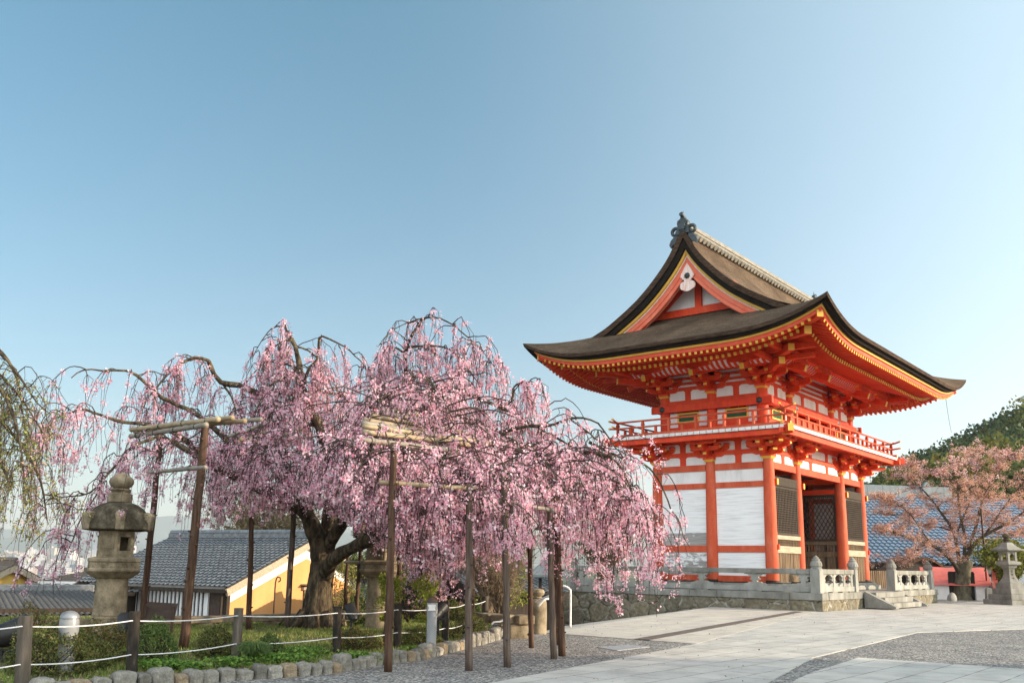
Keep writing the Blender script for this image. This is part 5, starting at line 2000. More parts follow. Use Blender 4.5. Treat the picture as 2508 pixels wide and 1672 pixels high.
# ================================================================== poles and bamboo that carry the branches
def pole(label, base, top, r=.075, mat='pole', z=0., depth=None, group="wooden poles propping the cherry"):
    """base and top as photo pixels; the foot stands on the ground"""
    B = at_z(*base, z) if depth is None else at(*base, depth)
    T = at(*top, B[1] + rng.uniform(-.05, .05))
    n = 14
    t = np.linspace(0, 1, n)[:, None]
    P = np.array([0, 0, -.05]) + (T - B + (0, 0, .05)) * t
    P[1:-1] += rng.normal(0, .005, (n - 2, 3))
    q = MB()
    q.tube(P, np.linspace(r, r * .82, n) * .86 * (1 + .025 * np.sin(np.arange(n) * 2.3)), 10, wob=.08)
    for k in range(10):                                                 # stubs of cut twigs
        f = rng.uniform(.05, .95)
        c = (T - B) * f
        a_ = rng.uniform(0, 2 * PI)
        d = np.array([math.cos(a_), math.sin(a_), .25])
        q.tube([c + d * r * .7, c + d * (r * 1.25)], [.022, .014], 6)
    o = obj("support_pole", q, mat, smooth='all', fix=False, loc=tuple(B))
    return tag(o, label, "pole", group), T


def rod(q, p, d, r=.04):
    p, d = np.asarray(p, float), np.asarray(d, float)
    n = max(3, int(np.linalg.norm(d - p) / .28))
    t = np.linspace(0, 1, 2 * n + 1)[:, None]
    P = p + (d - p) * t
    P[1:-1] += rng.normal(0, .003, (2 * n - 1, 3))
    rr = np.full(2 * n + 1, r)
    rr[::2] *= 1.12
    q.tube(P, rr, 8)


pole("reddish brown pole leaning beside the tall stone lantern under the lashed bamboo bundle", (346, 1538), (394, 1064), .085, 'pole', .1)
pole("thick split brown pole rising from the grass to the lashed bamboo bundle", (449, 1580), (503, 1046), .10, 'pole', .1)
pole("dark slender pole standing in front of the slatted white house wall", (609, 1538), (617, 1225), .075, 'pole', .08)
pole("straight brown pole in front of the orange gable beside the great trunk", (703, 1534), (722, 1215), .085, 'pole_grey', .08)
pole("thin orange lit pole behind the great trunk, left of two near the second lantern", (845, 1488), (852, 1345), .055, 'pole', depth=24.)
pole("thin brown pole between the great trunk and the second lantern", (873, 1500), (884, 1325), .06, 'pole', depth=23.5)
pole("dark pole standing right behind the second stone lantern", (972, 1500), (982, 1300), .065, 'pole', depth=22.)
pole("dark thin pole close behind the nearest grey pole", (944, 1585), (962, 1200), .055, 'pole', .05)
pole("tall grey brown pole nearest to the viewer, standing on gravel before the kerb stones", (950, 1643), (964, 1084), .074, 'pole')
pole("knotty grey pole on the gravel just right of the kerb stone row's middle", (1149, 1640), (1150, 1185), .074, 'pole_grey')
pole("twisted grey pole on the gravel left of the capped stone post", (1243, 1632), (1234, 1150), .072, 'pole_grey')
pole("dark reddish pole in front of the capped stone post", (1302, 1585), (1295, 1235), .065, 'pole')
pole("pale knotty pole of the close pair near the white handrail, the left one", (1357, 1612), (1343, 1190), .072, 'pole_grey')
pole("brown weathered pole of the close pair near the white handrail, the right one", (1377, 1605), (1362, 1215), .080, 'pole')
pole("thin red brown pole half hidden behind the close pair of poles", (1366, 1578), (1357, 1250), .05, 'pole')
pole("thin lit pole right behind the knotty grey pole by the low bush", (1160, 1560), (1156, 1230), .05, 'pole')


def trellis(label, rods, ties, mat='bamboo', r=.042):
    o = np.array(rods[0][0])
    t = thing("bamboo_trellis", label, "trellis", o)
    for i, (a, b) in enumerate(rods):
        q = MB()
        rod(q, np.array(a) - o, np.array(b) - o, r * rng.uniform(.85, 1.15))
        obj("bamboo_rod", q, mat if i % 3 else 'bamboo_grey', t, smooth='all', fix=False)
    q = MB()
    for a, b in ties:
        for f in (.1, .35, .62, .88):
            p = np.array(a) + (np.array(b) - np.array(a)) * f - o
            d = (np.array(b) - np.array(a))
            d /= np.linalg.norm(d)
            _, x, u = _orth(d)
            th = np.linspace(0, 2 * PI, 9)
            q.tube(p + r * 1.25 * (np.outer(np.cos(th), x) + np.outer(np.sin(th), u)), .010, 5)
    obj("rope_tie", q, 'blackplastic', t)
    return t


def pr(x0, y0, d0, x1, y1, d1):
    return (at(x0, y0, d0), at(x1, y1, d1))


rods = [pr(320, 1068, 18.9, 505, 1040, 16.4), pr(322, 1052, 18.5, 535, 1026, 16.6), pr(330, 1056, 18.9, 570, 1022, 17.), pr(340, 1058, 19.3, 640, 1026, 17.3), pr(345, 1050, 19.0, 600, 1030, 17.)]
trellis("bundle of bamboo rods lashed on two leaning poles above the tall stone lantern", rods, rods[:3])
rods = [pr(880, 1076, 14.9, 1120, 1104, 16.8), pr(892, 1058, 15.3, 1150, 1088, 17.3), pr(890, 1044, 15.7, 1200, 1085, 18.0), pr(888, 1036, 16.1, 1230, 1090, 18.6), pr(892, 1028, 16.5, 1280, 1100, 19.2), pr(910, 1018, 16.9, 1300, 1090, 19.8), pr(912, 1008, 17.3, 1250, 1062, 20.2), pr(920, 1000, 17.7, 1200, 1040, 20.4)]
trellis("broad bamboo rack of parallel rods in the middle of the pink crown", rods, rods[:4])
rods = [pr(1060, 1110, 16.6, 1330, 1160, 18.), pr(1120, 1120, 17., 1400, 1180, 18.4), pr(1200, 1140, 17.2, 1460, 1195, 18.6), pr(1230, 1165, 17.2, 1420, 1205, 18.2)]
trellis("weathered bamboo rods under the right half of the pink crown", rods, rods[:2], 'bamboo_grey')
rods = [pr(560, 1068, 20.4, 700, 1020, 21.5), pr(580, 1085, 20.6, 720, 1030, 21.7), pr(600, 1105, 20.8, 740, 1048, 21.9), pr(610, 1110, 21., 720, 1075, 22.), pr(590, 1075, 20., 690, 1095, 22.4)]
trellis("bamboo rods slanting up behind the blossom left of the trunk", rods, rods[:2])


def crossbar(label, p, mat='bamboo'):
    q = MB()
    rod(q, np.zeros(3), p[1] - p[0], .036)
    tag(obj("bamboo_crossbar", q, mat, smooth='all', fix=False, loc=tuple(p[0])), label, "bamboo rod", "bamboo crossbars between poles")


crossbar("grey bamboo crossbar tied between the two leaning poles beside the tall lantern", pr(366, 1156, 18.6, 503, 1144, 15.9), 'bamboo_grey')
crossbar("pale bamboo crossbar running from the nearest grey pole into the blossom", pr(929, 1180, 14.5, 1165, 1196, 15.1))
crossbar("bamboo crossbar on the knotty poles in front of the white handrail", pr(1222, 1228, 15.4, 1380, 1252, 16.6), 'bamboo_grey')
crossbar("short brown crossbar at half height of the close pair of poles", pr(1314, 1293, 18.2, 1386, 1287, 17.0), 'bamboo_grey')
crossbar("thin bamboo crossbar between the two thin poles behind the great trunk", pr(845, 1376, 23.6, 890, 1377, 23.2))


# ================================================================== stone lanterns
def poly_ring(n, r, z, rot):
    return [(r * math.cos(rot + k * 2 * PI / n), r * math.sin(rot + k * 2 * PI / n), z) for k in range(n)]


def loft(mb, rings, m=0, cap=True):
    n = len(rings[0])
    vs = [p for r in rings for p in r]
    fs = [(i * n + j, i * n + (j + 1) % n, (i + 1) * n + (j + 1) % n, (i + 1) * n + j) for i in range(len(rings) - 1) for j in range(n)]
    if cap:
        fs += [tuple(range(n - 1, -1, -1)), tuple((len(rings) - 1) * n + j for j in range(n))]
    mb.add(vs, fs, m)


def tall_lantern(label, loc, H=3.05, rot=0., s=1.):
    """round shaft, lotus underside, six sided platform and fire box, roof with curled corners, jewel"""
    t = thing("stone_lantern", label, "stone lantern", loc, rot, None)
    k = H / 3.05
    q = MB()
    q.lathe([(r * k, z * k) for r, z in [(.325, -.05), (.322, .0), (.318, .38), (.328, .40), (.318, .415), (.318, .44), (.326, .455), (.314, .47), (.304, .9), (.298, 1.14), (.305, 1.16)]], n=32)
    obj("shaft", q, 'lantern', t, smooth=True)
    q = MB()
    rings = []
    for r, z in [(.30, 1.15), (.36, 1.19), (.44, 1.24), (.50, 1.29)]:
        rings.append([(k * (r + .02 * math.cos(12 * a)) * math.cos(a), k * (r + .02 * math.cos(12 * a)) * math.sin(a), z * k) for a in np.arange(48) * 2 * PI / 48])
    loft(q, rings)
    obj("lotus_base", q, 'lantern', t, smooth=True)
    q = MB()
    loft(q, [poly_ring(6, r * k, z * k, 0) for r, z in [(.54, 1.29), (.555, 1.31), (.555, 1.35), (.535, 1.36), (.535, 1.48), (.56, 1.49), (.56, 1.55), (.52, 1.565), (.42, 1.58)]])
    pl = obj("platform", q, 'lantern', t, bevel=.01)
    q = MB()
    for j in range(6):                                                  # scroll carving in the panels
        a0, a1 = j * PI / 3, (j + 1) * PI / 3
        p0, p1 = np.array([math.cos(a0), math.sin(a0), 0]) * .537 * k, np.array([math.cos(a1), math.sin(a1), 0]) * .537 * k
        n_ = (p0 + p1) / np.linalg.norm(p0 + p1)
        e = (p1 - p0) / np.linalg.norm(p1 - p0)
        for c in range(5):
            cc = p0 + (p1 - p0) * (.16 + .17 * c) + np.array([0, 0, 1.42 * k + (.018 if c % 2 else -.018) * k])
            th = np.linspace(0, 5.2, 10)
            r_ = .034 * k * (1 - th / 7.5)
            q.tube(cc + n_ * .002 + np.outer(np.cos(th) * r_, e) + np.outer(np.sin(th) * r_ * (1 if c % 2 else -1), (0, 0, 1)), .008 * k, 5)
    obj("scroll_carving", q, 'lantern', pl, smooth='all')
    # fire box: six walls, openings in two of them
    fb = MB()
    R0, z0, z1 = .375 * k, 1.575 * k, 2.10 * k
    for j in range(6):
        a0, a1 = j * PI / 3, (j + 1) * PI / 3
        o_ = [np.array([math.cos(a), math.sin(a), 0]) * R0 for a in (a0, a1)]
        i_ = [p * .78 for p in o_]
        e = o_[1] - o_[0]

        def wall(f0, f1, za, zb):
            A, B = o_[0] + e * f0, o_[0] + e * f1
            ei = i_[1] - i_[0]
            C, D_ = i_[0] + ei * f0, i_[0] + ei * f1
            vs = [A + (0, 0, za), B + (0, 0, za), D_ + (0, 0, za), C + (0, 0, za), A + (0, 0, zb), B + (0, 0, zb), D_ + (0, 0, zb), C + (0, 0, zb)]
            fb.add(vs, [(3, 2, 1, 0), (4, 5, 6, 7), (0, 1, 5, 4), (1, 2, 6, 5), (2, 3, 7, 6), (3, 0, 4, 7)])
        if j == 0:
            zb, zt = z0 + .13 * k, z0 + .40 * k
            wall(0, 1, z0, zb)
            wall(0, 1, zt, z1)
            wall(0, .18, zb, zt)
            wall(.82, 1, zb, zt)
        else:
            wall(0, 1, z0, z1)
            n_ = (o_[0] + o_[1]) / np.linalg.norm(o_[0] + o_[1])
            c = (o_[0] + o_[1]) / 2
            eu = e / np.linalg.norm(e)
            for za, zb, hw in ((z0 + .04 * k, z0 + .13 * k, .13 * k), (z0 + .17 * k, z0 + .43 * k, .13 * k)):
                fb.bar(c + n_ * .004 + (0, 0, za), c + n_ * .004 + (0, 0, zb), hw * 2, .016 * k, up=tuple(n_))
    obj("fire_box", fb, 'lantern', t, bevel=.006)
    # roof
    q = MB()
    rings = []
    for r, z in [(.52, 2.09), (.70, 2.115), (.715, 2.13), (.71, 2.25), (.65, 2.33), (.60, 2.45), (.51, 2.55), (.39, 2.62), (.27, 2.66), (.22, 2.675)]:
        ring_ = []
        for a in np.arange(48) * 2 * PI / 48:
            b = (a % (PI / 3)) - PI / 6
            hexr = math.cos(PI / 6) / math.cos(b)
            f = min(1, max(0, (2.7 - z) / .5))
            ring_.append((k * r * (hexr * f + (1 - f) * .93) * math.cos(a), k * r * (hexr * f + (1 - f) * .93) * math.sin(a), k * z))
        rings.append(ring_)
    loft(q, rings)
    rf_ = obj("lantern_roof", q, 'lantern_dark', t, smooth=True)
    for j in range(6):
        a = j * PI / 3
        q = MB()
        d = np.array([math.cos(a), math.sin(a), 0])
        sd_ = np.array([-math.sin(a), math.cos(a), 0])
        c = d * .63 * k + np.array([0, 0, 2.35 * k])
        outl = [(.08, -.235), (.10, .06), (.06, .10), (0, .12), (-.06, .105), (-.10, .06), (-.11, 0), (-.08, -.04), (-.14, -.02), (-.2, .02), (-.24, -.235)]
        q.prism([(x * k, z * k) for x, z in outl], c, d, (0, 0, 1), sd_ * .16 * k)
        for sg in (-1, 1):
            th = np.linspace(0, 8.5, 20)
            r_ = .075 * k * (1 - th / 11)
            q.tube(c + sd_ * sg * .082 * k + np.outer(np.cos(th) * r_, d) + np.outer(np.sin(th) * r_, (0, 0, 1)) + d * -.01 * k + np.array([0, 0, .02 * k]), .014 * k, 5)
        obj("corner_scroll", q, 'lantern', rf_, smooth=True, bevel=.006)
    q = MB()
    q.lathe([(r * k, z * k) for r, z in [(.21, 2.66), (.235, 2.675), (.235, 2.83), (.20, 2.84), (.17, 2.87), (.19, 2.90), (.215, 2.92), (.17, 2.94), (.14, 2.955), (.20, 2.99), (.235, 3.05), (.24, 3.10), (.21, 3.16), (.14, 3.215), (.06, 3.25), (.02, 3.28)]], n=28)
    obj("jewel_finial", q, 'lantern', t, smooth=True, ang=50)
    return t


LB = at_z(262, 1562, .05)
tall_lantern("tall mossy stone lantern on a round shaft rising out of the azalea bushes", LB, 3.05, math.radians(-64))
M2 = at(926, 1533, 23.)
tall_lantern("tall stone lantern half hidden by poles between the great trunk and the yellow green hedge", M2, 3.02, math.radians(-68))


def square_lantern(label, loc, k=1., rot=0.):
    t = thing("stone_lantern", label, "stone lantern", loc, rot)
    q = MB()
    for i, (h, w_) in enumerate(((.30, 2.0), (.30, 1.62), (.30, 1.32))):
        q.cbox((0, 0, (.15 + i * .30 - .03) * k), (w_ * k, w_ * k, .30 * k))
    q.cbox((0, 0, 1.0 * k), (1.05 * k, 1.05 * k, .30 * k))
    obj("stepped_base", q, 'granite', t, bevel=.02)
    q = MB()
    prof = [(.90, 1.15), (.86, 1.20), (.66, 1.32), (.50, 1.48), (.41, 1.66), (.39, 1.80), (.42, 1.92), (.48, 2.0)]
    loft(q, [[(sx * w_ / 2 * k, sy * w_ / 2 * k, z * k) for sx, sy in ((-1, -1), (1, -1), (1, 1), (-1, 1))] for w_, z in prof])
    stem = obj("flared_stem", q, 'granite', t, bevel=.012)
    q = MB()
    for z0, c in ((1.82, 0), (1.62, 1), (1.42, 2)):                      # three carved characters, as strokes
        w_ = np.interp(z0, [1.15, 1.32, 1.48, 1.66, 1.80, 1.92], [.9, .66, .5, .41, .39, .42])
        f = -w_ / 2 * k - .004
        for x0, za, x1, zb in (((-.06, .05, .0, .09), (.0, .09, .06, .05), (-.05, .03, .05, .03), (0, .07, 0, -.05), (-.06, -.05, .06, -.05), (-.04, -.01, .04, -.01)),
                               ((-.06, .06, .06, .06), (-.05, .0, .05, .0), (-.03, .08, -.03, -.06), (.03, .08, .03, -.06), (-.06, -.06, .06, -.06)),
                               ((-.02, .08, -.06, .02), (-.06, .03, .06, .03), (0, .06, 0, -.07), (-.06, -.02, .06, -.02), (.0, -.03, .06, -.08)))[c]:
            q.bar((x0 * k, f, (z0 + za) * k), (x1 * k, f, (z0 + zb) * k), .016 * k, .014 * k, up=(0, 1, 0))
    obj("carved_character", q, 'lantern_dark', stem)
    q = MB()
    loft(q, [[(sx * w_ / 2 * k, sy * w_ / 2 * k, z * k) for sx, sy in ((-1, -1), (1, -1), (1, 1), (-1, 1))] for w_, z in [(.52, 2.0), (.58, 2.04), (.58, 2.10), (.86, 2.18), (.90, 2.20), (.90, 2.32), (.80, 2.36)]])
    obj("platform", q, 'granite', t, bevel=.012)
    q = MB()
    for sx in (-1, 1):
        for sy in (-1, 1):
            q.cbox((sx * .25 * k, sy * .25 * k, 2.62 * k), (.14 * k, .14 * k, .56 * k))
    for z in (2.37, 2.85):
        q.cbox((0, 0, z * k), (.62 * k, .62 * k, .08 * k))
    for sx in (-1, 1):
        for sy in (-1, 1):
            q.prism([(.18, .22), (.06, .22), (.18, .08)], (sx * 0 + 0, sy * .25 * k, 2.58 * k), (sx * k, 0, 0), (0, 0, k), (0, .10 * k, 0))
    obj("fire_box", q, 'granite', t, bevel=.01)
    q = MB()
    prof = [(.62, 2.89), (1.22, 2.92), (1.24, 3.0), (1.0, 3.06), (.72, 3.18), (.5, 3.33), (.4, 3.4), (.34, 3.41)]
    loft(q, [[(sx * w_ / 2 * k, sy * w_ / 2 * k, (z + (.05 if w_ > 1.1 else 0)) * k) for sx, sy in ((-1, -1), (1, -1), (1, 1), (-1, 1))] for w_, z in prof])
    obj("lantern_roof", q, 'granite', t, bevel=.012)
    q = MB()
    q.lathe([(r * k, z * k) for r, z in [(.16, 3.40), (.18, 3.44), (.14, 3.50), (.20, 3.56), (.13, 3.62), (.16, 3.66), (.21, 3.72), (.20, 3.80), (.14, 3.87), (.03, 3.92)]], n=20)
    obj("jewel_finial", q, 'lantern_dark', t, smooth=True)
    return t


square_lantern("square stone lantern on a stepped base at the edge of the gravel by the pine", at_z(2478, 1480, 0), .92, math.radians(18))
dl = at(1342, 1470, 29.)
t = thing("shrine_lantern", "dark wooden lantern box with tiled roof beside the balustrade end post", "lantern", dl)
q = MB()
for sx in (-1, 1):
    for sy in (-1, 1):
        q.cbox((sx * .24, sy * .24, .42), (.08, .08, .5))
q.cbox((0, 0, .15), (.72, .72, .10))
q.cbox((0, 0, -.6), (.4, .4, 1.4))
obj("lantern_frame", q, 'black', t, bevel=.01)
q = MB()
loft(q, [[(sx * w_ / 2, sy * w_ / 2, z) for sx, sy in ((-1, -1), (1, -1), (1, 1), (-1, 1))] for w_, z in [(.7, .68), (1.25, .70), (1.25, .78), (.8, .95), (.3, 1.22), (.12, 1.26)]])
obj("lantern_roof", q, 'copper', t, bevel=.01)


# ================================================================== garden edge
FENCE = [(55, 1686, 1507), (322, 1656, 1496), (577, 1620, 1488), (825, 1598, 1484), (973, 1584, 1477), (1090, 1571, 1472), (1140, 1556, 1465), (1187, 1546, 1459)]
t = thing("rope_fence", "low garden fence of dark posts strung with two white ropes", "fence", at_z(577, 1620, .08))
F0 = np.array(t.location)
tops = []
for i, (x, yb, yt) in enumerate(FENCE):
    B_ = at_z(x, yb, .06)
    T_ = at(x + (8 if i < 3 else 2), yt, B_[1])
    q = MB()
    P = np.linspace(B_ + (0, 0, -.1), T_, 9) - F0
    q.tube(P, .085 if i == 0 else .075, 12, wob=.08)
    obj("fence_post", q, 'greypost' if i in (0, 2, 7) else 'darkpost', t, smooth=True)
    tops.append((B_, T_))
tops = [(tops[0][0] + (tops[0][0] - tops[1][0]), tops[0][1] + (tops[0][1] - tops[1][1]))] + tops
for f in (.86, .34):
    P = []
    for (b0, t0), (b1, t1) in zip(tops, tops[1:]):
        p0, p1 = b0 + (t0 - b0) * f, b1 + (t1 - b1) * f
        u = np.linspace(0, 1, 12)[:-1]
        seg = p0 + np.outer(u, p1 - p0)
        seg[:, 2] -= .035 * 4 * u * (1 - u)
        P.extend(seg - np.array([0, .085, 0]))
    P.append(p1 - np.array([0, .085, 0]))
    q = MB()
    q.tube(np.array(P) - F0, .0085, 7)
    obj("rope", q, 'rope', t, smooth='all', fix=False)

# kerb stones: each one its own
K = [(-90, 1740), (60, 1718), (215, 1698), (400, 1682), (520, 1668), (600, 1663), (724, 1655), (819, 1647), (885, 1634), (965, 1622), (1020, 1616), (1074, 1603), (1147, 1585), (1190, 1574), (1222, 1564), (1226, 1550), (1205, 1540), (1178, 1536)]
KP = np.array([at_z(x, y, 0)[:2] for x, y in K])
KL = np.concatenate([[0], np.cumsum(np.linalg.norm(np.diff(KP, axis=0), axis=1))])
kerb_words = {}
s_, idx = .0, 0
TONES = [("grey", 'kerb_a'), ("pale grey", 'kerb_b'), ("buff", 'kerb_c'), ("dark lichened", 'kerb_d')]
stones = []
while s_ < KL[-1] - .12:
    big = rng.random() < .18
    w_ = rng.uniform(.25, .32) if big else rng.uniform(.15, .25)
    p0 = np.array([np.interp(s_, KL, KP[:, j]) for j in (0, 1)])
    p1 = np.array([np.interp(min(s_ + w_, KL[-1]), KL, KP[:, j]) for j in (0, 1)])
    h = rng.uniform(.21, .25) if big else rng.uniform(.12, .18)
    stones.append((p0, p1, w_, h, big, int(rng.choice(4, p=[.4, .25, .15, .2]))))
    s_ += w_ + .012
for i, (p0, p1, w_, h, big, tn) in enumerate(stones):
    c = (p0 + p1) / 2
    ang = math.atan2(p1[1] - p0[1], p1[0] - p0[0])
    q = MB()
    dp = rng.uniform(.20, .28)
    rings = []
    prof = [(-.06, .94), (.02, 1.0), (h * .55, 1.0), (h * .86, .96), (h, .80), (h + .012, .4)]
    for z, f in prof:
        ring_ = []
        for a in np.arange(14) * 2 * PI / 14:
            ca, sa = math.cos(a), math.sin(a)
            e = .42
            x = math.copysign(abs(ca) ** e, ca) * w_ / 2 * f
            y = math.copysign(abs(sa) ** e, sa) * dp / 2 * f
            ring_.append((x + rng.normal(0, .006), y + rng.normal(0, .008) + dp * .3, z + rng.normal(0, .006)))
        rings.append(ring_)
    loft(q, rings)
    o = obj("kerb_stone", q, TONES[tn][1], smooth=True, loc=(c[0], c[1], 0), ang=50)
    o.rotation_euler = (rng.normal(0, .03), rng.normal(0, .03), ang)
    frm = "tall rough block" if big else "squared block"
    px_ = 1254 + c[0] / c[1] * 2269
    where = "below the azalea bushes" if px_ < 470 else "before the trimmed garden shrubs" if px_ < 760 else "near the third fence post" if px_ < 900 else "by the nearest grey pole" if px_ < 1010 else "by the metal garden light" if px_ < 1110 else "where the row curves back"
    tag(o, f"{TONES[tn][0]} {frm} in the kerb row {where}", "kerb stone", f"{TONES[tn][0]} {frm}s in the kerb row {where}")

# garden ground, grass
GP = [at_z(x, y, 0)[:2] for x, y in K]
back = [at(x, 1500, d)[:2] for x, d in ((1215, 26), (1000, 27), (700, 27), (300, 27), (-200, 24), (-700, 20), (-700, 10.5))]
poly = [tuple(p) for p in GP] + [tuple(p) for p in back]
import bmesh
bm = bmesh.new()
vs = [bm.verts.new((x, y, .045)) for x, y in poly]
bm.faces.new(vs)
bmesh.ops.triangulate(bm, faces=bm.faces[:])
me = bpy.data.meshes.new("garden_bed")
bm.to_mesh(me)
bm.free()
me.materials.append(MT['soil'])
o = bpy.data.objects.new("garden_bed", me)
COL.objects.link(o)
tag(o, kind='structure')


def inside(P, poly):
    x, y = P[:, 0], P[:, 1]
    c = np.zeros(len(P), bool)
    n = len(poly)
    for i in range(n):
        (x0, y0), (x1, y1) = poly[i], poly[(i + 1) % n]
        k = ((y0 > y) != (y1 > y)) & (x < (x1 - x0) * (y - y0) / ((y1 - y0) or 1e-9) + x0)
        c ^= k
    return c


cand = np.stack([rng.uniform(-13, 1, 230000), rng.uniform(11, 25.5, 230000)], -1)
cand = cand[inside(cand, poly)]
nz = np.sin(cand[:, 0] * 1.9) * np.cos(cand[:, 1] * 1.3) + .6 * np.sin(cand[:, 0] * 4.1 + cand[:, 1] * 3.3)
cand = cand[rng.random(len(cand)) < np.clip(.62 + .4 * nz, .12, 1)]
gh = rng.uniform(.02, .075, len(cand))
C = np.concatenate([cand, (.045 + gh * .5)[:, None]], 1)
lean_ = rng.normal(0, .35, (len(C), 3))
lean_[:, 2] = 1
tipz = lean_ / np.linalg.norm(lean_, axis=1)[:, None]
ph = rng.uniform(0, PI, len(C))
sx = np.stack([np.cos(ph), np.sin(ph), np.zeros(len(C))], -1) * .012
V = np.empty((len(C), 3, 3))
Bz = C.copy()
Bz[:, 2] = .04
V[:, 0], V[:, 1], V[:, 2] = Bz - sx, Bz + sx, Bz + tipz * gh[:, None] * 1.3
me = bpy.data.meshes.new("grass")
n = len(C)
me.vertices.add(n * 3)
me.vertices.foreach_set("co", V.ravel())
me.loops.add(n * 3)
me.loops.foreach_set("vertex_index", np.arange(n * 3, dtype=np.int32))
me.polygons.add(n)
me.polygons.foreach_set("loop_start", np.arange(0, n * 3, 3, dtype=np.int32))
a = me.attributes.new("tint", 'FLOAT_COLOR', 'FACE')
c4 = np.ones((n, 4), dtype=np.float32)
c4[:, :3] = pick([(3, (.15, .21, .05)), (2, (.23, .26, .07)), (1.5, (.34, .31, .13)), (1, (.09, .15, .035))], n)
a.data.foreach_set("color", c4.ravel())
me.materials.append(MT['leaf'])
me.update(calc_edges=True)
o = bpy.data.objects.new("grass", me)
COL.objects.link(o)
tag(o, kind='stuff')
pet = cand[rng.integers(0, len(cand), 2600)]
o = quads("fallen_petals", np.concatenate([pet, rng.uniform(.05, .07, (len(pet), 1))], 1), .028, pick([(1, (.82, .66, .68)), (1, (.76, .52, .56))], len(pet)), 'petal', None, 1, np.array([0, 0, 1.]), .3)
tag(o, kind='stuff')


def bush(name, label, cat, px, base_y, z, rx, ry, h, pal, n=3600, leaf=.034, depth=None, group=None, box=False):
    B_ = at_z(px, base_y, z) if depth is None else at(px, base_y, depth)
    t = thing(name, label, cat, B_, 0, group)
    d = rng.normal(size=(n, 3))
    d /= np.linalg.norm(d, axis=1)[:, None]
    if box:
        d = np.sign(d) * np.abs(d) ** .45
        d /= np.maximum(np.abs(d).max(1), .9)[:, None]
    d[:, 2] = np.abs(d[:, 2]) * rng.choice([1, 1, 1, -.25], n)
    lump = 1 + .16 * np.sin(d[:, 0] * 5 + px) * np.cos(d[:, 1] * 4.3 + px * .3) + .10 * np.sin(d[:, 2] * 9 + d[:, 0] * 7)
    r = rng.uniform(.62, 1.03, n) ** .5 * lump
    P = d * r[:, None] * np.array([rx, ry, h * .80]) + np.array([0, 0, h * .20])
    P[:, 2] = np.maximum(P[:, 2], .01)
    quads("foliage", P, rng.uniform(leaf * .7, leaf * 1.4, n), pick(pal, n, .16), 'leaf', t, .55)
    f = Fast()
    for k in range(26):
        a_ = rng.uniform(0, 2 * PI)
        e = np.array([math.cos(a_) * rx * .7, math.sin(a_) * ry * .7, h * rng.uniform(.4, .8)])
        f.twig(np.linspace((0, 0, -.03), 1, 5)[:, :] * 0 + np.linspace(0, 1, 5)[:, None] * e + rng.normal(0, .015, (5, 3)), .012, .005)
    f.build("stems", 'twig', t)
    return t


AZ = [(3, (.085, .11, .03)), (2, (.14, .15, .045)), (1.4, (.19, .145, .06)), (.8, (.045, .06, .022))]
AZR = AZ + [(1.6, (.22, .09, .04))]
GR = [(3, (.09, .14, .038)), (2, (.15, .20, .06)), (1, (.05, .08, .027))]
bush("azalea_bush", "wide clipped azalea bush in front of the tall lantern shaft", "bush", 120, 1650, .05, .62, .42, .62, AZ, 5200)
bush("azalea_bush", "brownish azalea bush behind the domed garden light", "bush", 75, 1600, .05, .55, .4, .72, AZR, 4200)
bush("azalea_bush", "azalea bush with a few red leaves at the foot of the tall lantern", "bush", 245, 1620, .05, .50, .42, .58, AZR, 4600)
bush("azalea_bush", "dark azalea bush close left of the second fence post", "bush", 195, 1640, .05, .42, .36, .52, AZ, 3800)
bush("box_bush", "round green bush behind the second fence post under the leaning poles", "bush", 372, 1628, .05, .36, .32, .66, GR, 4200)
bush("box_bush", "round brownish green bush left of the third fence post", "bush", 528, 1612, .05, .34, .30, .52, AZ, 3600)
bush("box_bush", "small round green bush on the grass right of the third fence post", "bush", 660, 1612, .05, .22, .2, .38, GR, 2200)
bush("azalea_bush", "low brown green bush behind the fence beside the nearest grey pole", "bush", 872, 1590, .05, .44, .36, .36, AZR, 3400)
bush("azalea_bush", "dark low bush in front of the metal garden light", "bush", 1030, 1582, .05, .38, .3, .36, AZ, 3000)
bush("azalea_bush", "high dark bush at the end of the rope fence by the knotty pole", "bush", 1115, 1560, .05, .62, .5, .74, AZ, 5200)
bush("azalea_bush", "spreading green bush near the last fence post", "bush", 1160, 1545, .05, .4, .4, .62, GR, 3000)
bush("clipped_hedge", "boxy yellow green clipped hedge lit by the sun behind the second lantern", "hedge", 998, 1520, .0, .62, .4, .95, [(3, (.22, .26, .04)), (2, (.30, .32, .06)), (1, (.12, .16, .03))], 6000, .05, depth=21.5, box=True)
bush("garden_shrub", "loose yellow green shrub behind the great trunk before the orange wall", "bush", 815, 1530, .0, .75, .6, 1.9, [(2, (.20, .22, .05)), (2, (.28, .24, .07)), (1, (.10, .13, .04)), (.7, (.32, .22, .16))], 4200, .06, depth=25.)
bush("garden_shrub", "small leafy shrub at the foot of the second lantern", "bush", 890, 1530, .0, .45, .4, .9, GR, 2400, .05, depth=24.)
f = MB()
B_ = at_z(617, 1622, .05)
t = thing("grass_tuft", "dense tuft of long green lily leaves by the third fence post", "plant", B_)
n = 520
ph = rng.uniform(0, 2 * PI, n)
rr = rng.uniform(.1, .34, n)
fa = Fast()
for k in range(n):
    u = np.linspace(0, 1, 6)
    R_k = rr[k]
    hgt = rng.uniform(.18, .32)
    P = np.stack([np.cos(ph[k]) * R_k * u, np.sin(ph[k]) * R_k * u, hgt * np.sin(u * 2.3)], -1)
    fa.twig(P, .006, .002)
MT['lily'] = pmat("lily_leaf", [(.3, (.05, .10, .025)), (.7, (.12, .18, .05))], 9, 3, (1, 1, 1), .5, 0)
fa.build("leaf_blades", 'lily', t)
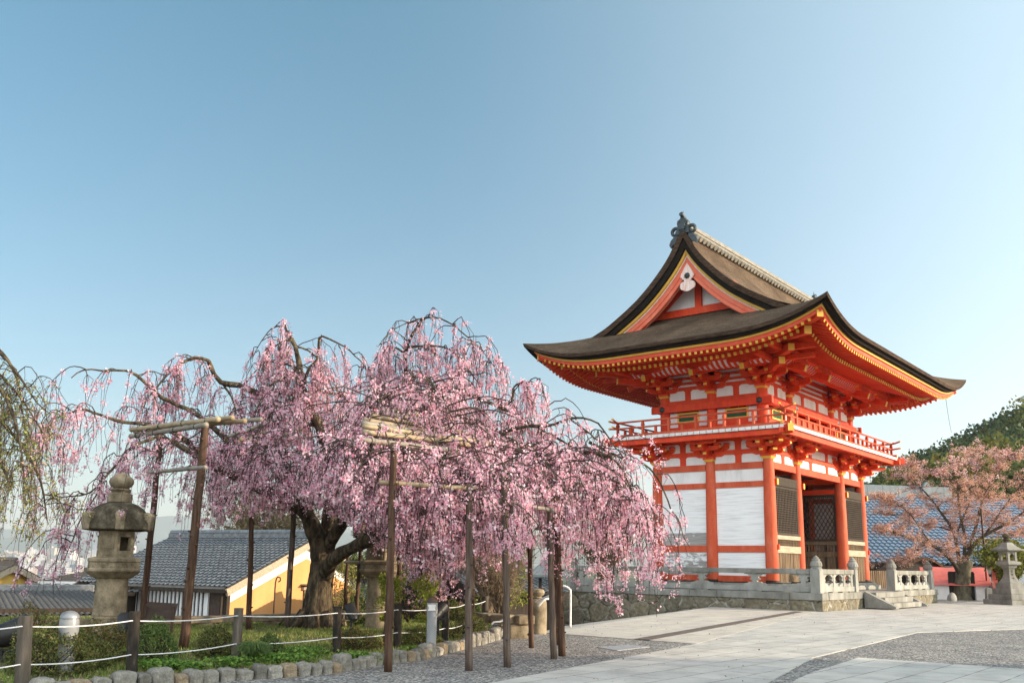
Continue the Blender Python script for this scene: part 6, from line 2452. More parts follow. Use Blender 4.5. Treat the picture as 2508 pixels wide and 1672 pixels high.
# ground cover of broad fresh leaves
pts = []
for x, y, k, r_ in ((400, 1640, 700, .34), (880, 1618, 500, .3), (560, 1632, 450, .3), (690, 1622, 900, .4), (740, 1605, 800, .4), (1015, 1600, 200, .2), (470, 1645, 250, .2)):
    c = at_z(x, y, .05)
    q_ = rng.normal(0, r_ * .55, (k, 3)) * np.array([1, .8, 0]) + c
    q_[:, 2] = .05 + rng.uniform(.02, .14, k)
    pts.append(q_)
pts = np.concatenate(pts)
tag(quads("ground_cover", pts, rng.uniform(.035, .07, len(pts)), pick([(2, (.12, .22, .035)), (2, (.08, .16, .03)), (1, (.19, .28, .06))], len(pts)), 'leaf', None, .8, np.array([0, -.2, .9]), .5), kind='stuff')


# ================================================================== lights, low walls, small things in the garden
def garden_light(label, px, by, ty, depth, r, mats, win=False):
    B_ = at(px, by, depth)
    H_ = at(px, ty, depth)[2] - B_[2]
    t = thing("garden_light", label, "garden light", B_)
    q = MB()
    q.lathe([(r * .92, -.1), (r * .92, H_ * .56), (r, H_ * .565), (r, H_ * .60)], n=24)
    obj("light_post", q, mats[0], t, smooth=True)
    q = MB()
    q.lathe([(r * 1.02, H_ * .60), (r * 1.12, H_ * .66), (r * 1.08, H_ * .80), (r * .98, H_ * .88)] if not win else [(r, H_ * .60), (r, H_ * .86)], n=24)
    b = obj("light_body", q, mats[1], t, smooth=True)
    if win:
        q = MB()
        q.prism([(-.07, .0), (.07, .0), (.05, .04), (.07, .1), (-.07, .1), (-.05, .04)], (0, -r * 1.0, H_ * .70), (1, 0, 0), (0, 0, 1), (0, .03, 0))
        obj("light_window", q, 'plaster', b)
    q = MB()
    q.lathe([(r * 1.06, H_ * .865), (r * 1.08, H_ * .885), (r * 1.0, H_ * .92), (r * .8, H_ * .96), (r * .45, H_ * .99), (.01, H_)], n=24)
    obj("light_cap", q, mats[2], t, smooth=True)


garden_light("domed brushed metal garden light rising from the azalea bush by the fence", 158, 1640, 1494, 13.2, .12, ('steel', 'frosted', 'steel'))
garden_light("grey pillar garden light with dark cap and small window beside the hedge", 1056, 1575, 1459, 17.0, .095, ('greypaint', 'greypaint', 'iron'), True)


def spotlight(label, px, py, depth, d, r=.20):
    B_ = at(px, py, depth)
    t = thing("spotlight", label, "spotlight", (B_[0], B_[1], .04))
    h = B_[2] - .04
    d = np.array(d, float)
    d /= np.linalg.norm(d)
    q = MB()
    c = np.array([0, 0, h])
    q.tube([c - d * .22, c - d * .16, c, c + d * .16, c + d * .19], [r * .45, r * .75, r * .95, r, r * 1.02], 20)
    hd = obj("lamp_head", q, 'blackplastic', t, smooth=True)
    q = MB()
    q.tube([c + d * .191, c + d * .197], [r * .9, r * .9], 20)
    obj("lamp_glass", q, 'bronze', hd)
    q = MB()
    q.bar((0, 0, 0), (0, 0, h - r * 1.1), .05, .05)
    q.bar((-r, 0, h - r * 1.1), (r, 0, h - r * 1.1), .04, .03)
    for s_ in (-1, 1):
        q.bar((s_ * r * 1.08, 0, h - r * 1.15), (s_ * r * 1.08, 0, h), .025, .04)
    q.cbox((0, 0, .05), (.26, .2, .12))
    obj("lamp_bracket", q, 'blackplastic', t)


spotlight("large round black spotlight at the picture's edge behind the first fence post", 8, 1555, 14.5, (.8, .4, .3), .19)
spotlight("black spotlight turned to the trees just left of the first fence post", 42, 1538, 15.2, (.75, .5, .42), .17)
spotlight("small black spotlight peeping out behind the tall lantern shaft", 303, 1528, 18.2, (-.2, .6, .5), .13)
spotlight("small black spotlight on the grass behind the third bay of the fence", 862, 1500, 20.5, (-.3, .5, .5), .12)
spotlight("small black spotlight right behind the grey pillar garden light", 1074, 1498, 18.6, (.3, .6, .4), .12)

# signboard on the garden's far side
B_ = at(388, 1535, 20.)
t = thing("signboard", "low brown slanting signboard beside the leaning poles", "sign", B_)
q = MB()
q.bar((-.30, 0, .16), (-.30, .0, .42), .05, .05)
q.bar((.28, 0, .16), (.28, .0, .42), .05, .05)
q.bar((-.30, 0, -.1), (-.30, .0, .16), .05, .05)
q.bar((.28, 0, -.1), (.28, .0, .16), .05, .05)
obj("sign_legs", q, 'iron', t)
q = MB()
q.prism([(-.33, .12), (.32, .12), (.34, .50), (-.31, .53)], (0, -.05, 0), (1, 0, 0), (0, .25, .97), (0, .03, -.008))
obj("sign_panel", q, 'iron', t, bevel=.004)


def stone_beam(label, x0, y0, d0, x1, y1, d1, h=.2, w_=.3, legs=(.2, .5, .8), z0=-.05):
    A, Bq = at(x0, y0, d0), at(x1, y1, d1)
    t = thing("stone_rail", label, "stone rail", (A[0], A[1], 0))
    o_ = np.array(t.location)
    q = MB()
    q.bar(A - o_ - (0, 0, h / 2), Bq - o_ - (0, 0, h / 2), w_, h)
    obj("rail_beam", q, 'lantern', t, bevel=.02)
    for f in legs:
        c = A + (Bq - A) * f - o_
        q = MB()
        q.frus((c[0], c[1], z0), (.42, w_ * .8), (c[0], c[1], c[2] - h + .002), (.30, w_ * .8))
        q.frus((c[0], c[1], c[2] - h - .07), (.34, w_ * .9), (c[0], c[1], c[2] - h - .003), (.52, w_ * .9))
        obj("rail_support", q, 'lantern', t, bevel=.015)


stone_beam("long low mossy stone rail behind the garden before the slatted house", 60, 1520, 21.5, 760, 1500, 23.5, .16, .30, (.12, .38, .62, .86))
stone_beam("shorter low stone rail behind the second lantern", 800, 1497, 23.5, 960, 1488, 24.5, .18, .3, (.2, .75))
A = at_z(1185, 1545, 0)
t = thing("stone_rail", "curved end of a stone rail with thick top slab beside the capped stone post", "stone rail", (1.0 * at_z(1262, 1545, 0)[0], at_z(1262, 1545, 0)[1], 0))
o_ = np.array(t.location)
top = [at(x, 1500, 21.3 + dd)[:2] for x, dd in ((1172, 1.2), (1215, .3), (1260, 0), (1300, .2))]
q = MB()
for (p0, p1) in zip(top, top[1:]):
    q.bar((*(p0 - o_[:2]), .40), (*(p1 - o_[:2]), .40), .42, .20)
obj("rail_beam", q, 'lantern', t, bevel=.03)
q = MB()
for (p0, p1) in zip(top[2:], top[3:]):
    q.bar((*(p0 - o_[:2] + (-.15, .02)), .12), (*(p1 - o_[:2]), .12), .34, .36)
obj("rail_support", q, 'lantern', t, bevel=.03)
P_ = at_z(1316, 1550, 0)
t = thing("stone_post", "thick sunlit stone post with a rounded cap and knob at the corner of the gravel", "post", P_)
q = MB()
q.lathe([(.22, -.1), (.225, .35), (.22, .70), (.205, .76), (.16, .80), (.10, .81)], n=20)
obj("post_shaft", q, 'lantern', t, smooth=True)
q = MB()
q.lathe([(.10, .80), (.12, .83), (.09, .86), (.15, .90), (.17, .96), (.14, 1.02), (.05, 1.05)], n=18)
obj("post_cap", q, 'lantern', t, smooth=True)


def hoop(label, pts, r=.024):
    q = MB()
    P = np.array(pts)
    q.tube(resample(P - P[0], .05), r, 10)
    tag(obj("handrail", q, 'whitepaint', smooth='all', fix=False, loc=tuple(P[0])), label, "handrail")


hb = at(1397, 1536, 21.5)
hoop("white tubular handrail bent like a hook before the podium masonry", [hb, hb + (0, 0, .75), hb + (-.02, 0, .84), hb + (-.10, 0, .90), hb + (-.22, 0, .90), hb + (-.40, .3, .72), hb + (-.6, .8, .6), hb + (-.75, 1.2, .5)])
hb = at(1318, 1485, 21.9)
hoop("white handrail rising in a wave from the stone post towards the hook shaped rail", [hb, hb + (.08, 0, .10), hb + (.16, 0, .17), hb + (.26, .1, .18), hb + (.38, .2, .16)])
hb = at(1204, 1528, 20.8)
hoop("white wavy handrail end before the curved stone rail", [hb, hb + (.05, 0, .05), hb + (.18, 0, .06), hb + (.28, 0, .12), hb + (.36, 0, .2)], .02)
# iron pull pump by the orange wall
B_ = at(670, 1500, 27.)
q = MB()
q.tube([(0, 0, -1.), (0, 0, .82), (.02, 0, .95), (.06, 0, 1.0), (.13, 0, .98), (.14, 0, .9), (.08, 0, .86)], .022, 8)
tag(obj("iron_hook", q, 'iron', smooth='all', loc=tuple(B_)), "thin rusty iron hook pole before the orange gable", "pole")


# ================================================================== houses and hall
def tile_slope(mb, o, e, s_, ln, run, pitch=.27, row=.26, amp=.035, step=.035, m=0):
    """pantiles: o is a corner at the eave, e the unit eave direction, s_ the unit direction up the slope"""
    o, e, s_ = (np.asarray(k, float) for k in (o, e, s_))
    nrm = np.cross(e, s_)
    if nrm[2] < 0:
        nrm = -nrm
    nx = max(8, int(ln / pitch)) * 8
    u = np.linspace(0, ln, nx + 1)
    ph = (u / ln * (nx / 8)) % 1 - .5
    wave = amp * np.sqrt(np.clip(1 - (ph / .30) ** 2, 0, 1)) - amp * .25 * np.cos(ph * 2 * PI + PI)
    rows = max(2, int(run / row))
    R_ = []
    for i in range(rows):
        for f, hh in ((0, step), (.97, 0)):
            v = (i + f) * run / rows
            R_.append(o + np.outer(u, e) + s_ * v + np.outer(wave + hh, nrm))
    G = np.stack(R_)
    r_, c_ = G.shape[:2]
    cover = np.abs((ph[:-1] + ph[1:]) / 2) < .29
    ms = [(0 if (cover[j] and i % 2 == 0) else 1) for i in range(r_ - 1) for j in range(c_ - 1)]
    mb.add(G.reshape(-1, 3), [(i * c_ + j, i * c_ + j + 1, (i + 1) * c_ + j + 1, (i + 1) * c_ + j) for i in range(r_ - 1) for j in range(c_ - 1)], ms)


def two(t):
    return [t, t + '_dark'] if t + '_dark' in MT else t


def v3(p, z):
    return np.array([p[0], p[1], z], float)


def gable_house(name, label, cat, corner, e1, ln, dep, z_eave, z_ridge, z_base, wall, tile, ov=.45, ovg=.5, verge='plaster', pitch=.24, trim=None):
    """corner: wall corner nearest the viewer; e1 runs along the eave, e2 across the gable"""
    e1 = np.array([*e1, 0.]) / np.linalg.norm(e1)
    e2 = np.array([-e1[1], e1[0], 0.])
    if e2[1] < 0:
        e2 = -e2
    t = thing(name, label, cat, (corner[0], corner[1], z_base))
    o = np.array([corner[0], corner[1], 0.]) - np.array([corner[0], corner[1], z_base])
    q = MB()
    zz = [0, z_eave - z_base, z_ridge - z_base]
    A, B, C, D_ = o * 0, e1 * ln, e1 * ln + e2 * dep, e2 * dep
    ap0, ap1 = e2 * dep / 2, e2 * dep / 2 + e1 * ln
    up = np.array([0, 0, 1.])
    vs = [A, B, C, D_, A + up * zz[1], B + up * zz[1], C + up * zz[1], D_ + up * zz[1], ap0 + up * (zz[2] - .1), ap1 + up * (zz[2] - .1)]
    q.add(vs, [(0, 1, 5, 4), (1, 2, 6, 9, 5), (2, 3, 7, 6), (3, 0, 4, 8, 7)])
    w_ = obj("wall", q, wall, t)
    # roof
    slope = math.atan2(zz[2] - zz[1], dep / 2)
    run = math.hypot(zz[2] - zz[1], dep / 2) + ov
    q = MB()
    s1 = e2 * math.cos(slope) + up * math.sin(slope)
    s2 = -e2 * math.cos(slope) + up * math.sin(slope)
    tile_slope(q, A + up * zz[1] - s1 * ov - e1 * ovg + up * .08, e1, s1, ln + 2 * ovg, run, pitch)
    tile_slope(q, D_ + up * zz[1] - s2 * ov - e1 * ovg + up * .08, e1, s2, ln + 2 * ovg, run, pitch)
    rf = obj("roof", q, two(tile), t, smooth=True, fix=False)
    q = MB()
    q.bar(ap0 - e1 * ovg + up * (zz[2] + .12), ap1 + e1 * ovg + up * (zz[2] + .12), .34, .22)
    q.tube([ap0 - e1 * ovg + up * (zz[2] + .27), ap1 + e1 * ovg + up * (zz[2] + .27)], .12, 8)
    obj("roof_ridge", q, tile, rf)
    for k, f in ((-e1 * (ovg - .03), 0), (e1 * (ln + ovg - .03), 1)):
        q = MB()
        for s_, P in ((s1, A), (s2, D_)):
            q.bar(P + up * (zz[1] - .10) - s_ * ov + k, P + up * (zz[1] - .10) - s_ * ov + k + s_ * run, .10, .26)
        obj("verge_board", q, 'beam', rf)
    for s_, P in ((s1, A), (s2, D_)):
        q = MB()
        q.bar(P + up * (zz[1] - .06) - s_ * (ov - .02) - e1 * ovg, P + up * (zz[1] - .06) - s_ * (ov - .02) + e1 * (ln + ovg), .10, .14)
        obj("eave_board", q, 'darkwood', rf)
    return t, w_, e1, e2, s1, s2, run


dcor = 35.
cw = at(553, 1440, dcor)
cl = at(310, 1424, 37.5)
e1 = (cl - at(545, 1430, dcor))[:2]
H, Hw, e1, e2, s1, s2, run = gable_house("town_house", "house with grey tiled roof, white slatted eave wall and orange gable below the garden", "house", cw, e1, 7.5, 8.7, .72, 2.52, -3.6, 'plaster', 'tile')
ln_ = 7.5
up = np.array([0, 0, 1.])
zb = 3.6
q = MB()                                                                # orange gable field under a broad white band
f = -e1 * .03
q.add([f + e2 * .12, f + e2 * 8.58, f + e2 * 8.58 + up * (zb + .02), f + e2 * 4.35 + up * (zb + 1.72), f + e2 * .12 + up * (zb + .02)], [(0, 1, 2, 3, 4)])
obj("gable_wall", q, 'orange', H)
q = MB()
for k in range(28):
    c = -e2 * .035 + e1 * (.95 + k * .21)
    q.bar(c + up * (zb - .72), c + up * (zb + .44), .10, .07, up=tuple(e2))
sl_ = obj("slatted_window", q, 'whitepaint', H)
q = MB()
q.bar(-e2 * .012 + e1 * .85 + up * (zb - .14), -e2 * .012 + e1 * 6.75 + up * (zb - .14), .02, 1.16)
obj("window_recess", q, 'black', H)
q = MB()
for z in (zb - .78, zb + .47):
    q.bar(-e2 * .06 + e1 * .80 + up * z, -e2 * .06 + e1 * 6.8 + up * z, .12, .12)
for k in (.80, 6.8):
    q.bar(-e2 * .06 + e1 * k + up * (zb - .8), -e2 * .06 + e1 * k + up * (zb + .5), .12, .12, up=tuple(e2))
obj("window_frame", q, 'whitepaint', sl_)
q = MB()
q.bar(-e2 * .02 + e1 * .42 + up * (zb - 1.4), -e2 * .02 + e1 * .42 + up * (zb + .55), .75, .05, up=tuple(e2))
obj("brown_board_wall", q, 'iron', H)
q = MB()
q.bar(-e1 * .05 + e2 * .05 + up * 0, -e1 * .05 + e2 * .05 + up * (zb + .62), .16, .16, up=tuple(e2))
q.bar(-e1 * .12 - e2 * .3 + up * 0, -e1 * .12 - e2 * .3 + up * (zb + .3), .08, .08, up=tuple(e2))
obj("corner_post", q, 'darkwood', H)
q = MB()
c = -e1 * .06 + e2 * 4.9
q.bar(c + up * (zb - 1.1), c + up * (zb + .45), 1.35, .05, up=tuple(e1))
obj("shutter", q, 'plank', H)
q = MB()
q.bar(c - e1 * .03 + e2 * -.78 + up * (zb + .52), c - e1 * .03 + e2 * .78 + up * (zb + .52), .14, .12)
q.bar(c - e1 * .15 + e2 * -.85 + up * (zb + .68), c - e1 * .15 + e2 * .85 + up * (zb + .68), .45, .05)
obj("shutter_hood", q, 'beam', H)
q = MB()
c = -e2 * .04 + e1 * 7.15
q.bar(c + up * (zb - .75), c + up * (zb - .05), .42, .05, up=tuple(e2))
obj("barred_window", q, 'blackplastic', H)


def simple_roof_house(label, p0, p1, d0, d1, ridge0, ridge1, dr0, dr1, tile, wall='plaster', drop=2.5, pitch=.3, nm="town_house"):
    """a tiled slope between two eave points and two ridge points, with a slope behind and walls below"""
    A, B = at(*p0, d0), at(*p1, d1)
    C, D_ = at(*ridge0, dr0), at(*ridge1, dr1)
    B[2] = A[2]
    D_[2] = C[2]
    t = thing(nm, label, "house", (A[0], A[1], A[2] - drop))
    o = np.array(t.location)
    e = B - A
    ln = np.linalg.norm(e)
    e = e / ln
    C = A + (C - A) - e * ((C - A) @ e)
    s_ = C - A
    run = np.linalg.norm(s_)
    s_ = s_ / run
    q = MB()
    tile_slope(q, A - o, e, s_, ln, run, pitch * .8, .2, .03, .03)
    back = np.array([s_[0], s_[1], -s_[2]])
    tile_slope(q, C - o + back * run, e, -back, ln, run, pitch, .30, .03, .03)
    rf = obj("roof", q, two(tile), t, smooth=True, fix=False)
    q = MB()
    q.bar(C - o + up * .10 - e * .1, C - o + e * ln + up * .10 + e * .1, .36, .26)
    obj("roof_ridge", q, 'tile' if tile != 'brownroof' else 'brownroof', rf, bevel=.03)
    hor = np.array([s_[0], s_[1], 0])
    hl = np.linalg.norm(hor) * run
    hor /= np.linalg.norm(hor)
    q = MB()
    a0, a1 = A - o + hor * .5 + e * .4, A - o + e * (ln - .4) + hor * .5
    b0, b1 = a0 + hor * (2 * hl - 1.), a1 + hor * (2 * hl - 1.)
    for P in (a0, a1, b0, b1):
        P[2] = A[2] - o[2] + .2
    r0, r1 = (a0 + b0) / 2 + up * (s_[2] * run - .35), (a1 + b1) / 2 + up * (s_[2] * run - .35)
    dn = np.array([0, 0, -(A[2] - o[2] + .2)])
    q.add([a0 + dn, a1 + dn, b1 + dn, b0 + dn, a0, a1, b1, b0, r0, r1], [(0, 1, 5, 4), (1, 2, 6, 9, 5), (2, 3, 7, 6), (3, 0, 4, 8, 7)])
    obj("wall", q, wall, t)
    q = MB()
    q.bar(A - o - up * .06, B - o - up * .06, .12, .14)
    obj("eave_board", q, 'darkwood', rf)
    return t


simple_roof_house("low grey tiled roof beside the tall lantern's shaft, nearest of the roofs below", (-160, 1512), (300, 1506), 26, 28.5, (-160, 1447), (300, 1449), 32, 33.5, 'tile', 'darkwood', pitch=.2)
simple_roof_house("weathered tiled roof just behind the nearest roof, left of the slatted house", (150, 1447), (330, 1450), 36, 36, (160, 1413), (330, 1412), 42, 42, 'tile', 'darkwood', pitch=.26)
simple_roof_house("brown sheet roof with a low ridge farther down, left of the tall lantern", (20, 1432), (215, 1436), 44, 44, (100, 1397), (240, 1397), 52, 52, 'brownroof', pitch=2.)
gable_house("town_house", "yellow walled house at the picture's edge with a gable roof", "house", at(-110, 1436, 40.), (-1, .2), 8, 6.2, .12, 1.2, -4., 'yellow', 'brownroof', .3, .3, pitch=2.)
simple_roof_house("small tiled roof with pale end tiles between the great trunk and the second lantern", (862, 1478), (960, 1470), 33, 33, (905, 1408), (960, 1404), 37, 37, 'tile', 'darkwood', pitch=.34)
simple_roof_house("tiled roof behind the smaller cherry and its lit blossom", (940, 1425), (1090, 1430), 40, 40, (940, 1348), (1090, 1350), 47, 47, 'tile', 'darkwood', pitch=.34)
simple_roof_house("tiled roof behind bare branches, left of the podium masonry", (1165, 1452), (1400, 1448), 38, 40, (1240, 1362), (1400, 1362), 45, 46, 'tile', 'darkwood', pitch=.34)

# the blue tiled hall
hA, hB = at(2040, 1380, 62.), at(2760, 1372, 66.)
hC = at(2040, 1212, 73.)
hB[2] = hA[2]
hall = thing("temple_hall", "long hall with a high blue grey tiled roof behind the coppery cherry", "hall", (hA[0], hA[1], 0))
o_ = np.array(hall.location)
e = hB - hA
ln = np.linalg.norm(e)
e /= ln
hC = hC - e * ((hC - hA) @ e)
s_ = hC - hA
run = np.linalg.norm(s_)
s_ /= run
q = MB()
tile_slope(q, hA - o_, e, s_, ln, run, .40, .46, .13, .10)
hor = np.array([s_[0], s_[1], 0]) / np.linalg.norm(s_[:2])
bk = np.array([s_[0], s_[1], -s_[2]])
tile_slope(q, hC - o_ + bk * run, e, -bk, ln, run, .6, .8, .06, .06)
hr = obj("roof", q, two('tileblue'), hall, smooth=True, fix=False)
q = MB()
q.bar(hC - o_ + up * .42, hC - o_ + e * (ln * .72) + up * .42, .7, .95)
for k in range(12):
    c = hC - o_ + e * (ln * .72 * (k + .5) / 12) + up * .42
    q.bar(c - e * .02, c + e * .02, .74, .97)
obj("roof_ridge", q, 'copper', hr, bevel=.06)
q = MB()
q.bar(hC - o_ + up * -.12 - hor * .15, hC - o_ + e * ln + up * -.12 - hor * .15, .5, .22)
for k in range(60):
    c = hC - o_ + e * (ln * (k + .5) / 60) - hor * .42 + up * -.18
    q.tube([c, c - hor * .12], .10, 8)
obj("ridge_tiles", q, 'tile', hr)
q = MB()
c = hC - o_ + e * (ln * .615)
q.prism([(-.35, -1.), (.35, -1.), (.45, .3), (.2, .8), (0, .95), (-.2, .8), (-.45, .3)], c - hor * .5 + up * .3, e, up, hor * .25)
obj("ridge_end_tile", q, 'copper', hr)
q = MB()
wl = hA - o_ + hor * 1.6
q.bar(wl + up * (-1.6), wl + e * ln + up * (-1.6), .25, 3.6)
obj("wall", q, 'plaster', hall)
q = MB()
for k in range(14):
    c = wl + e * (ln * k / 13) - hor * .14
    q.bar(c + up * -3.4, c + up * .2, .2, .12, up=tuple(e))
for z in (.1, -.6, -1.5):
    q.bar(wl - hor * .15 + up * z, wl + e * ln - hor * .15 + up * z, .10, .18)
obj("timber_frame", q, 'black', hall)
q = MB()
q.bar(hA - o_ + hor * .1 + up * -.12, hB - o_ + hor * .1 + up * -.12, .3, .2)
obj("eave_board", q, 'black', hall)

# porch with a curved gable before the hall
pc = at(2270, 1420, 58.5)
porch = thing("curved_porch", "dark porch with an arched bark gable in front of the blue tiled hall", "porch", (pc[0], pc[1], 0))
ez = pc[2]
q = MB()
xs = np.linspace(-3.7, 3.7, 33)
zs = ez + .1 + 1.15 * np.exp(-(xs / 1.55) ** 2) + .05 * np.abs(xs) * .3
top = [np.array([e * x + up * (z + .16) for x, z in zip(xs, zs)]) + hor * d for d in (-.0, 3.)]
bot = [np.array([e * x + up * z for x, z in zip(xs, zs)]) + hor * d for d in (.0, 3.)]
q.grid(np.stack([bot[0], top[0], top[1], bot[1]]))
obj("arched_roof", q, 'thatch', porch, smooth=True)
q = MB()
vs = [e * x + up * (z - .02) + hor * .25 for x, z in zip(xs, zs)] + [e * x + up * (ez - .35) + hor * .25 for x in xs]
q.add(vs, [(i, i + 1, 33 + i + 1, 33 + i) for i in range(32)])
obj("gable_board", q, 'black', porch)
q = MB()
for x in (-2.6, 2.6):
    q.bar(e * x + hor * .4 + up * -1., e * x + hor * .4 + up * (ez - .2), .25, .25, up=tuple(e))
q.bar(e * -3 + hor * 2.6 + up * .9, e * 3 + hor * 2.6 + up * .9, .1, 2.4)
obj("porch_frame", q, 'black', porch)

# red tent booth
tc = [at(2286, 1476, 56.), at(2422, 1476, 55.)]
tz0, tz1 = at(2290, 1430, 56.)[2], at(2290, 1388, 58.)[2]
t = thing("tent_booth", "booth under a red cloth roof with white side walls behind the coppery cherry's trunk", "tent", (tc[0][0], tc[0][1], -.05))
o_ = np.array(t.location)
et = np.array([tc[1][0] - tc[0][0], tc[1][1] - tc[0][1], 0])
tl = np.linalg.norm(et)
et /= tl
ht = np.array([-et[1], et[0], 0])
q = MB()
n = 14
P = []
for f, z in ((-.35, tz0 - .04), (0, tz0 + .05), (1., tz0 + (tz1 - tz0) * .5), (2.0, tz1), (2.3, tz1 - .1), (4., tz0)):
    row = []
    for u in np.linspace(-.5, tl + .25, n):
        row.append(et * u + ht * f + up * (z + .02 * math.sin(u * 5 + f * 3) - o_[2]))
    P.append(row)
q.grid(np.array(P))
obj("tent_roof", q, 'tent', t, smooth='all')
for u0, u1 in ((-.4, .9), (2.3, 3.2)):
    q = MB()
    q.bar(et * u0 + up * ((tz0 - o_[2]) / 2), et * u1 + up * ((tz0 - o_[2]) / 2), .04, tz0 - o_[2] - .02)
    obj("white_side_wall", q, 'whitepaint', t)
for u0, u1 in ((.92, 2.28), (3.22, 4.6)):
    q = MB()
    q.bar(et * u0 + ht * .15 + up * .85, et * u1 + ht * .15 + up * .85, .03, 1.65)
    for k in range(7):
        c = et * (u0 + (u1 - u0) * k / 6) + ht * .1
        q.bar(c + up * .1, c + up * 1.6, .06, .05, up=tuple(ht))
    obj("dark_shutter", q, 'black', t)
q = MB()
for u in (-.42, 2.29, tl + .1):
    for d in (0, 3.5):
        q.bar(et * u + ht * d + up * 0, et * u + ht * d + up * (tz0 - o_[2]), .06, .06, up=tuple(ht))
obj("tent_pole", q, 'steel', t)
q = MB()
sgn = et * 3.32 - ht * .03
q.bar(sgn + up * .45, sgn + up * 1.15, .22, .03, up=tuple(ht))
obj("notice_panel", q, 'plank', t)
fb_ = at(2428, 1392, 54.4)
fl = thing("banner", "narrow orange banner hanging at the red tent's corner", "banner", (fb_[0], fb_[1], .05))
q = MB()
n = 12
zt = fb_[2]
P = [[np.array([x + .03 * math.sin(z * 4 + x * 9), .04 * math.sin(z * 3), z]) for x in (0, .1, .2, .3)] for z in np.linspace(.3, zt, n)]
q.grid(np.array(P))
obj("banner_cloth", q, 'tent', fl, smooth='all')
q = MB()
q.tube([(0, 0, 0), (0, 0, zt + .1)], .015, 6)
obj("banner_pole", q, 'steel', fl)
bp = at(2423, 1473, 51.)
q = MB()
q.frus((0, 0, -.05), (.34, .26), (0, 0, .72), (.30, .22))
q.frus((0, 0, .72), (.30, .22), (0, 0, .78), (.2, .14))
tag(obj("stone_marker", q, 'granite', loc=(bp[0], bp[1], 0), bevel=.02), "short grey stone marker post at the tent's corner beside the stepped lantern", "post")
bp = at_z(2333, 1471, 0)
q = MB()
loft(q, [[(math.cos(a) * r * (1 + .2 * math.sin(3 * a + z)), math.sin(a) * r * .7, z) for a in np.arange(9) * 2 * PI / 9] for r, z in ((.2, -.05), (.26, .1), (.22, .28), (.12, .42), (.03, .47))])
tag(obj("garden_rock", q, 'granite_pale', smooth=True, loc=tuple(bp)), "pale pointed rock lying at the foot of the coppery cherry", "rock")
a_, b_ = at_z(2420, 1468, 0), at(2402, 1245, 52.)
q = MB()
q.tube([(0, 0, 0), (b_[0] - a_[0]) * .5 + 0 * np.array(0) if False else tuple((np.array([b_[0] - a_[0], b_[1] - a_[1], b_[2]]) * .5)), (b_[0] - a_[0], b_[1] - a_[1], b_[2])], .045, 8)
tag(obj("iron_prop_pole", q, 'iron', loc=tuple(a_)), "thin dark pole propping a bough of the coppery cherry beside the banner", "pole")
q = MB()
ca = W(WX + 3.6, -3.6, 11.0)
cb = W(WX + 3.6, -2.3, 10.95)
cc = at(2330, 1058, 58)
q.tube([W(WX + 2.6, -3.7, 10.95) - ca, ca - ca], .02, 5)
P = np.linspace(0, 1, 12)[:, None] * (cc - ca)
P[:, 2] -= .25 * np.sin(np.linspace(0, PI, 12))
q.tube(np.vstack([P]), .012, 5)
tag(obj("lightning_cable", q, 'blackplastic', loc=tuple(ca)), "thin dark cable hanging from the gate's far roof corner", "cable")


# shrubs and trees about the hall
def leafy(name, label, cat, base, trunk_h, cr, n, leaf, pal, group=None, parts=5, r0=.14, mat='leaf', seed=0):
    t = thing(name, label, cat, base, 0, group)
    q = MB()
    q.tube([(0, 0, -.1), (.05, 0, trunk_h * .5), (0, .05, trunk_h + cr[2] * .5)], [r0, r0 * .8, r0 * .4], 8)
    for k in range(5):
        a_ = rng.uniform(0, 2 * PI)
        q.tube([(0, 0, trunk_h * rng.uniform(.6, 1)), (math.cos(a_) * cr[0] * .35, math.sin(a_) * cr[1] * .35, trunk_h + cr[2] * .5), (math.cos(a_) * cr[0] * .7, math.sin(a_) * cr[1] * .7, trunk_h + cr[2] * rng.uniform(.6, 1.2))], [r0 * .5, r0 * .3, r0 * .12], 6)
    obj("trunk", q, 'bark', t, smooth='all', fix=False)
    Pn = []
    for k in range(parts):
        c = rng.normal(0, .38, 3) * cr
        c[2] = c[2] * .8 + trunk_h + cr[2]
        d = rng.normal(size=(n // parts, 3))
        d /= np.linalg.norm(d, axis=1)[:, None]
        rr = rng.uniform(.4, 1, (len(d), 1)) ** .6
        Pn.append(c + d * rr * cr * rng.uniform(.4, .62) * (1 + .18 * np.sin(d[:, :1] * 7 + k)))
    P = np.concatenate(Pn)
    quads("crown", P, rng.uniform(leaf * .7, leaf * 1.3, len(P)), pick(pal, len(P), .18), mat, t, .6)
    return t


PINE = [(3, (.16, .17, .03)), (2, (.26, .25, .05)), (1.5, (.08, .10, .025))]
leafy("pine", "yellow green garden pine just behind the square stone lantern", "tree", at_z(2500, 1476, 0) + (0.8, 2.2, 0), 1.2, np.array([2.0, 1.6, 1.3]), 5200, .16, PINE, parts=9)
leafy("pine", "small low pine between the red tent and the square stone lantern", "tree", at_z(2452, 1474, 0) + (1.5, 2.4, 0), .2, np.array([.62, .62, .62]), 2200, .12, PINE, parts=6, r0=.07)
t = thing("tent_sheet", "white sheet roof of a low stall beside the square stone lantern", "tent", at_z(2520, 1474, 0) + (1.5, 1.5, 0))
q = MB()
q.add([(-2.6, 0, .3), (1, -.3, 1.9), (4, 0, 1.5), (4, 2.5, 1.5), (1, 2.5, 1.9), (-2.6, 2.5, .3)], [(0, 1, 4, 5), (1, 2, 3, 4)])
obj("sheet", q, 'whitepaint', t)
q = MB()
for x, z in ((-2.5, .3), (1, 1.85), (3.9, 1.5)):
    q.bar((x, .1, 0), (x, .1, z), .05, .05)
obj("sheet_pole", q, 'steel', t)

THICK = [(3, (.20, .15, .09)), (2, (.28, .20, .11)), (1.4, (.16, .16, .06)), (1, (.32, .26, .12))]


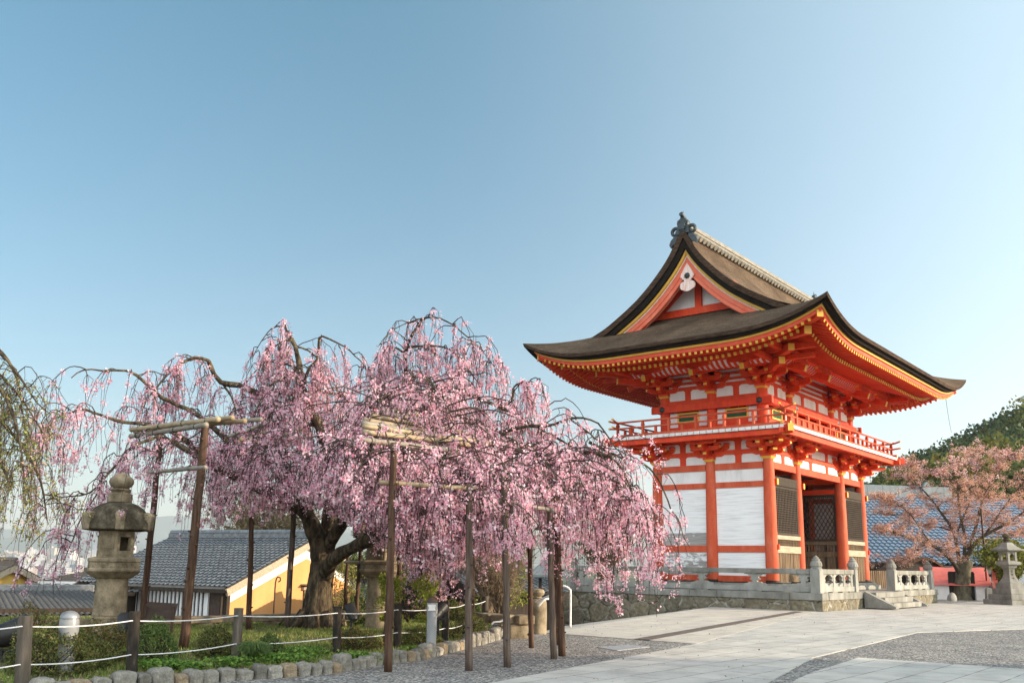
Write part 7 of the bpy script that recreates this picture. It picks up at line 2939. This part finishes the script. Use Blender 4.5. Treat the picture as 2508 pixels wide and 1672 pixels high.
def thicket(label, px, py, depth, cr, n, pal=THICK, leaf=.07, twigs=120, h=2.0):
    B_ = at(px, py, depth)
    t = thing("bare_shrub", label, "shrub", B_)
    f = Fast()
    P = []
    for k in range(twigs):
        a_ = rng.uniform(0, 2 * PI)
        e_ = np.array([math.cos(a_) * cr * rng.uniform(.2, 1), math.sin(a_) * cr * rng.uniform(.2, 1), h * rng.uniform(.55, 1.05)])
        u = np.linspace(0, 1, 7)[:, None]
        Q = u * e_ * np.array([1, 1, 0]) + u ** .7 * e_ * np.array([0, 0, 1]) + np.cumsum(rng.normal(0, .05, (7, 3)), axis=0)
        f.twig(Q, .016, .004)
        P.append(sample(Q[2:], .2, n / twigs / 8))
        for s_ in range(4):
            i = rng.integers(2, 6)
            d = rng.normal(0, 1, 3)
            d[2] = abs(d[2])
            Q2 = Q[i] + np.outer(np.linspace(0, .5 * h / 2, 4), d / np.linalg.norm(d)) + rng.normal(0, .03, (4, 3))
            f.twig(Q2, .008, .003)
            P.append(sample(Q2, .1, n / twigs / 20))
    f.build("stems", 'tawny', t)
    P = np.concatenate(P)
    if len(P):
        quads("foliage", P, rng.uniform(leaf * .6, leaf * 1.3, len(P)), pick(pal, len(P)), 'leaf', t, .6)


thicket("bare brownish thicket behind the knotty pole, before the tiled roof", 1195, 1500, 30., 2.0, 1800, h=3.6, twigs=170)
thicket("dark bare shrub before the tiled roof, left of the capped stone post", 1225, 1520, 27., 1.1, 100, h=2.3, twigs=110)
thicket("sparse bare shrub growing above the podium's end beside the balustrade post", 1480, 1440, 47., 2.6, 1500, [(2, (.12, .12, .03)), (1, (.20, .17, .05))], .10, 150, 3.4)
thicket("tawny budding trees rising behind the orange gabled house", 640, 1420, 50., 4.5, 3800, [(2, (.30, .22, .11)), (2, (.24, .20, .10)), (1, (.36, .28, .16))], .12, 260, 5.2)
leafy("garden_shrub", "dark green shrub behind the second lantern by the small tiled roof", "bush", at(905, 1500, 29.), .4, np.array([1.1, 1., .9]), 2600, .09, [(2, (.06, .08, .025)), (1, (.12, .13, .04)), (1, (.20, .20, .06))], parts=6, r0=.06)
leafy("garden_shrub", "yellow green bush beyond the hedge by the curved stone rail", "bush", at(1215, 1510, 33.), .2, np.array([1.4, 1.2, .8]), 2600, .10, [(2, (.20, .22, .05)), (1, (.30, .28, .07)), (1, (.10, .12, .03))], parts=6, r0=.06)


# ================================================================== wooded hill
RIDGE = np.array([(1900, 1270), (2040, 1235), (2130, 1190), (2170, 1150), (2204, 1118), (2251, 1090), (2290, 1076), (2324, 1060), (2389, 1044), (2426, 1016), (2480, 994), (2520, 975), (2620, 930), (2800, 900)], float)


def hill_top(x):
    return np.interp(x, RIDGE[:, 0], RIDGE[:, 1])


HD0, HD1 = 105., 235.
gx = np.linspace(1850, 2850, 60)
gd = np.linspace(HD0, HD1, 26)
P = np.zeros((27, 60, 3))
for i, d in enumerate(gd):
    f = (d - HD0) / (HD1 - HD0)
    for j, x in enumerate(gx):
        p1 = at(x, hill_top(x) + 46, HD1)
        X_ = at(x, 1395, d)
        P[i, j] = (X_[0], d, -3 + (p1[2] - 3.) * f ** .9)
P[26] = P[25] + np.array([0, 60, -40])
q = MB()
q.grid(P)
tag(obj("hill", q, 'soil', smooth='all'), kind='structure')


def hill_z(x, d):
    f = (d - HD0) / (HD1 - HD0)
    p1 = at(x, hill_top(x) + 46, HD1)
    return -3 + (p1[2] - 3.) * f ** .9


PALS = [[(2, (.05, .075, .034)), (1, (.08, .105, .042))], [(2, (.065, .09, .032)), (1, (.10, .12, .04))], [(2, (.12, .13, .032)), (1, (.18, .17, .05))], [(2, (.19, .155, .045)), (1, (.26, .20, .06))]]
PTS, COLS, SZ = [], [], []
spots = []
for tries in range(9000):
    x, d = rng.uniform(1900, 2800), HD1 - (HD1 - HD0 - 20) * rng.random() ** 1.25
    p = at(x, 1395, d)
    z = hill_z(x, d)
    if all((p[0] - s[0]) ** 2 + (d - s[1]) ** 2 > (s[2] * .8) ** 2 for s in spots):
        spots.append((p[0], d, rng.uniform(3.2, 5.6), z, x))
for x in np.arange(2050, 2620, 17.):
    d = rng.uniform(216, 234)
    spots.append((at(x, 1395, d)[0], d, rng.uniform(2.4, 4.6), hill_z(x, d), x))
for (X_, d, r, z, x) in spots:
    n = 230
    v = rng.normal(size=(n, 3))
    v /= np.linalg.norm(v, axis=1)[:, None]
    v[:, 2] = np.abs(v[:, 2]) * np.where(rng.random(n) < .8, 1, -.5)
    lump = 1 + .22 * np.sin(v[:, 0] * 4 + X_) * np.cos(v[:, 1] * 5 + d) + .12 * np.sin(v[:, 2] * 8 + X_)
    PTS.append(np.array([X_, d, z + r * .8]) + v * lump[:, None] * np.array([r, r, r * .95]) * rng.uniform(.75, 1.05, (n, 1)))
    COLS.append(pick(PALS[rng.choice(4, p=[.5, .3, .14, .06])], n, .2))
    SZ.append(rng.uniform(.55, 1.25, n))
fo = quads("forest", np.concatenate(PTS), np.concatenate(SZ), np.concatenate(COLS), 'leaf', None, .8)
tag(fo, kind='stuff')
print("hill crowns", len(spots))
for i, (x, yt, d, r) in enumerate([(2150, 1178, 88, 2.6), (2185, 1186, 86, 1.8), (2262, 1128, 92, 3.2), (2305, 1110, 95, 3.2), (2345, 1096, 92, 3.4), (2372, 1108, 88, 3.), (2412, 1092, 95, 3.8), (2450, 1072, 98, 4.2), (2492, 1066, 95, 4.), (2535, 1070, 98, 4.), (2225, 1160, 84, 2.2), (2290, 1155, 84, 2.6), (2390, 1150, 82, 2.8), (2450, 1135, 84, 3.), (2510, 1140, 84, 3.)]):
    T_ = at(x, yt, d)
    gz = -2.5
    hh = T_[2] - gz
    if i in (4, 3, 7):
        w_, pal = "ochre tinted", PALS[3]
    elif i in (0, 1):
        w_, pal = "bright yellow green", [(1, (.16, .18, .03)), (1, (.10, .13, .03))]
    elif i > 9:
        w_, pal = "dark green", PALS[1]
    else:
        w_, pal = "olive green", PALS[2]
    leafy("broadleaf_tree", f"{w_} rounded tree rising behind the blue tiled hall's ridge", "tree", (T_[0], T_[1], gz), max(1., hh - 2 * r), np.array([r * 1.3, r * 1.2, r]), 2600, .55, pal, f"{w_} trees behind the blue tiled hall", parts=9, r0=.3)

# tall evergreens out of the picture to the right: the trees whose shade lies over the near court
for i, (x, y, hh) in enumerate([(33, -10, 13.5), (34, -5.5, 13.), (33, -1.5, 13.8), (35, 2.5, 13.2), (33.5, 6.5, 13.6), (35, 10.5, 13.)]):
    t = leafy("cedar_tree", "tall dense evergreen beyond the gravel court, throwing its shade over the paving", "tree", (x, y, 0), 2.4, np.array([4.2, 3.9, 4.4]), 5200, .75, PALS[1], "evergreens along the court", parts=12, r0=.4)

# ================================================================== the far plain: city and mountains
xs = np.linspace(-9000, 5200, 90)
prof = lambda x, k: 260 + 70 * np.sin(x / 1300 + k) + 45 * np.sin(x / 520 + 2 * k) + 22 * np.sin(x / 210 + k)
for k, (yy, sc, nm) in enumerate(((8200, .62, "mountains"), (10500, 1.22, "mountains"))):
    P = np.zeros((4, 90, 3))
    for j, (dy, f) in enumerate(((-900, 0), (-350, .6), (0, 1.), (900, 0))):
        P[j, :, 0], P[j, :, 1] = xs * (1.3 if k else 1.), yy + dy
        P[j, :, 2] = 20 + f * sc * prof(xs, 1.3 * k + 2)
    q = MB()
    q.grid(P)
    MT['mountain'] = MT.get('mountain') or pmat("wooded_mountain", [(.3, (.035, .06, .035)), (.7, (.06, .085, .05))], .004, 8, (1, 1, 1), .95, 0)
    tag(obj(nm, q, 'mountain', smooth='all'), kind='structure')


def mat_facade(name, wallc, winc):
    m, n, b = new_mat(name)
    tc = n.nodes.new("ShaderNodeTexCoord")
    br = N(n, "TexBrick", Scale=1.)
    br.offset = 0
    br.inputs["Brick Width"].default_value = 6.
    br.inputs["Row Height"].default_value = 4.
    br.inputs["Mortar Size"].default_value = 1.15
    br.inputs["Color1"].default_value = (*winc, 1)
    br.inputs["Color2"].default_value = (*[c * 1.3 for c in winc], 1)
    br.inputs["Mortar"].default_value = (*wallc, 1)
    sp = N(n, "SeparateXYZ")
    n.links.new(tc.outputs["Object"], sp.inputs[0])
    cb = N(n, "CombineXYZ")
    n.links.new(math_n(n, 'ADD', sp.outputs[0], sp.outputs[1]), cb.inputs[0])
    n.links.new(sp.outputs[2], cb.inputs[1])
    n.links.new(cb.outputs[0], br.inputs["Vector"])
    n.links.new(br.outputs["Color"], b.inputs["Base Color"])
    b.inputs["Roughness"].default_value = .7
    return m


FC = [mat_facade("white_flats", (.46, .45, .44), (.16, .17, .20)), mat_facade("cream_flats", (.43, .38, .33), (.17, .17, .17)), mat_facade("grey_flats", (.28, .29, .31), (.10, .12, .14)), mat_facade("rosy_flats", (.40, .31, .28), (.16, .14, .14))]
words_ = ["white", "cream", "grey", "rosy"]
far_pts, nC = [], 0
for k in range(230):
    px = rng.uniform(-60, 720)
    d = 1500 + 2600 * rng.random() ** 1.2
    yb = np.interp(d, [1500, 2000, 2800, 4100], [1424, 1402, 1380, 1360]) + rng.normal(0, 3)
    b0 = at(px, yb, d)
    hgt = .72 * rng.choice([10, 14, 20, 28, 40], p=[.3, .3, .2, .14, .06]) * d / 2600 * 1.15
    wx, wy = rng.uniform(16, 46) * d / 2600, rng.uniform(14, 36) * d / 2600
    q = MB()
    q.box((-wx / 2, -wy / 2, -60), (wx / 2, wy / 2, hgt))
    q.box((-wx * .18, -wy * .18, hgt), (wx * .12, wy * .2, hgt * 1.12 + 2))
    q.box((-wx / 2 - .3, -wy / 2 - .3, hgt - .6), (wx / 2 + .3, wy / 2 + .3, hgt + .5))
    i = int(rng.choice(4, p=[.5, .25, .17, .08]))
    ht_ = "tower" if hgt / (d / 2600) > 30 else "block"
    o = obj("city_building", q, FC[i], loc=tuple(b0))
    o.rotation_euler = (0, 0, rng.uniform(-.5, .5))
    tag(o, f"{words_[i]} city {ht_} in the hazy plain below the mountains", "building", f"{words_[i]} city {ht_}s in the hazy plain")

# ------------------------------------------------------------------ haze
def build_haze():
    q = MB()
    q.box((-16000, -400, -120), (16000, 12500, 700))
    o = obj("haze", q, 'plaster')
    o.data.materials.clear()
    m = bpy.data.materials.new("haze_air")
    m.use_nodes = True
    n = m.node_tree
    n.nodes.remove(n.nodes["Principled BSDF"])
    v = n.nodes.new("ShaderNodeVolumePrincipled")
    v.inputs["Color"].default_value = (.86, .92, 1, 1)
    v.inputs["Density"].default_value = HAZE
    v.inputs["Anisotropy"].default_value = .2
    n.links.new(v.outputs[0], n.nodes["Material Output"].inputs["Volume"])
    o.data.materials.append(m)
    tag(o, kind='stuff')


HAZE = .9e-4
build_haze()
